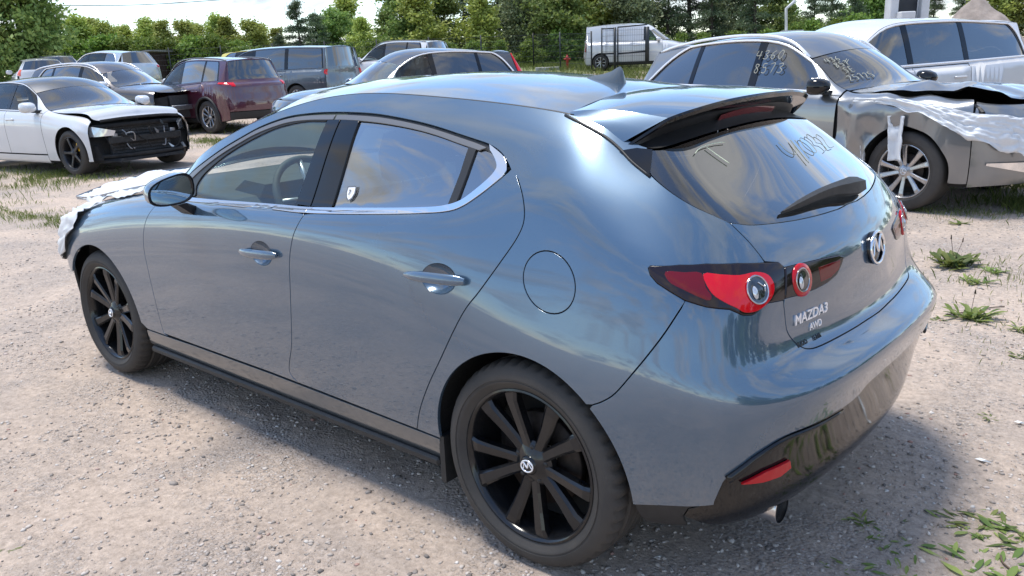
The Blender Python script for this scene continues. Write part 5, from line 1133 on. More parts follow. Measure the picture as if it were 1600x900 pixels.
FARS = var(NAVY, paint='silver_paint', glass=['mid_glass', 'mid_glass', 'tint_glass', 'tint_glass'], tail=[dict(uv=T(12.3, 13.4, 4.6, 5.6), mat='bright_red_lens')], step=.14)
HATCHW = var(NAVY, paint='white_paint', step=.14, gc=.15, zg=1.0, zt=1.38, belt=[(-.9, .98), (0, .97), (1.2, .93), (2.1, .92), (2.8, .86), (3.72, .74)], rail=[(-.75, 1.32), (.2, 1.40), (.8, 1.42), (1.28, 1.38), (1.75, 1.18), (2.1, .97)], zh=.75, Rt=.32, Rr=.22, zhan=.82, chrome=None, glass=['mid_glass', 'mid_glass', 'tint_glass'], tail=[dict(uv=T(12.3, 12.85, 4.2, 6.4), mat='amber_red')])
mat('amber_red', (.75, .09, .02), .15, coat=1)
WSUV = var(RAV, paint='white_paint', step=.14, rails='trim_grey', clad=False, rbump='white_paint')
YEL = var(HATCHW, paint='yellow_paint')
ESTW = var(HATCHW, rails='trim_grey')
c1, S1 = make_car('sedan_car', 'white sedan with black roof, raised white bonnet and its front bumper torn off', SEDAN, (14.505, -3.011), -2.988, cat='car')
c2, S2 = make_car('crossover_car', 'dark brown crossover with stripped front end parked behind the white sedan', CROSS, (20.05, -6.18), -2.80)
c3, S3 = make_car('suv_car', 'maroon compact SUV seen from its rear left corner', RAV, (16.25, -8.34), .08)
c4, S4 = make_car('minivan_car', 'slate grey minivan with dark rear windows to the right of the maroon SUV', MINIVAN, (18.70, -12.43), .288, cat='minivan')
c5, S5 = make_car('suv_car', 'dark navy SUV with bright window trim and tall red tail lamp', NAVY, (9.35, -8.99), 1.211)
c6, S6 = make_car('suv_car', 'grey SUV with crumpled front wing and chalk numbers on its glass', GLC, (3.295, -7.014), -3.379)
c7, S7 = make_car('suv_car', 'large white SUV with dark windows at the right edge behind the crumpled grey SUV', BIGW, (1.99, -11.10), 1.084)
c8, S8 = make_car('suv_car', 'pale silver-blue SUV parked far back on the left in front of the trees', FARS, (29.13, -11.87), .244)
c9, S9 = make_car('hatchback_car', 'white hatchback with orange-red tail lamp at the far left edge', HATCHW, (33.2, -10.5), -.28)
c10, S10 = make_car('suv_car', 'white SUV showing only its roof and side window behind the grey minivan', WSUV, (18.93, -16.97), .265)
c11, S11 = make_car('hatchback_car', 'small yellow car of which only the roof shows behind the maroon SUV', YEL, (27.3, -15.6), .25+math.pi)
c12, S12 = make_car('estate_car', 'white estate car with roof rails at the far left behind the white hatchback', ESTW, (38.5, -13.2), -.25)
VAN = var(MINIVAN, w=.90, wb=2.73, xn=3.55, xt=-.78, xa=2.45, xw=1.75, xr=-.66, xb=1.30, xc=.25, zg=1.15, xg=-.74, zt=1.76, paint='white_paint', step=.10, gc=.18, uE=7.9, rb=.02, rim='rim_silver', Rt=.32, Rr=.215, ns=8, wstyle='star', clad=False,
    belt=[(-.8, 1.12), (0, 1.12), (1.3, 1.10), (2.45, 1.08), (2.8, 1.02), (3.55, .85)], rail=[(-.8, 1.70), (0, 1.77), (1.0, 1.78), (1.75, 1.70), (2.1, 1.45), (2.45, 1.14)], yr=[(-.8, .70), (.5, .72), (1.75, .68), (2.45, .74)], glass=['clear_glass', 'white_paint', 'white_paint', 'tint_glass'], tail=[dict(uv=T(12.45, 12.75, 3.2, 5.6), mat='red_lens')], rwu=.6)
c13, S13 = make_car('panel_van', 'small white panel van standing beyond the open wire gate', VAN, (18.75, -27.24), -2.676, cat='van')
# ---------------------------------------------------------------- torn-off front of the white sedan (local to that car)
def part(name, m, parent, fn, sharp=40):
    mb = MB(); fn(mb); return mb.build(name, m, parent, sharp)
mat('dark_metal', (.035, .036, .038), .5, metal=.5, noise=(18, .5), bump=(30, .4))
mat('bare_metal', (.38, .38, .39), .4, metal=.8, noise=(25, .4))
mat('foam_black', (.015, .015, .016), .85, noise=(12, .5), bump=(40, .6))
mat('condenser', (.11, .11, .115), .6, metal=.4, noise=(60, .6), bump=(160, .6))
rd_ = part('radiator', 'condenser', c1, lambda b: (b.box((3.22, 0, .47), (.05, 1.02, .42)),))
for k in range(9): part('radiator_fin', 'dark_metal', rd_, lambda b: b.box((3.252, 0, .29+.045*k), (.012, .98, .012)))
part('crash_beam', 'dark_metal', c1, lambda b: b.box((3.36, 0, .50), (.06, 1.25, .11), bev=.015))
part('upper_beam', 'foam_black', c1, lambda b: b.tube(smooth([(3.18, -.72, .70), (3.30, -.4, .715), (3.33, 0, .72), (3.30, .4, .715), (3.18, .72, .70)], 5), .035, 8))
part('undertray', 'foam_black', c1, lambda b: b.hull(np.array([(x, y, z) for x, y, z in ((3.05, -.84, .17), (3.05, .84, .17), (3.50, -.55, .19), (3.50, .55, .19), (3.05, -.84, .24), (3.05, .84, .24), (3.48, -.5, .23), (3.48, .5, .23))])))
part('lower_grille_frame', 'foam_black', c1, lambda b: b.tube(smooth([(3.10, -.80, .28), (3.38, -.55, .27), (3.46, 0, .27), (3.38, .55, .27), (3.10, .80, .28)], 5), .028, 8))
for s in (-1, 1):
    part('wheel_liner_front', 'foam_black', c1, lambda b: b.hull(np.array([(3.10, s*.86, .20), (3.08, s*.86, .50), (3.30, s*.70, .22), (3.24, s*.74, .42), (3.18, s*.55, .2), (3.15, s*.6, .5)])))
    hl2 = part('headlamp', 'clear_lens', c1, lambda b: b.hull(np.array([(2.96, s*.862, .715), (3.00, s*.872, .635), (3.20, s*.82, .565), (3.43, s*.56, .575), (3.45, s*.54, .645), (3.25, s*.77, .715), (3.02, s*.80, .745)])))
    part('turn_lens', 'amber_lens', hl2, lambda b: b.hull(np.array([(2.985, s*.870, .700), (3.01, s*.882, .645), (3.15, s*.855, .620), (3.13, s*.84, .70)])))
    part('headlamp_shell', 'gloss_black', hl2, lambda b: b.hull(np.array([(3.25, s*.745, .60), (3.43, s*.56, .58), (3.30, s*.6, .55), (3.18, s*.7, .57), (3.3, s*.70, .64), (3.44, s*.55, .60)])))
    part('bracket', 'bare_metal', c1, lambda b: b.box((3.34, s*.50, .52), (.05, .09, .16), bev=.01))
    part('side_bracket', 'white_paint', c1, lambda b: b.box((3.06, s*.862, .56), (.07, .012, .09), bev=.004))
    part('coolant_hose', 'bare_metal', c1, lambda b: b.tube(smooth([(3.34, s*.36, .64), (3.38, s*.33, .58), (3.37, s*.34, .46), (3.40, s*.30, .36), (3.41, s*.24, .36)], 5), .009, 8))
    part('hanging_cable', 'foam_black', c1, lambda b: b.tube(smooth([(3.30, s*.62, .56), (3.38, s*.60, .44), (3.36, s*.56, .34), (3.40, s*.45, .30)], 5), .010, 6))
part('hanging_cable', 'foam_black', c1, lambda b: b.tube(smooth([(3.36, -.15, .66), (3.40, -.12, .52), (3.40, -.02, .46), (3.41, .05, .34)], 5), .009, 6))
part('bonnet_edge', 'foam_black', c1, lambda b: b.tube(smooth([(3.30, -.66, .79), (3.40, -.35, .815), (3.43, 0, .82), (3.40, .35, .815), (3.30, .66, .79)], 5), .022, 6))
r9 = random.Random(5)
for k in range(12):
    y_ = r9.uniform(-.75, .75); z_ = r9.uniform(.30, .70); x_ = 3.40-.25*abs(y_)**2; q_ = [(x_+r9.uniform(-.06, .05), y_+r9.uniform(-.12, .12), z_+r9.uniform(-.10, .08)) for i in range(3)]
    if k % 3: part('loose_hose', r9.choice(['dark_metal', 'foam_black', 'dark_metal', 'bare_metal']), c1, lambda b: b.tube(smooth([(x_, y_, z_)]+q_, 4), r9.uniform(.005, .014), 6))
    else: part('torn_bracket', r9.choice(['bare_metal', 'silver_plastic', 'dark_metal']), c1, lambda b: b.hull(np.array([(x_+r9.uniform(-.03, .05), y_+r9.uniform(-.06, .06), z_+r9.uniform(-.06, .06)) for i in range(7)])))
# stripped nose of the brown crossover
part('radiator', 'condenser', c2, lambda b: b.box((3.40, 0, .60), (.05, 1.05, .50)))
part('crash_beam', 'bare_metal', c2, lambda b: b.box((3.52, 0, .58), (.06, 1.2, .11), bev=.015))
part('hanging_wiring', 'bare_metal', c2, lambda b: b.tube(smooth([(3.5, .62, .80), (3.6, .68, .66), (3.55, .66, .52), (3.62, .55, .46), (3.56, .62, .36)], 5), .016, 6))
for s in (-1, 1): part('nose_frame', 'foam_black', c2, lambda b: b.hull(np.array([(3.2, s*.86, .4), (3.2, s*.86, .80), (3.45, s*.62, .42), (3.45, s*.62, .84), (3.25, s*.55, .4), (3.25, s*.55, .8)])))
# crumpled grey SUV: grille, lower trim, engine clutter in the torn wing
part('grille_panel', 'gloss_black', c6, lambda b: b.grid(S6.ev(*[a.ravel() for a in np.meshgrid(np.linspace(0, 1.05, 10), np.linspace(3.0, 7.6, 8), indexing='ij')])[0].reshape(10, 8, 3)*np.array([1, -1, 1])+np.array([.012, 0, 0])))
for k in range(4): part('grille_slat', 'chrome', c6, lambda b: b.tube(S6.ev(np.linspace(0, 1.0, 10), np.full(10, 3.7+.95*k))[0]*np.array([1, -1, 1])+np.array([.03, 0, 0]), .014, 6))
part('chrome_lip', 'chrome', c6, lambda b: b.grid(np.stack([S6.ev(np.linspace(.3, 2.2, 12), np.linspace(1.2, 1.9, 12))[0]*np.array([1, -1, 1])+np.array([.02, -.01, 0]), S6.ev(np.linspace(.3, 2.2, 12), np.linspace(1.9, 2.0, 12))[0]*np.array([1, -1, 1])+np.array([.022, -.012, 0])], 1)))
for k in range(5): part('engine_clutter', 'bare_metal' if k % 2 else 'dark_metal', c6, lambda b: b.tube(smooth([(2.55+.18*k, -.80, .90+.03*(k % 2)), (2.62+.18*k, -.83, .96), (2.70+.18*k, -.80, .93), (2.76+.18*k, -.84, .89)], 5), .016+.006*(k % 3), 6))
# bright star on each front hub of the crumpled grey SUV, right side
for ch in [c_ for c_ in c6.children if c_.name.startswith('wheel') and c_.location[1] < 0 and not c_.name.startswith('wheel_')]:
    mb = MB(); mb.tube([(.028*math.cos(a), -.002, .028*math.sin(a)) for a in np.linspace(0, 2*np.pi, 20, endpoint=False)], .003, 6, closed=True)
    for k in range(3): a = R(90+120*k); mb.tube([(0, 0, 0), (.026*math.cos(a), 0, .026*math.sin(a))], .0035, 5)
    mb.build('hub_star', 'chrome_white', ch)
# chalk numbers on its glass
def chalk_on(S, car_, segs, s=-1, r=.0045, m='chalk_white', off=.02):
    mb = MB()
    for st in segs:
        uvp = smooth(st, 4); P, Pu, Pv = S.ev(uvp[:, 0], uvp[:, 1]); P = P+S.nrm(Pu, Pv)*off; P[:, 1] *= s; mb.tube(P, r, 5)
    return mb.build('chalk_mark', m, car_)
mat('chalk_white', (.36, .36, .30), .8)
DIG = {'4': [[(.1, 1), (0, .45), (.75, .5)], [(.6, .95), (.5, 0)]], '3': [[(.05, .9), (.5, 1), (.6, .75), (.3, .55), (.65, .3), (.4, .02), (0, .1)]], '6': [[(.6, .95), (.15, .6), (.05, .2), (.35, 0), (.6, .22), (.35, .45), (.08, .3)]], '0': [[(.35, 1), (.05, .6), (.1, .15), (.4, 0), (.65, .4), (.6, .85), (.35, 1)]],
       '8': [[(.55, .9), (.2, .95), (.15, .7), (.55, .35), (.4, .02), (.1, .15), (.2, .45), (.55, .75), (.5, .95)]], '5': [[(.6, 1), (.15, .98), (.1, .6), (.5, .6), (.6, .25), (.35, 0), (.05, .1)]], '7': [[(0, .95), (.6, 1), (.3, 0)]], '2': [[(.05, .85), (.35, 1), (.58, .75), (.3, .35), (0, .02), (.65, .05)]], 'S': [[(.6, .9), (.3, 1), (.1, .75), (.5, .4), (.4, .05), (0, .1)]], 'E': [[(.6, 1), (.1, 1), (.05, 0), (.6, .02)], [(.08, .5), (.5, .52)]], '-': [[(0, .3), (1.2, .9)], [(.15, .1), (1.35, .7)]]}
def write_on(S, car_, txt, f, s=-1, r=.0045):
    segs = []
    for i, ch in enumerate(txt):
        for st in DIG.get(ch, []): segs.append([f(i+a*.9, b) for a, b in st])
    return chalk_on(S, car_, segs, s, r)
uF6 = lambda x: x
gx6 = lambda x, z: tuple(S6.uv([(x, z)], (0, 2), (5.5, 10), (6, 9))[0])
write_on(S6, c6, '4360', lambda a, b: gx6(1.06+.088*a, 1.375+.085*b), r=.0042)
write_on(S6, c6, '8573', lambda a, b: gx6(1.08+.095*a, 1.235+.095*b), r=.0042)
WC6 = hero_cap(S6, 5.05, 5.35+1.15+.12, 12, lambda u: float(np.interp(u, [5.05, 6.62], (.056, .085))), lambda u: float(np.interp(u, [5.05, 6.62], (.24, .14))), rows=5)
def ws_write(txt, u0, v0, du, dv, r=.004):
    mb = MB()
    for i, ch in enumerate(txt):
        for st in DIG.get(ch, []):
            uvp = smooth([(u0+dv*b, v0+du*(i+a*.9)) for a, b in st], 4); P, Pu, Pv = WC6.ev(uvp[:, 0], uvp[:, 1]); nn = WC6.nrm(Pu, Pv); nn = nn*np.sign(nn[:, 2:3]); P = P+nn*.012; P[:, 1] *= -1; mb.tube(P, r, 5)
    return mb.build('chalk_mark', 'chalk_white', c6)
ws_write('436', 8.2, .5, .30, 1.4); ws_write('857', 6.4, .7, .30, 1.4); ws_write('-', 6.8, 1.3, .35, 1.5); ws_write('SE', 4.6, .9, .32, 1.4); ws_write('25725', 2.4, .7, .30, 1.4)
# ---------------------------------------------------------------- white film sheets
def film(name, label, fn, nu_, nv_, M_=None, seed=1, amp=.015):
    U_, V_ = np.meshgrid(np.linspace(0, 1, nu_), np.linspace(0, 1, nv_), indexing='ij'); P = fn(U_, V_)
    mb = MB(); mb.grid(P, True); o = mb.build(name, 'film_white'); md = o.modifiers.new('thickness', 'SOLIDIFY'); md.thickness = .0012
    if M_ is not None: o.matrix_world = M_
    return tag(o, label, 'film')
def cm(c): return Matrix.Translation(c.location) @ Matrix.Rotation(c.rotation_euler[2], 4, 'Z')
def wr(U_, V_, seed, f=6.):
    return (vnoise(U_*f+3, V_*f*.8+2, .9, seed)-.5)+.5*(np.abs(vnoise(U_*f*2+U_*V_*3, V_*f*1.3, .8, seed+1)-.5))*2-.25
def f_glc(U_, V_):
    # wraps the wing top from behind the wheel to the nose, hanging lower towards the front
    u = 4.75-3.4*U_; top = 5.15-.45*U_; bot = 4.5-1.9*U_**1.3+.5*(vnoise(U_*14+3, U_*0+2, .9, 77)-.5); v = top+(bot-top)*V_
    P, Pu, Pv = S6.ev(u.ravel(), v.ravel()); n = S6.nrm(Pu, Pv); w_ = (.7*wr(U_, V_, 11)+.22*wr(U_, V_, 15, 15)).ravel()[:, None]
    P = P+n*np.array([1, 1, .25])*(.07+.05*w_)+np.array([0, 0, .03])*w_; P[:, 2] += .02*np.sin(U_.ravel()*9)-.10*(V_.ravel()*U_.ravel()); P[:, 1] *= -1; return P.reshape(U_.shape+(3,))
film('torn_film', 'torn white film taped along the crumpled wing of the grey SUV at the right', f_glc, 110, 30, cm(c6))
def f_flap(x0, x1, z0, w0, w1, seed):
    def f(U_, V_):
        x = x0+(x1-x0)*U_; wd_ = w0+(w1-w0)*U_*(1-.5*U_); ww = wr(U_, V_, seed, 4)
        return np.stack([x+wd_*(V_-.5)+.03*ww, -(.955+.03*np.sin(6*V_+seed)+.025*ww+.02*U_), .86-z0*U_+.01*ww], -1)
    return f
film('hanging_film', 'ragged strip of white film hanging in front of the crumpled grey SUV wheel', f_flap(2.80, 2.83, .40, .16, .10, 21), 22, 8, cm(c6))
film('hanging_film', 'thin strip of white film dangling behind the crumpled grey SUV wheel', f_flap(2.42, 2.50, .42, .05, .03, 23), 22, 4, cm(c6))
def f_hood(U_, V_):
    V_ = (V_-.10)/.90; u = .4+6.55*U_; v = np.clip(5.*V_, 0, 5); P, Pu, Pv = HC.ev(u.ravel(), v.ravel()); n = HC.nrm(Pu, Pv); n = n*np.sign(n[:, 2:3]); w_ = wr(U_, V_, 31, 7).ravel()[:, None]
    P = P+n*(.014+.045*np.maximum(w_, -.3)*(.3+.7*U_.ravel()[:, None]))
    neg = V_.ravel() < 0; t_ = (-V_.ravel()[neg]/.111)                      # the strip that hangs over onto the wing
    uh = HS.uv(P[neg], (0, 1, 2), (2.2, 5.2), (9, 13)); Q, Qu, Qv = HS.ev(uh[:, 0], 13-3.2*t_*(.6+.4*np.sin(9*U_.ravel()[neg]))); P[neg] = Q+HS.nrm(Qu, Qv)*(.012+.02*np.maximum(w_[neg], -.4)); return P.reshape(U_.shape+(3,))
film('bonnet_film', 'crumpled silvery white film covering the bonnet of the grey hatchback', f_hood, 70, 40)
def f_nose(U_, V_):
    v = 9.8-V_*(5.1+.5*np.sin(U_*7)); u = 3.78-.45*V_**2-3.0*U_+.06*np.sin(V_*11)*(1-U_); P, Pu, Pv = HS.ev(u.ravel(), v.ravel()); n = HS.nrm(Pu, Pv); w_ = wr(U_, V_, 41, 6).ravel()[:, None]
    return (P+n*(.026+.045*np.maximum(w_, -.4))).reshape(U_.shape+(3,))
film('bumper_film', 'wrinkled white film wrapped round the front corner of the grey hatchback', f_nose, 50, 30)
# ---------------------------------------------------------------- trees
def leafmat(name, c0, c1, tr=.35):
    m = bpy.data.materials.new(name); t = nodes(m); L = t.links.new; o = t.nodes.new('ShaderNodeOutputMaterial')
    g = t.nodes.new('ShaderNodeNewGeometry'); r = t.nodes.new('ShaderNodeValToRGB'); r.color_ramp.elements[0].color = c0+(1,); r.color_ramp.elements[1].color = c1+(1,); L(g.outputs['Random Per Island'], r.inputs[0])
    oi = t.nodes.new('ShaderNodeObjectInfo'); hs = t.nodes.new('ShaderNodeHueSaturation'); mr = t.nodes.new('ShaderNodeMapRange'); mr.inputs[3].default_value = .75; mr.inputs[4].default_value = 1.3; L(oi.outputs['Random'], mr.inputs[0]); L(mr.outputs[0], hs.inputs['Value']); L(r.outputs[0], hs.inputs['Color'])
    mh = t.nodes.new('ShaderNodeMapRange'); mh.inputs[3].default_value = .485; mh.inputs[4].default_value = .515; L(oi.outputs['Random'], mh.inputs[0]); L(mh.outputs[0], hs.inputs['Hue'])
    d = t.nodes.new('ShaderNodeBsdfPrincipled'); d.inputs['Roughness'].default_value = .6; L(hs.outputs[0], d.inputs['Base Color']); tl = t.nodes.new('ShaderNodeBsdfTranslucent'); L(hs.outputs[0], tl.inputs[0])
    s = t.nodes.new('ShaderNodeMixShader'); s.inputs[0].default_value = tr; L(d.outputs[0], s.inputs[1]); L(tl.outputs[0], s.inputs[2]); L(s.outputs[0], o.inputs[0]); M[name] = m
leafmat('leaf_sapling', (.25, .31, .055), (.46, .50, .13)); leafmat('leaf_broad', (.13, .22, .05), (.31, .39, .11)); leafmat('leaf_pine', (.065, .105, .052), (.16, .21, .105), .3); leafmat('leaf_grey', (.15, .20, .10), (.31, .35, .18)); leafmat('leaf_bush', (.09, .16, .025), (.24, .32, .055)); leafmat('leaf_grass', (.13, .18, .04), (.30, .34, .11)); leafmat('leaf_weed', (.09, .15, .03), (.28, .33, .09))
mat('bark', (.085, .065, .05), .9, noise=(9, .5), bump=(20, .8)); mat('bark_pale', (.22, .20, .17), .85, noise=(7, .6), bump=(20, .6))
def quads_mesh(name, C_, size, seed, aspect=.55, updir=None):
    """one small two-triangle leaf at each centre"""
    r_ = np.random.default_rng(seed); n = len(C_); a = r_.normal(size=(n, 3)); a /= np.linalg.norm(a, axis=1, keepdims=True)
    if updir is not None: a = a*(1-updir)+np.array([0, 0, 1.])*updir; a /= np.linalg.norm(a, axis=1, keepdims=True)
    b = np.cross(a, r_.normal(size=(n, 3))); b /= np.linalg.norm(b, axis=1, keepdims=True); s = (size*r_.uniform(.6, 1.4, n))[:, None]
    V = np.stack([C_-a*s, C_-b*s*aspect, C_+a*s, C_+b*s*aspect], 1).reshape(-1, 3); F = np.arange(4*n).reshape(n, 4)
    me = bpy.data.meshes.new(name); me.vertices.add(4*n); me.vertices.foreach_set('co', V.ravel()); me.loops.add(4*n); me.loops.foreach_set('vertex_index', F.ravel()); me.polygons.add(n); me.polygons.foreach_set('loop_start', np.arange(0, 4*n, 4)); me.polygons.foreach_set('loop_total', np.full(n, 4)); me.update(); return me
def proto(kind, seed):
    """unit-height tree: (trunk mesh builder, crown leaf mesh)"""
    r_ = np.random.default_rng(seed); tr = MB(); cl = []
    nb = dict(sapling=42, broad=52, pine=64, grey=54, bush=30)[kind]
    lean = r_.uniform(-.05, .05, 2)
    tr.tube([(lean[0]*t*t, lean[1]*t*t, t*.93) for t in np.linspace(0, 1, 7)], np.linspace(.020 if kind != 'bush' else .012, .004, 7), 7)
    for k in range(nb):
        t = r_.uniform(.03, .97)
        a = r_.uniform(0, 2*np.pi)
        if kind == 'pine': L_ = (.30*(1-t)**.8+.035)*r_.uniform(.6, 1.1); rise = -.02
        elif kind == 'sapling': L_ = (.20*math.sin(math.pi*min(1, t*.72+.28))+.03)*r_.uniform(.5, 1.2); rise = .10
        elif kind == 'grey': L_ = (.20*math.sin(math.pi*min(1, t*.72+.26))+.05)*r_.uniform(.6, 1.15); rise = .06
        elif kind == 'bush': L_ = (.52*math.sin(math.pi*min(1, t*.75+.22)))*r_.uniform(.4, 1.1); rise = .05
        else: L_ = (.34*math.sin(math.pi*min(1, t*.72+.27))+.03)*r_.uniform(.5, 1.1); rise = .08
        p0 = np.array([lean[0]*t*t, lean[1]*t*t, t*.9]); p1 = p0+np.array([math.cos(a)*L_, math.sin(a)*L_, rise*r_.uniform(.3, 1.3)])
        tr.tube([p0-(0, 0, .04), (p0+p1)/2+(0, 0, .01), p1], [.007*(1.1-t), .005*(1.1-t), .0015], 4)
        m = dict(sapling=190, broad=210, pine=190, grey=200, bush=190)[kind]
        q = r_.beta(2.2, 1.3, m)[:, None]; sp = {'pine': .026, 'sapling': .035, 'bush': .09}.get(kind, .052)
        cl.append(p0+(p1-p0)*q+r_.normal(size=(m, 3))*sp*(np.array([1, 1, .6]) if kind != 'sapling' else np.array([1, 1, 1.1])))
    C_ = np.concatenate(cl); C_ = C_[(C_[:, 2] > .02)]; C_[:, 2] = np.minimum(C_[:, 2], 1.02)
    sz = dict(sapling=.017, broad=.019, pine=.013, grey=.0145, bush=.034)[kind]
    crown = quads_mesh('crown', C_, sz, seed+5, .28 if kind == 'pine' else .55); crown.materials.append(M['leaf_'+kind])
    tm = tr.build('trunk', 'bark_pale' if kind == 'grey' else 'bark'); me = tm.data; bpy.data.objects.remove(tm); return me, crown
PROTO = {k: [proto(k, 10*i+j) for j in range(3)] for i, k in enumerate(('sapling', 'broad', 'pine', 'grey', 'bush'))}
TREES = [(42.3, -11.6, 6.4, 'broad'), (40.6, -13.0, 5.8, 'broad'), (53.5, -12.5, 6.7, 'broad'), (46.5, -15.9, 3.5, 'broad'), (51.8, -18.5, 3.7, 'sapling'), (47.7, -18.1, 3.6, 'sapling'), (49.5, -19.7, 3.7, 'sapling'), (47.2, -19.4, 3.4, 'sapling'), (48.1, -21.0, 3.2, 'sapling'), (46.3, -21.5, 3.4, 'sapling'), (40.8, -19.5, 3.1, 'sapling'), (42.3, -21.4, 3.2, 'sapling'), (42.8, -22.6, 3.0, 'sapling'), (43.8, -24.3, 3.5, 'sapling'), (42.9, -24.5, 3.4, 'sapling'), (41.7, -25.2, 3.2, 'sapling'), (41.9, -26.0, 2.8, 'sapling'), (40.7, -26.3, 2.7, 'sapling'), (66.7, -13.2, 3.8, 'sapling'), (65.0, -14.7, 3.6, 'sapling'), (63.1, -16.2, 3.9, 'sapling'), (61.4, -17.6, 3.5, 'sapling'), (59.7, -19.1, 3.3, 'sapling'), (57.8, -20.7, 3.8, 'sapling'), (56.2, -22.1, 3.2, 'sapling'), (54.4, -23.6, 3.4, 'sapling'), (52.6, -25.1, 3.3, 'sapling'), (50.8, -26.6, 3.5, 'sapling'), (49.1, -28.1, 2.9, 'sapling'), (47.3, -29.6, 3.2, 'sapling'), (37.1, -23.9, 2.4, 'pine'), (37.0, -25.2, 4.3, 'pine'), (38.0, -27.0, 3.7, 'pine'), (38.9, -28.9, 3.9, 'broad'), (40.4, -31.5, 4.4, 'sapling'), (35.3, -28.0, 3.0, 'sapling'), (37.1, -31.7, 3.6, 'broad'), (34.2, -30.2, 4.8, 'broad'), (32.0, -29.5, 4.3, 'sapling'), (33.2, -32.4, 4.6, 'broad'), (35.0, -36.1, 6.1, 'pine'), (30.3, -32.2, 4.9, 'sapling'), (32.1, -36.0, 6.9, 'pine'), (30.0, -35.1, 6.0, 'grey'), (31.6, -39.0, 8.1, 'grey'), (27.0, -35.0, 5.3, 'broad'), (31.0, -42.1, 7.9, 'grey'), (26.7, -37.9, 5.8, 'sapling'), (27.0, -40.3, 7.0, 'broad'), (24.5, -38.4, 5.3, 'grey'), (26.5, -43.3, 7.5, 'pine'), (23.4, -40.7, 6.0, 'pine'), (23.9, -44.2, 7.6, 'pine'), (21.0, -41.4, 5.8, 'pine'), (21.4, -45.0, 6.7, 'grey'), (18.7, -42.0, 5.3, 'pine'), (18.7, -44.7, 4.1, 'broad'), (19.8, -49.0, 3.2, 'broad'), (17.8, -48.1, 4.1, 'pine'), (15.9, -45.7, 4.5, 'pine'), (15.6, -48.6, 3.8, 'pine'), (16.4, -54.5, 5.3, 'broad'), (16.1, -59.9, 6.4, 'pine'), (15.6, -65.6, 5.0, 'pine'), (14.5, -69.2, 4.6, 'pine'), (12.5, -68.3, 5.7, 'sapling'), (10.9, -69.6, 5.2, 'sapling'), (8.8, -68.8, 5.4, 'pine'), (6.8, -70.5, 5.3, 'broad'), (26.9, -32.5, 1.4, 'bush'), (26.2, -34.4, 2.0, 'bush'), (25.2, -35.2, 1.7, 'bush'), (22.2, -37.7, 1.4, 'bush'), (19.9, -35.7, 1.4, 'bush'), (28.1, -27.5, 1.4, 'bush'), (27.8, -29.1, 1.4, 'bush'), (31.0, -27.7, 1.5, 'bush'), (32.5, -26.4, 1.7, 'bush'), (34.1, -25.1, 1.5, 'bush'), (19.0, -36.6, 1.4, 'bush'), (17.7, -37.6, 1.4, 'bush'), (16.5, -38.7, 1.4, 'bush'), (15.9, -40.5, 1.7, 'bush'), (11.6, -37.5, 1.9, 'bush'), (13.1, -38.9, 1.8, 'bush'), (14.7, -40.2, 1.8, 'bush'), (26.8, -29.9, 1.4, 'bush'), (23.0, -34.5, 1.6, 'bush'), (38.0, -23.1, 1.6, 'bush'), (36.4, -24.4, 1.5, 'bush'), (43.1, -16.1, 2.2, 'bush'), (42.2, -16.9, 2.4, 'bush'), (41.3, -17.6, 2.2, 'bush'), (40.4, -18.4, 2.2, 'bush'), (39.6, -19.1, 2.1, 'bush'), (38.6, -19.9, 2.2, 'bush'), (37.8, -20.7, 2.2, 'bush'), (36.9, -21.4, 1.9, 'bush')]
TREES += [(2.5, -66.0, 5.5, 'broad'), (-2.0, -68.0, 6.0, 'pine'), (-6.5, -66.5, 5.2, 'sapling'), (-11.0, -66.0, 6.2, 'broad'), (-15.5, -63.0, 5.6, 'grey'), (-20.0, -60.0, 6.4, 'pine'), (-24.0, -56.0, 5.8, 'broad'), (-27.0, -50.0, 6.0, 'pine')]
LBL = dict(sapling=('young_tree', 'slim yellow-green young tree in the far tree line', 'tree', 'yellow-green saplings along the far edge'), broad=('leafy_tree', 'full mid-green leafy tree in the far tree line', 'tree', 'leafy trees along the far edge'), pine=('pine_tree', 'dark green pine tree in the far tree line', 'tree', 'pine trees along the far edge'), grey=('birch_tree', 'tall grey-green tree with pale trunk in the far tree line', 'tree', 'grey-green trees along the far edge'), bush=('bush', 'low bright green bush below the far trees', 'bush', 'bushes along the far edge'))
def ordinal(n): return str(n)+('th' if 10 < n % 100 < 14 else {1: 'st', 2: 'nd', 3: 'rd'}.get(n % 10, 'th'))
def bearing(t): return ((t[0]-CAMX)*RT[0]+(t[1]-CAMY)*RT[1])/((t[0]-CAMX)*FW[0]+(t[1]-CAMY)*FW[1])
cnt = {}
for i, (x, y, h, k) in enumerate(sorted(TREES, key=bearing)):
    nm, lb, ct, gr = LBL[k]; cnt[k] = cnt.get(k, 0)+1; o = empty(nm, (x, y, float(terrain(x, y))-.03), rng.uniform(0, 6.28)); hh = h*1.02; wf = rng.uniform(.9, 1.25)*(1.25 if k in ('sapling',) else 1.0)
    o.scale = (hh*wf, hh*wf, hh); tag(o, lb+', '+ordinal(cnt[k])+' such from the left', ct, gr); tm, cm_ = PROTO[k][i % 3]; link('trunk', tm, None, o); link('crown', cm_, None, o)
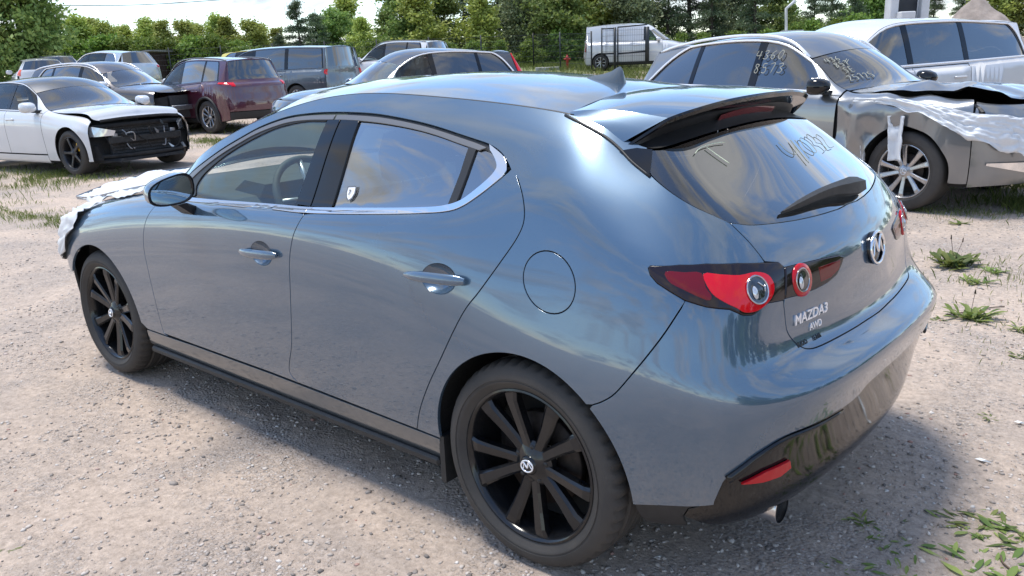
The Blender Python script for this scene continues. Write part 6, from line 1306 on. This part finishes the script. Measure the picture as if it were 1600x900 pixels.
# trees on the near side of the yard, behind the viewpoint; they show only mirrored in the paint and glass
NEAR = [(-27.0, -14.0, 7.0), (-28.0, -10.5, 8.0), (-29.0, -7.0, 6.8), (-28.5, -3.5, 7.6), (-29.5, .0, 6.6), (-28.0, 3.0, 7.8), (-28.5, 6.5, 6.6), (-26.5, -18.0, 8.0), (-24.5, -22.0, 7.2), (-22.0, -25.5, 7.8), (-30.0, 10.0, 6.2), (-19.0, -29.0, 7.0)]
for i, (x, y, h) in enumerate(NEAR):
    k = ('broad', 'pine', 'grey')[i % 3]; nm, lb, ct, gr = LBL[k]; o = empty(nm, (x, y, -.03), rng.uniform(0, 6.28)); wf = h*rng.uniform(1.2, 1.6); o.scale = (wf, wf, h)
    tag(o, 'tree mirrored dimly in the hatchback, '+ordinal(i+1)+' in the row behind the viewpoint', 'tree', 'trees behind the viewpoint'); tm, cm_ = PROTO[k][i % 3]; link('trunk', tm, None, o); link('crown', cm_, None, o)
# ---------------------------------------------------------------- grass and weeds
def blades(name, label, spots, seed, m='leaf_grass'):
    r_ = np.random.default_rng(seed); P = []; H = []
    for (x, y, rx, ry, n, h) in spots:
        a = r_.normal(size=(n, 2))*.55; q = np.stack([x+a[:, 0]*rx, y+a[:, 1]*ry], 1)
        keep = vnoise(q[:, 0]+50, q[:, 1]+50, .35, seed) > r_.uniform(.25, .6, n); P.append(q[keep]); H.append(h*r_.uniform(.4, 1.25, keep.sum()))
    P = np.concatenate(P); H = np.concatenate(H); n = len(P); z = gz(P[:, 0], P[:, 1])-.005; a = r_.uniform(0, 2*np.pi, n); lean = r_.uniform(.1, .7, n)[:, None]*H[:, None]
    d = np.stack([np.cos(a), np.sin(a)], 1); w_ = (.0035+.010*H)[:, None]*.5; e = np.stack([-d[:, 1], d[:, 0]], 1)
    b0 = np.concatenate([P-e*w_, z[:, None]], 1); b1 = np.concatenate([P+e*w_, z[:, None]], 1); m0 = np.concatenate([P+d*lean*.35, (z+H*.6)[:, None]], 1); t0 = np.concatenate([P+d*lean, (z+H)[:, None]], 1)
    V = np.stack([b0, b1, m0+np.concatenate([e*w_*.8, 0*z[:, None]], 1), t0, m0-np.concatenate([e*w_*.8, 0*z[:, None]], 1)], 1).reshape(-1, 3); F = np.arange(5*n)
    me = bpy.data.meshes.new(name); me.vertices.add(5*n); me.vertices.foreach_set('co', V.ravel()); me.loops.add(5*n); me.loops.foreach_set('vertex_index', F); me.polygons.add(n); me.polygons.foreach_set('loop_start', np.arange(0, 5*n, 5)); me.polygons.foreach_set('loop_total', np.full(n, 5)); me.update(); me.materials.append(M[m])
    o = link(name, me); return tag(o, label, 'grass', None, 'stuff')
blades('grass', 'patchy grass growing round the white sedan and between the parked cars', [(12.3, -1.7, 1.6, .9, 4200, .085), (11.9, -2.6, 1.0, .6, 2000, .08), (9.2, -.85, .9, .35, 1500, .05), (8.1, -.8, .6, .25, 900, .05), (14.1, -6.3, 1.2, .6, 2600, .08), (17.5, -8.5, 2.5, 1, 2000, .09), (13.2, -.2, 2.2, 1.0, 2400, .08)], 3)
blades('grass', 'thin grass growing under and beside the crumpled grey SUV on the right', [(.2, -7.5, .8, .8, 2600, .12), (-.25, -6.1, .45, .35, 1300, .10), (.3, -5.6, .8, .3, 700, .05), (-.35, -3.5, .8, .5, 420, .05), (-.7, -2.2, .5, .4, 360, .04), (1.5, -8.4, 1.5, .7, 1600, .12)], 4)
lawn_pts = [(18.5, -23.5), (30, -18.5), (36, -22), (40, -40), (25, -52), (8, -48), (10, -31), (16.5, -25.5)]
def lawn():
    import bmesh
    g = []; xs_ = np.linspace(6, 60, 90); ys_ = np.linspace(-60, -12, 80); X, Y = np.meshgrid(xs_, ys_, indexing='ij'); D = (X-CAMX)*FW[0]+(Y-CAMY)*FW[1]; Lr = (X-CAMX)*RT[0]+(Y-CAMY)*RT[1]
    D0 = np.where(Lr > -2, 33.2, 37)
    idx = np.arange(X.size).reshape(X.shape); ok = (D > D0+1.2*(vnoise(X, Y, 1.3, 9)-.5)) & (D < 62)
    F = [(idx[i, j], idx[i+1, j], idx[i+1, j+1], idx[i, j+1]) for i in range(89) for j in range(79) if ok[i, j] and ok[i+1, j] and ok[i, j+1] and ok[i+1, j+1]]
    me = bpy.data.meshes.new('lawn'); me.from_pydata(np.stack([X, Y, gz(X, Y)+.006], -1).reshape(-1, 3).tolist(), [], F); me.update(); o = link('lawn', me, 'lawn_green'); tag(o, 'mown green verge below the far trees', None, None, 'structure'); [p_.__setattr__('use_smooth', True) for p_ in me.polygons]
mat('lawn_green', (.16, .20, .05), .95, noise=(1.3, .0, (.24, .23, .12)), bump=(25, .8))
lawn()
blades('grass', 'longer green grass on the verge around the white van and wire fence', [(18.6+3*i-2, -27.5-2.3*i+2, 3, 3, 2600, .22) for i in range(-2, 5)]+[(30, -27, 5, 4, 3500, .25), (36, -22, 5, 3, 3500, .25)], 5)
def weed(x, y, r, n, label, seed, flat=.5, stems=0):
    r_ = np.random.default_rng(seed); z0 = float(gz(x, y)); o = empty('weed_plant', (x, y, z0-.004)); tag(o, label, 'plant', 'weeds on the bare ground'); mb = MB()
    for k in range(int(n*1.8)):
        a = r_.uniform(0, 2*np.pi); L_ = r*r_.uniform(.25, .95); el = r_.uniform(.08, 1.0)*(1-flat)+.12; w_ = L_*r_.uniform(.16, .30); off = r_.normal(size=2)*r*(.22 if flat < .65 else .6)
        d = np.array([math.cos(a), math.sin(a)]); e = np.array([-d[1], d[0]]); G = []
        for t, ww in ((0, .12), (.3, .7), (.55, 1), (.8, .75), (1, .06)):
            zc = L_*(math.sin(el*1.3)*t-.45*t*t*math.sin(el)); rr = L_*t*math.cos(el); c = np.array([off[0]+d[0]*rr, off[1]+d[1]*rr, max(zc, .004)])
            G.append([c-np.array([e[0], e[1], -.25])*w_*ww*.5, c-np.array([0, 0, .06*w_]), c+np.array([e[0], e[1], .25])*w_*ww*.5])
        mb.grid(np.array(G), True)
    mb.build('leaves', 'leaf_weed', o)
    for k in range(stems):
        a = r_.uniform(0, 6.28); s_ = MB(); s_.tube(smooth([(0, 0, 0), (.02*math.cos(a), .02*math.sin(a), r*.5), (.05*math.cos(a), .05*math.sin(a), r*.95)], 4), .0014, 5); s_.tube([(.05*math.cos(a), .05*math.sin(a), r*.93), (.052*math.cos(a), .052*math.sin(a), r*1.08)], [.005, .003], 6); s_.build('flower_stem', 'bark', o)
    return o
WEEDS = [(-.16, -3.59, .20, 46, 'largest leafy weed clump on the sand at the right, with flower stems', .2, 3), (-.37, -3.22, .12, 20, 'small weed just in front of the largest weed clump', .3, 0), (-.51, -2.42, .15, 34, 'rounded weed clump standing alone on the sand right of the bumper', .2, 1), (-.37, -2.31, .07, 9, 'tiny weed beside the rounded clump, nearer the bumper', .6, 0), (-.42, -3.55, .11, 16, 'weed to the right of the largest clump', .4, 0), (-.77, -2.33, .10, 14, 'weed at the right edge level with the rounded clump', .5, 0), (-.83, -1.9, .08, 10, 'sparse weed at the right edge below the rounded clump', .6, 0),
    (-.71, .03, .055, 12, 'dark little weed on the gravel behind the exhaust', .5, 0), (-.80, .11, .06, 9, 'flat weed just below the dark little weed behind the exhaust', .8, 0), (-.96, -.15, .09, 15, 'flat creeping weed at the left end of the weed patch, bottom right', .85, 0), (-1.04, -.17, .08, 14, 'flat creeping weed in the middle of the weed patch, bottom right', .85, 0), (-1.12, -.16, .09, 18, 'flat creeping weed at the right edge of the weed patch, bottom right', .8, 0), (-1.08, .07, .10, 22, 'broad weed at the very bottom right corner', .7, 0), (-.88, .24, .075, 14, 'flat weed near the bottom edge right of the rear wheel', .8, 0), (-.74, .33, .05, 6, 'few leaves of a weed at the bottom edge nearest the rear wheel', .8, 0), (1.41, 1.86, .05, 4, 'single green leaf on the ground at the bottom left edge', .9, 0), (-.87, -1.06, .05, 7, 'tiny dry weed on the gravel right of the rear bumper', .6, 0), (.13, -5.09, .12, 12, 'low weed beside the front wheel of the crumpled grey SUV', .6, 0)]
for i, (x, y, r, n, lb, fl, st_) in enumerate(WEEDS): weed(x, y, r, n, lb, 100+i, fl, st_)
# ---------------------------------------------------------------- loose stones
def pebbles():
    r_ = np.random.default_rng(11); N = 60000; a0 = math.atan2(FW[1], FW[0]); rr = .9+8.6*r_.random(N)**1.35; aa = a0+r_.uniform(-R(38), R(38), N)
    x = CAMX+rr*np.cos(aa); y = CAMY+rr*np.sin(aa); dens = vnoise(x+30, y+30, .8, 21)*.6+vnoise(x+30, y+30, .25, 22)*.4
    keep = dens > r_.uniform(.18, .80, N); x, y, rr = x[keep], y[keep], rr[keep]; n = len(x)
    s = np.exp(r_.normal(math.log(.0042), .5, n))*(1+.05*rr); s = np.minimum(s, .009); big = r_.random(n) < .006; s[big] = r_.uniform(.008, .014, big.sum())
    ph = (1+5**.5)/2; ico = np.array([(-1, ph, 0), (1, ph, 0), (-1, -ph, 0), (1, -ph, 0), (0, -1, ph), (0, 1, ph), (0, -1, -ph), (0, 1, -ph), (ph, 0, -1), (ph, 0, 1), (-ph, 0, -1), (-ph, 0, 1)])/1.9
    IF = np.array([(0, 11, 5), (0, 5, 1), (0, 1, 7), (0, 7, 10), (0, 10, 11), (1, 5, 9), (5, 11, 4), (11, 10, 2), (10, 7, 6), (7, 1, 8), (3, 9, 4), (3, 4, 2), (3, 2, 6), (3, 6, 8), (3, 8, 9), (4, 9, 5), (2, 4, 11), (6, 2, 10), (8, 6, 7), (9, 8, 1)])
    sc = np.stack([r_.uniform(.7, 1.5, n), r_.uniform(.6, 1.1, n), r_.uniform(.35, .8, n)], 1)*s[:, None]; th = r_.uniform(0, 6.28, n)
    V = ico[None]*sc[:, None, :]*(1+.25*r_.normal(size=(n, 12, 1))).clip(.6, 1.4); c, sn = np.cos(th)[:, None], np.sin(th)[:, None]
    V = np.stack([V[..., 0]*c-V[..., 1]*sn, V[..., 0]*sn+V[..., 1]*c, V[..., 2]], -1)+np.stack([x, y, gz(x, y)+s*.12], -1)[:, None]
    F = (IF[None]+12*np.arange(n)[:, None, None]).reshape(-1)
    me = bpy.data.meshes.new('gravel'); me.vertices.add(12*n); me.vertices.foreach_set('co', V.ravel()); me.loops.add(len(F)); me.loops.foreach_set('vertex_index', F); me.polygons.add(len(F)//3); me.polygons.foreach_set('loop_start', np.arange(0, len(F), 3)); me.polygons.foreach_set('loop_total', np.full(len(F)//3, 3)); me.update()
    m = mat('stone', (.3, .27, .25), .85); t = m.node_tree; g = t.nodes.new('ShaderNodeNewGeometry'); r = t.nodes.new('ShaderNodeValToRGB'); e = r.color_ramp.elements; e[0].color = (.17, .15, .135, 1); e[1].color = (.62, .58, .54, 1); e[1].position = .985
    for p_, c_ in ((.3, (.33, .285, .25, 1)), (.7, (.47, .41, .36, 1)), (.88, (.56, .50, .45, 1)), (.90, (.34, .17, .13, 1)), (.93, (.50, .45, .40, 1))): q = e.new(p_); q.color = c_
    t.links.new(g.outputs['Random Per Island'], r.inputs[0]); t.links.new(r.outputs[0], [n_ for n_ in t.nodes if n_.type == 'BSDF_PRINCIPLED'][0].inputs['Base Color'])
    o = link('gravel', me, m); tag(o, 'loose small stones scattered over the sandy ground', 'gravel', None, 'stuff')
pebbles()
mat('twig', (.12, .085, .06), .85)
for (x, y, a, L_, lb) in ((-.62, -2.75, 1.0, .42, 'thin dry twig lying on the sand right of the bumper'), (-1.10, -.02, 2.2, .25, 'bent dry stalk lying across the weeds in the bottom right corner')):
    mb = MB(); mb.tube(smooth([(x+L_*t*math.cos(a)+.015*math.sin(9*t), y+L_*t*math.sin(a), float(gz(x+L_*t*math.cos(a), y+L_*t*math.sin(a)))+.006) for t in np.linspace(0, 1, 6)], 3), .003, 5); tag(mb.build('dry_twig', 'twig'), lb, 'twig')
mat('paper_white', (.78, .80, .80), .5)
for (x, y, r, lb) in ((-.935, -.62, .03, 'small pale plastic shard on the gravel right of the bumper'), (-.98, -1.05, .022, 'pale chip of plastic on the gravel farther from the bumper')):
    mb = MB(); zz = float(gz(x, y))+.006; mb.hull(np.array([(x+r*a, y+r*b*.6, zz+c) for a, b, c in ((-1, 0, 0), (.2, .6, .004), (1, .1, .002), (.1, -.6, 0), (-.3, .3, .010), (.5, -.2, .008))])); tag(mb.build('plastic_shard', 'paper_white'), lb, 'litter')
# ---------------------------------------------------------------- fence, gate, hydrant, shed and other far things
mat('fence_grey', (.035, .04, .045), .45, metal=.4, noise=(4, .3))
def fence_run(P0, P1, hgt, label):
    P0, P1 = np.array(P0), np.array(P1); L_ = np.linalg.norm(P1-P0); d = (P1-P0)/L_; k = max(1, int(round(L_/2.5))); o = empty('mesh_fence', (P0[0], P0[1], float(terrain(*P0)))); tag(o, label, 'fence', None); z0 = float(terrain(*P0))
    loc = lambda s_, z_: (d[0]*s_, d[1]*s_, float(terrain(*(P0+d*s_)))-z0+z_)
    for i in range(k+1): mb = MB(); mb.tube([loc(L_*i/k, -.1), loc(L_*i/k, hgt+.06)], .032, 6); mb.build('post', 'fence_grey', o)
    for i in range(k):
        a, b = L_*i/k+.03, L_*(i+1)/k-.03; mb = MB()
        for t in np.arange(a, b, .10): mb.tube([loc(t, .05), loc(t, hgt)], .004, 3, cap=False)
        for z_ in np.arange(.08, hgt, .24): mb.tube([loc(a, z_), loc(b, z_)], .006, 3, cap=False)
        tag(mb.build('wire_panel', 'fence_grey', o), kind='stuff')
    return o
fence_run((18.2, -25.6), (23.6, -28.6), 1.55, 'dark wire mesh fence between the gate and the fire hydrant')
fence_run((23.6, -28.6), (44.2, -11.2), 1.55, 'long dark wire mesh fence running behind the parked cars on the left')
g = empty('wire_gate', (17.9, -25.9, float(terrain(17.9, -25.9)))); tag(g, 'open wire gate with dark frame in front of the white van', 'gate'); e = np.array([-.7632, -.6462])
def gpt(s_, z_): return (e[0]*s_, e[1]*s_, z_)
for s_, r_, h_ in ((0, .03, 1.72), (.52, .055, 1.72), (.64, .03, 1.72), (1.82, .085, 1.70)): mb = MB(); mb.tube([gpt(s_, -.1 if s_ < 1.5 else .35), gpt(s_, h_)], r_, 8); mb.build('post', 'fence_grey', g)
for a, b, z_ in ((0, .52, 1.68), (0, .52, .72), (.64, 1.82, 1.72), (.64, 1.82, .70)): mb = MB(); mb.tube([gpt(a, z_), gpt(b, z_+(.06 if b > 1 else 0))], .03 if z_ > 1 else .04, 6); mb.build('rail', 'fence_grey', g)
mb = MB(); [mb.tube([gpt(s_, .1), gpt(s_, 1.68)], .004, 3, cap=False) for s_ in np.arange(.06, 1.8, .09)]; [mb.tube([gpt(0, z_), gpt(1.8, z_)], .005, 3, cap=False) for z_ in np.arange(.2, 1.68, .2)]; tag(mb.build('wire_panel', 'fence_grey', g), kind='stuff')
mat('hydrant_red', (.50, .035, .03), .5, noise=(6, .3)); mat('concrete', (.42, .41, .39), .9, noise=(4, .3), bump=(30, .4))
h = empty('fire_hydrant', (20.9, -27.6, float(terrain(20.9, -27.6)))); tag(h, 'red fire hydrant on the grass left of the white van', 'hydrant')
mb = MB(); mb.lathe([(.0, 0), (.09, 0), (.09, .03), (.055, .05), (.055, .40), (.075, .42), (.075, .50), (.06, .56), (.03, .60), (0, .61)], 16, axis='z'); mb.build('barrel', 'hydrant_red', h, 50)
for s in (1, -1): mb = MB(); mb.tube([(0, 0, .45), (.12*s, .08*s, .45)], .035, 8); mb.build('outlet', 'hydrant_red', h)
mb = MB(); mb.lathe([(0, .61), (.02, .61), (.02, .66), (0, .66)], 6, axis='z'); mb.build('valve_nut', 'hydrant_red', h)
mb = MB(); x, y = 21.6, -27.1; mb.box((x, y, float(terrain(x, y))+.06), (1.1, .7, .16), rot=Matrix.Rotation(R(40), 3, 'Z'), bev=.02); tag(mb.build('concrete_slab', 'concrete'), 'low pale concrete slab on the grass beside the fire hydrant', 'slab')
# slanting shed far left
mat('shed_brown', (.055, .028, .026), .7, noise=(5, .4), bump=(18, .4)); mat('shed_roof', (.30, .29, .28), .7, noise=(3, .3))
sx, sy = 39.2, -16.2; sh = empty('lean_to_shed', (sx, sy, float(terrain(sx, sy))), math.atan2(-.6462, -.7632)); tag(sh, 'dark brown lean-to shed with sloping grey roof at far left', 'shed')
mb = MB(); mb.hull(np.array([(x_, y_, z_) for y_ in (-.6, 1.8) for x_, z_ in ((-1.7, 0), (1.7, 0), (-1.7, 1.02), (1.7, 1.42))])); mb.build('wall', 'shed_brown', sh)
for k in range(9): mb = MB(); x_ = -1.6+.4*k; mb.box((x_, -.615, .5+.02*k), (.36, .03, .98+.047*k)); mb.build('plank', 'shed_brown', sh)
mb = MB(); mb.hull(np.array([(x_, y_, z_) for y_ in (-.9, 2.0) for x_, z_ in ((-1.95, 1.0), (1.95, 1.46), (-1.95, 1.06), (1.95, 1.52))])); mb.build('roof', 'shed_roof', sh)
# portal of a building, mound and white machine at the right
mat('render_white', (.62, .63, .64), .8, noise=(2, .2)); mat('door_dark', (.03, .035, .045), .35, noise=(3, .3))
bx, by = 7.3, -29.3; bd = empty('gate_building', (bx, by, float(terrain(bx, by))), math.atan2(-.6462, -.7632)); tag(bd, 'pale grey building front with dark doorway behind the white SUV roofs', 'building')
for x_ in (-.57, .50): mb = MB(); mb.box((x_, .2, 1.9), (.28, .5, 3.8), bev=.02); mb.build('pillar', 'render_white', bd)
mb = MB(); mb.box((-.04, .32, 1.75), (.78, .10, 3.5)); dr = mb.build('door', 'door_dark', bd); mb = MB(); mb.box((.25, .25, 1.7), (.04, .04, .3)); mb.build('door_handle', 'satin_chrome', dr)
mb = MB(); mb.box((0, .3, 3.95), (1.5, .7, .3), bev=.02); mb.build('lintel', 'render_white', bd); mb = MB(); mb.box((-.25, -.25, 1.1), (.5, .4, 2.2-.55), bev=.03); mb.build('meter_cabinet', 'render_white', bd)
for s in (-1, 1): mb = MB(); mb.tube([(s*.36, .24, .1), (s*.36, .24, 3.5)], .025, 6); mb.build('door_jamb', 'render_white', bd)
mat('mound_sand', (.36, .30, .26), .95, noise=(3, .35), bump=(14, 1.))
px_, py_ = 6.45, -35.4; A_, Q_ = np.meshgrid(np.linspace(0, 2*np.pi, 49), np.linspace(0, 1, 16), indexing='ij'); X_ = 2.4*Q_*np.cos(A_); Y_ = 2.0*Q_*np.sin(A_); Z_ = 2.45*(1-Q_**1.25)+.28*(vnoise(X_+9, Y_+9, .5, 31)-.5)*(Q_ < .97)
mb = MB(); mb.grid(np.stack([X_, Y_, Z_-.1], -1), True); o = mb.build('earth_mound', 'mound_sand'); o.location = (px_, py_, float(terrain(px_, py_))); tag(o, 'heap of sandy rubble behind the large white SUV', 'mound')
mx_, my_ = 13.1, -33.2; mc = empty('white_machine', (mx_, my_, float(terrain(mx_, my_))), .6); tag(mc, 'pale cab of a machine standing before the trees, above the crumpled grey SUV roof', 'machine')
mb = MB(); mb.hull(np.array([(x_, y_, z_) for x_ in (-.45, .45) for y_, z_ in ((-.4, .5), (.4, .5), (-.4, 1.25), (.35, 1.3))])); mb.build('cab', 'render_white', mc); mb = MB(); mb.box((0, 0, .3), (1.3, .9, .5), bev=.05); mb.build('chassis', 'dark_metal', mc); mb = MB(); mb.tube([(.2, 0, 1.2), (.25, 0, 2.2), (-.1, 0, 2.5)], .06, 8); mb.build('boom', 'render_white', mc)
mb = MB(); mb.tube(smooth([(52, -5, 5.3), (41.2, -13.9, 4.74), (34.8, -19.3, 4.68), (20, -31.5, 5.6)], 8), .018, 5); tag(mb.build('overhead_cable', 'fence_grey'), 'thin dark overhead cable crossing the sky at top left', 'cable')
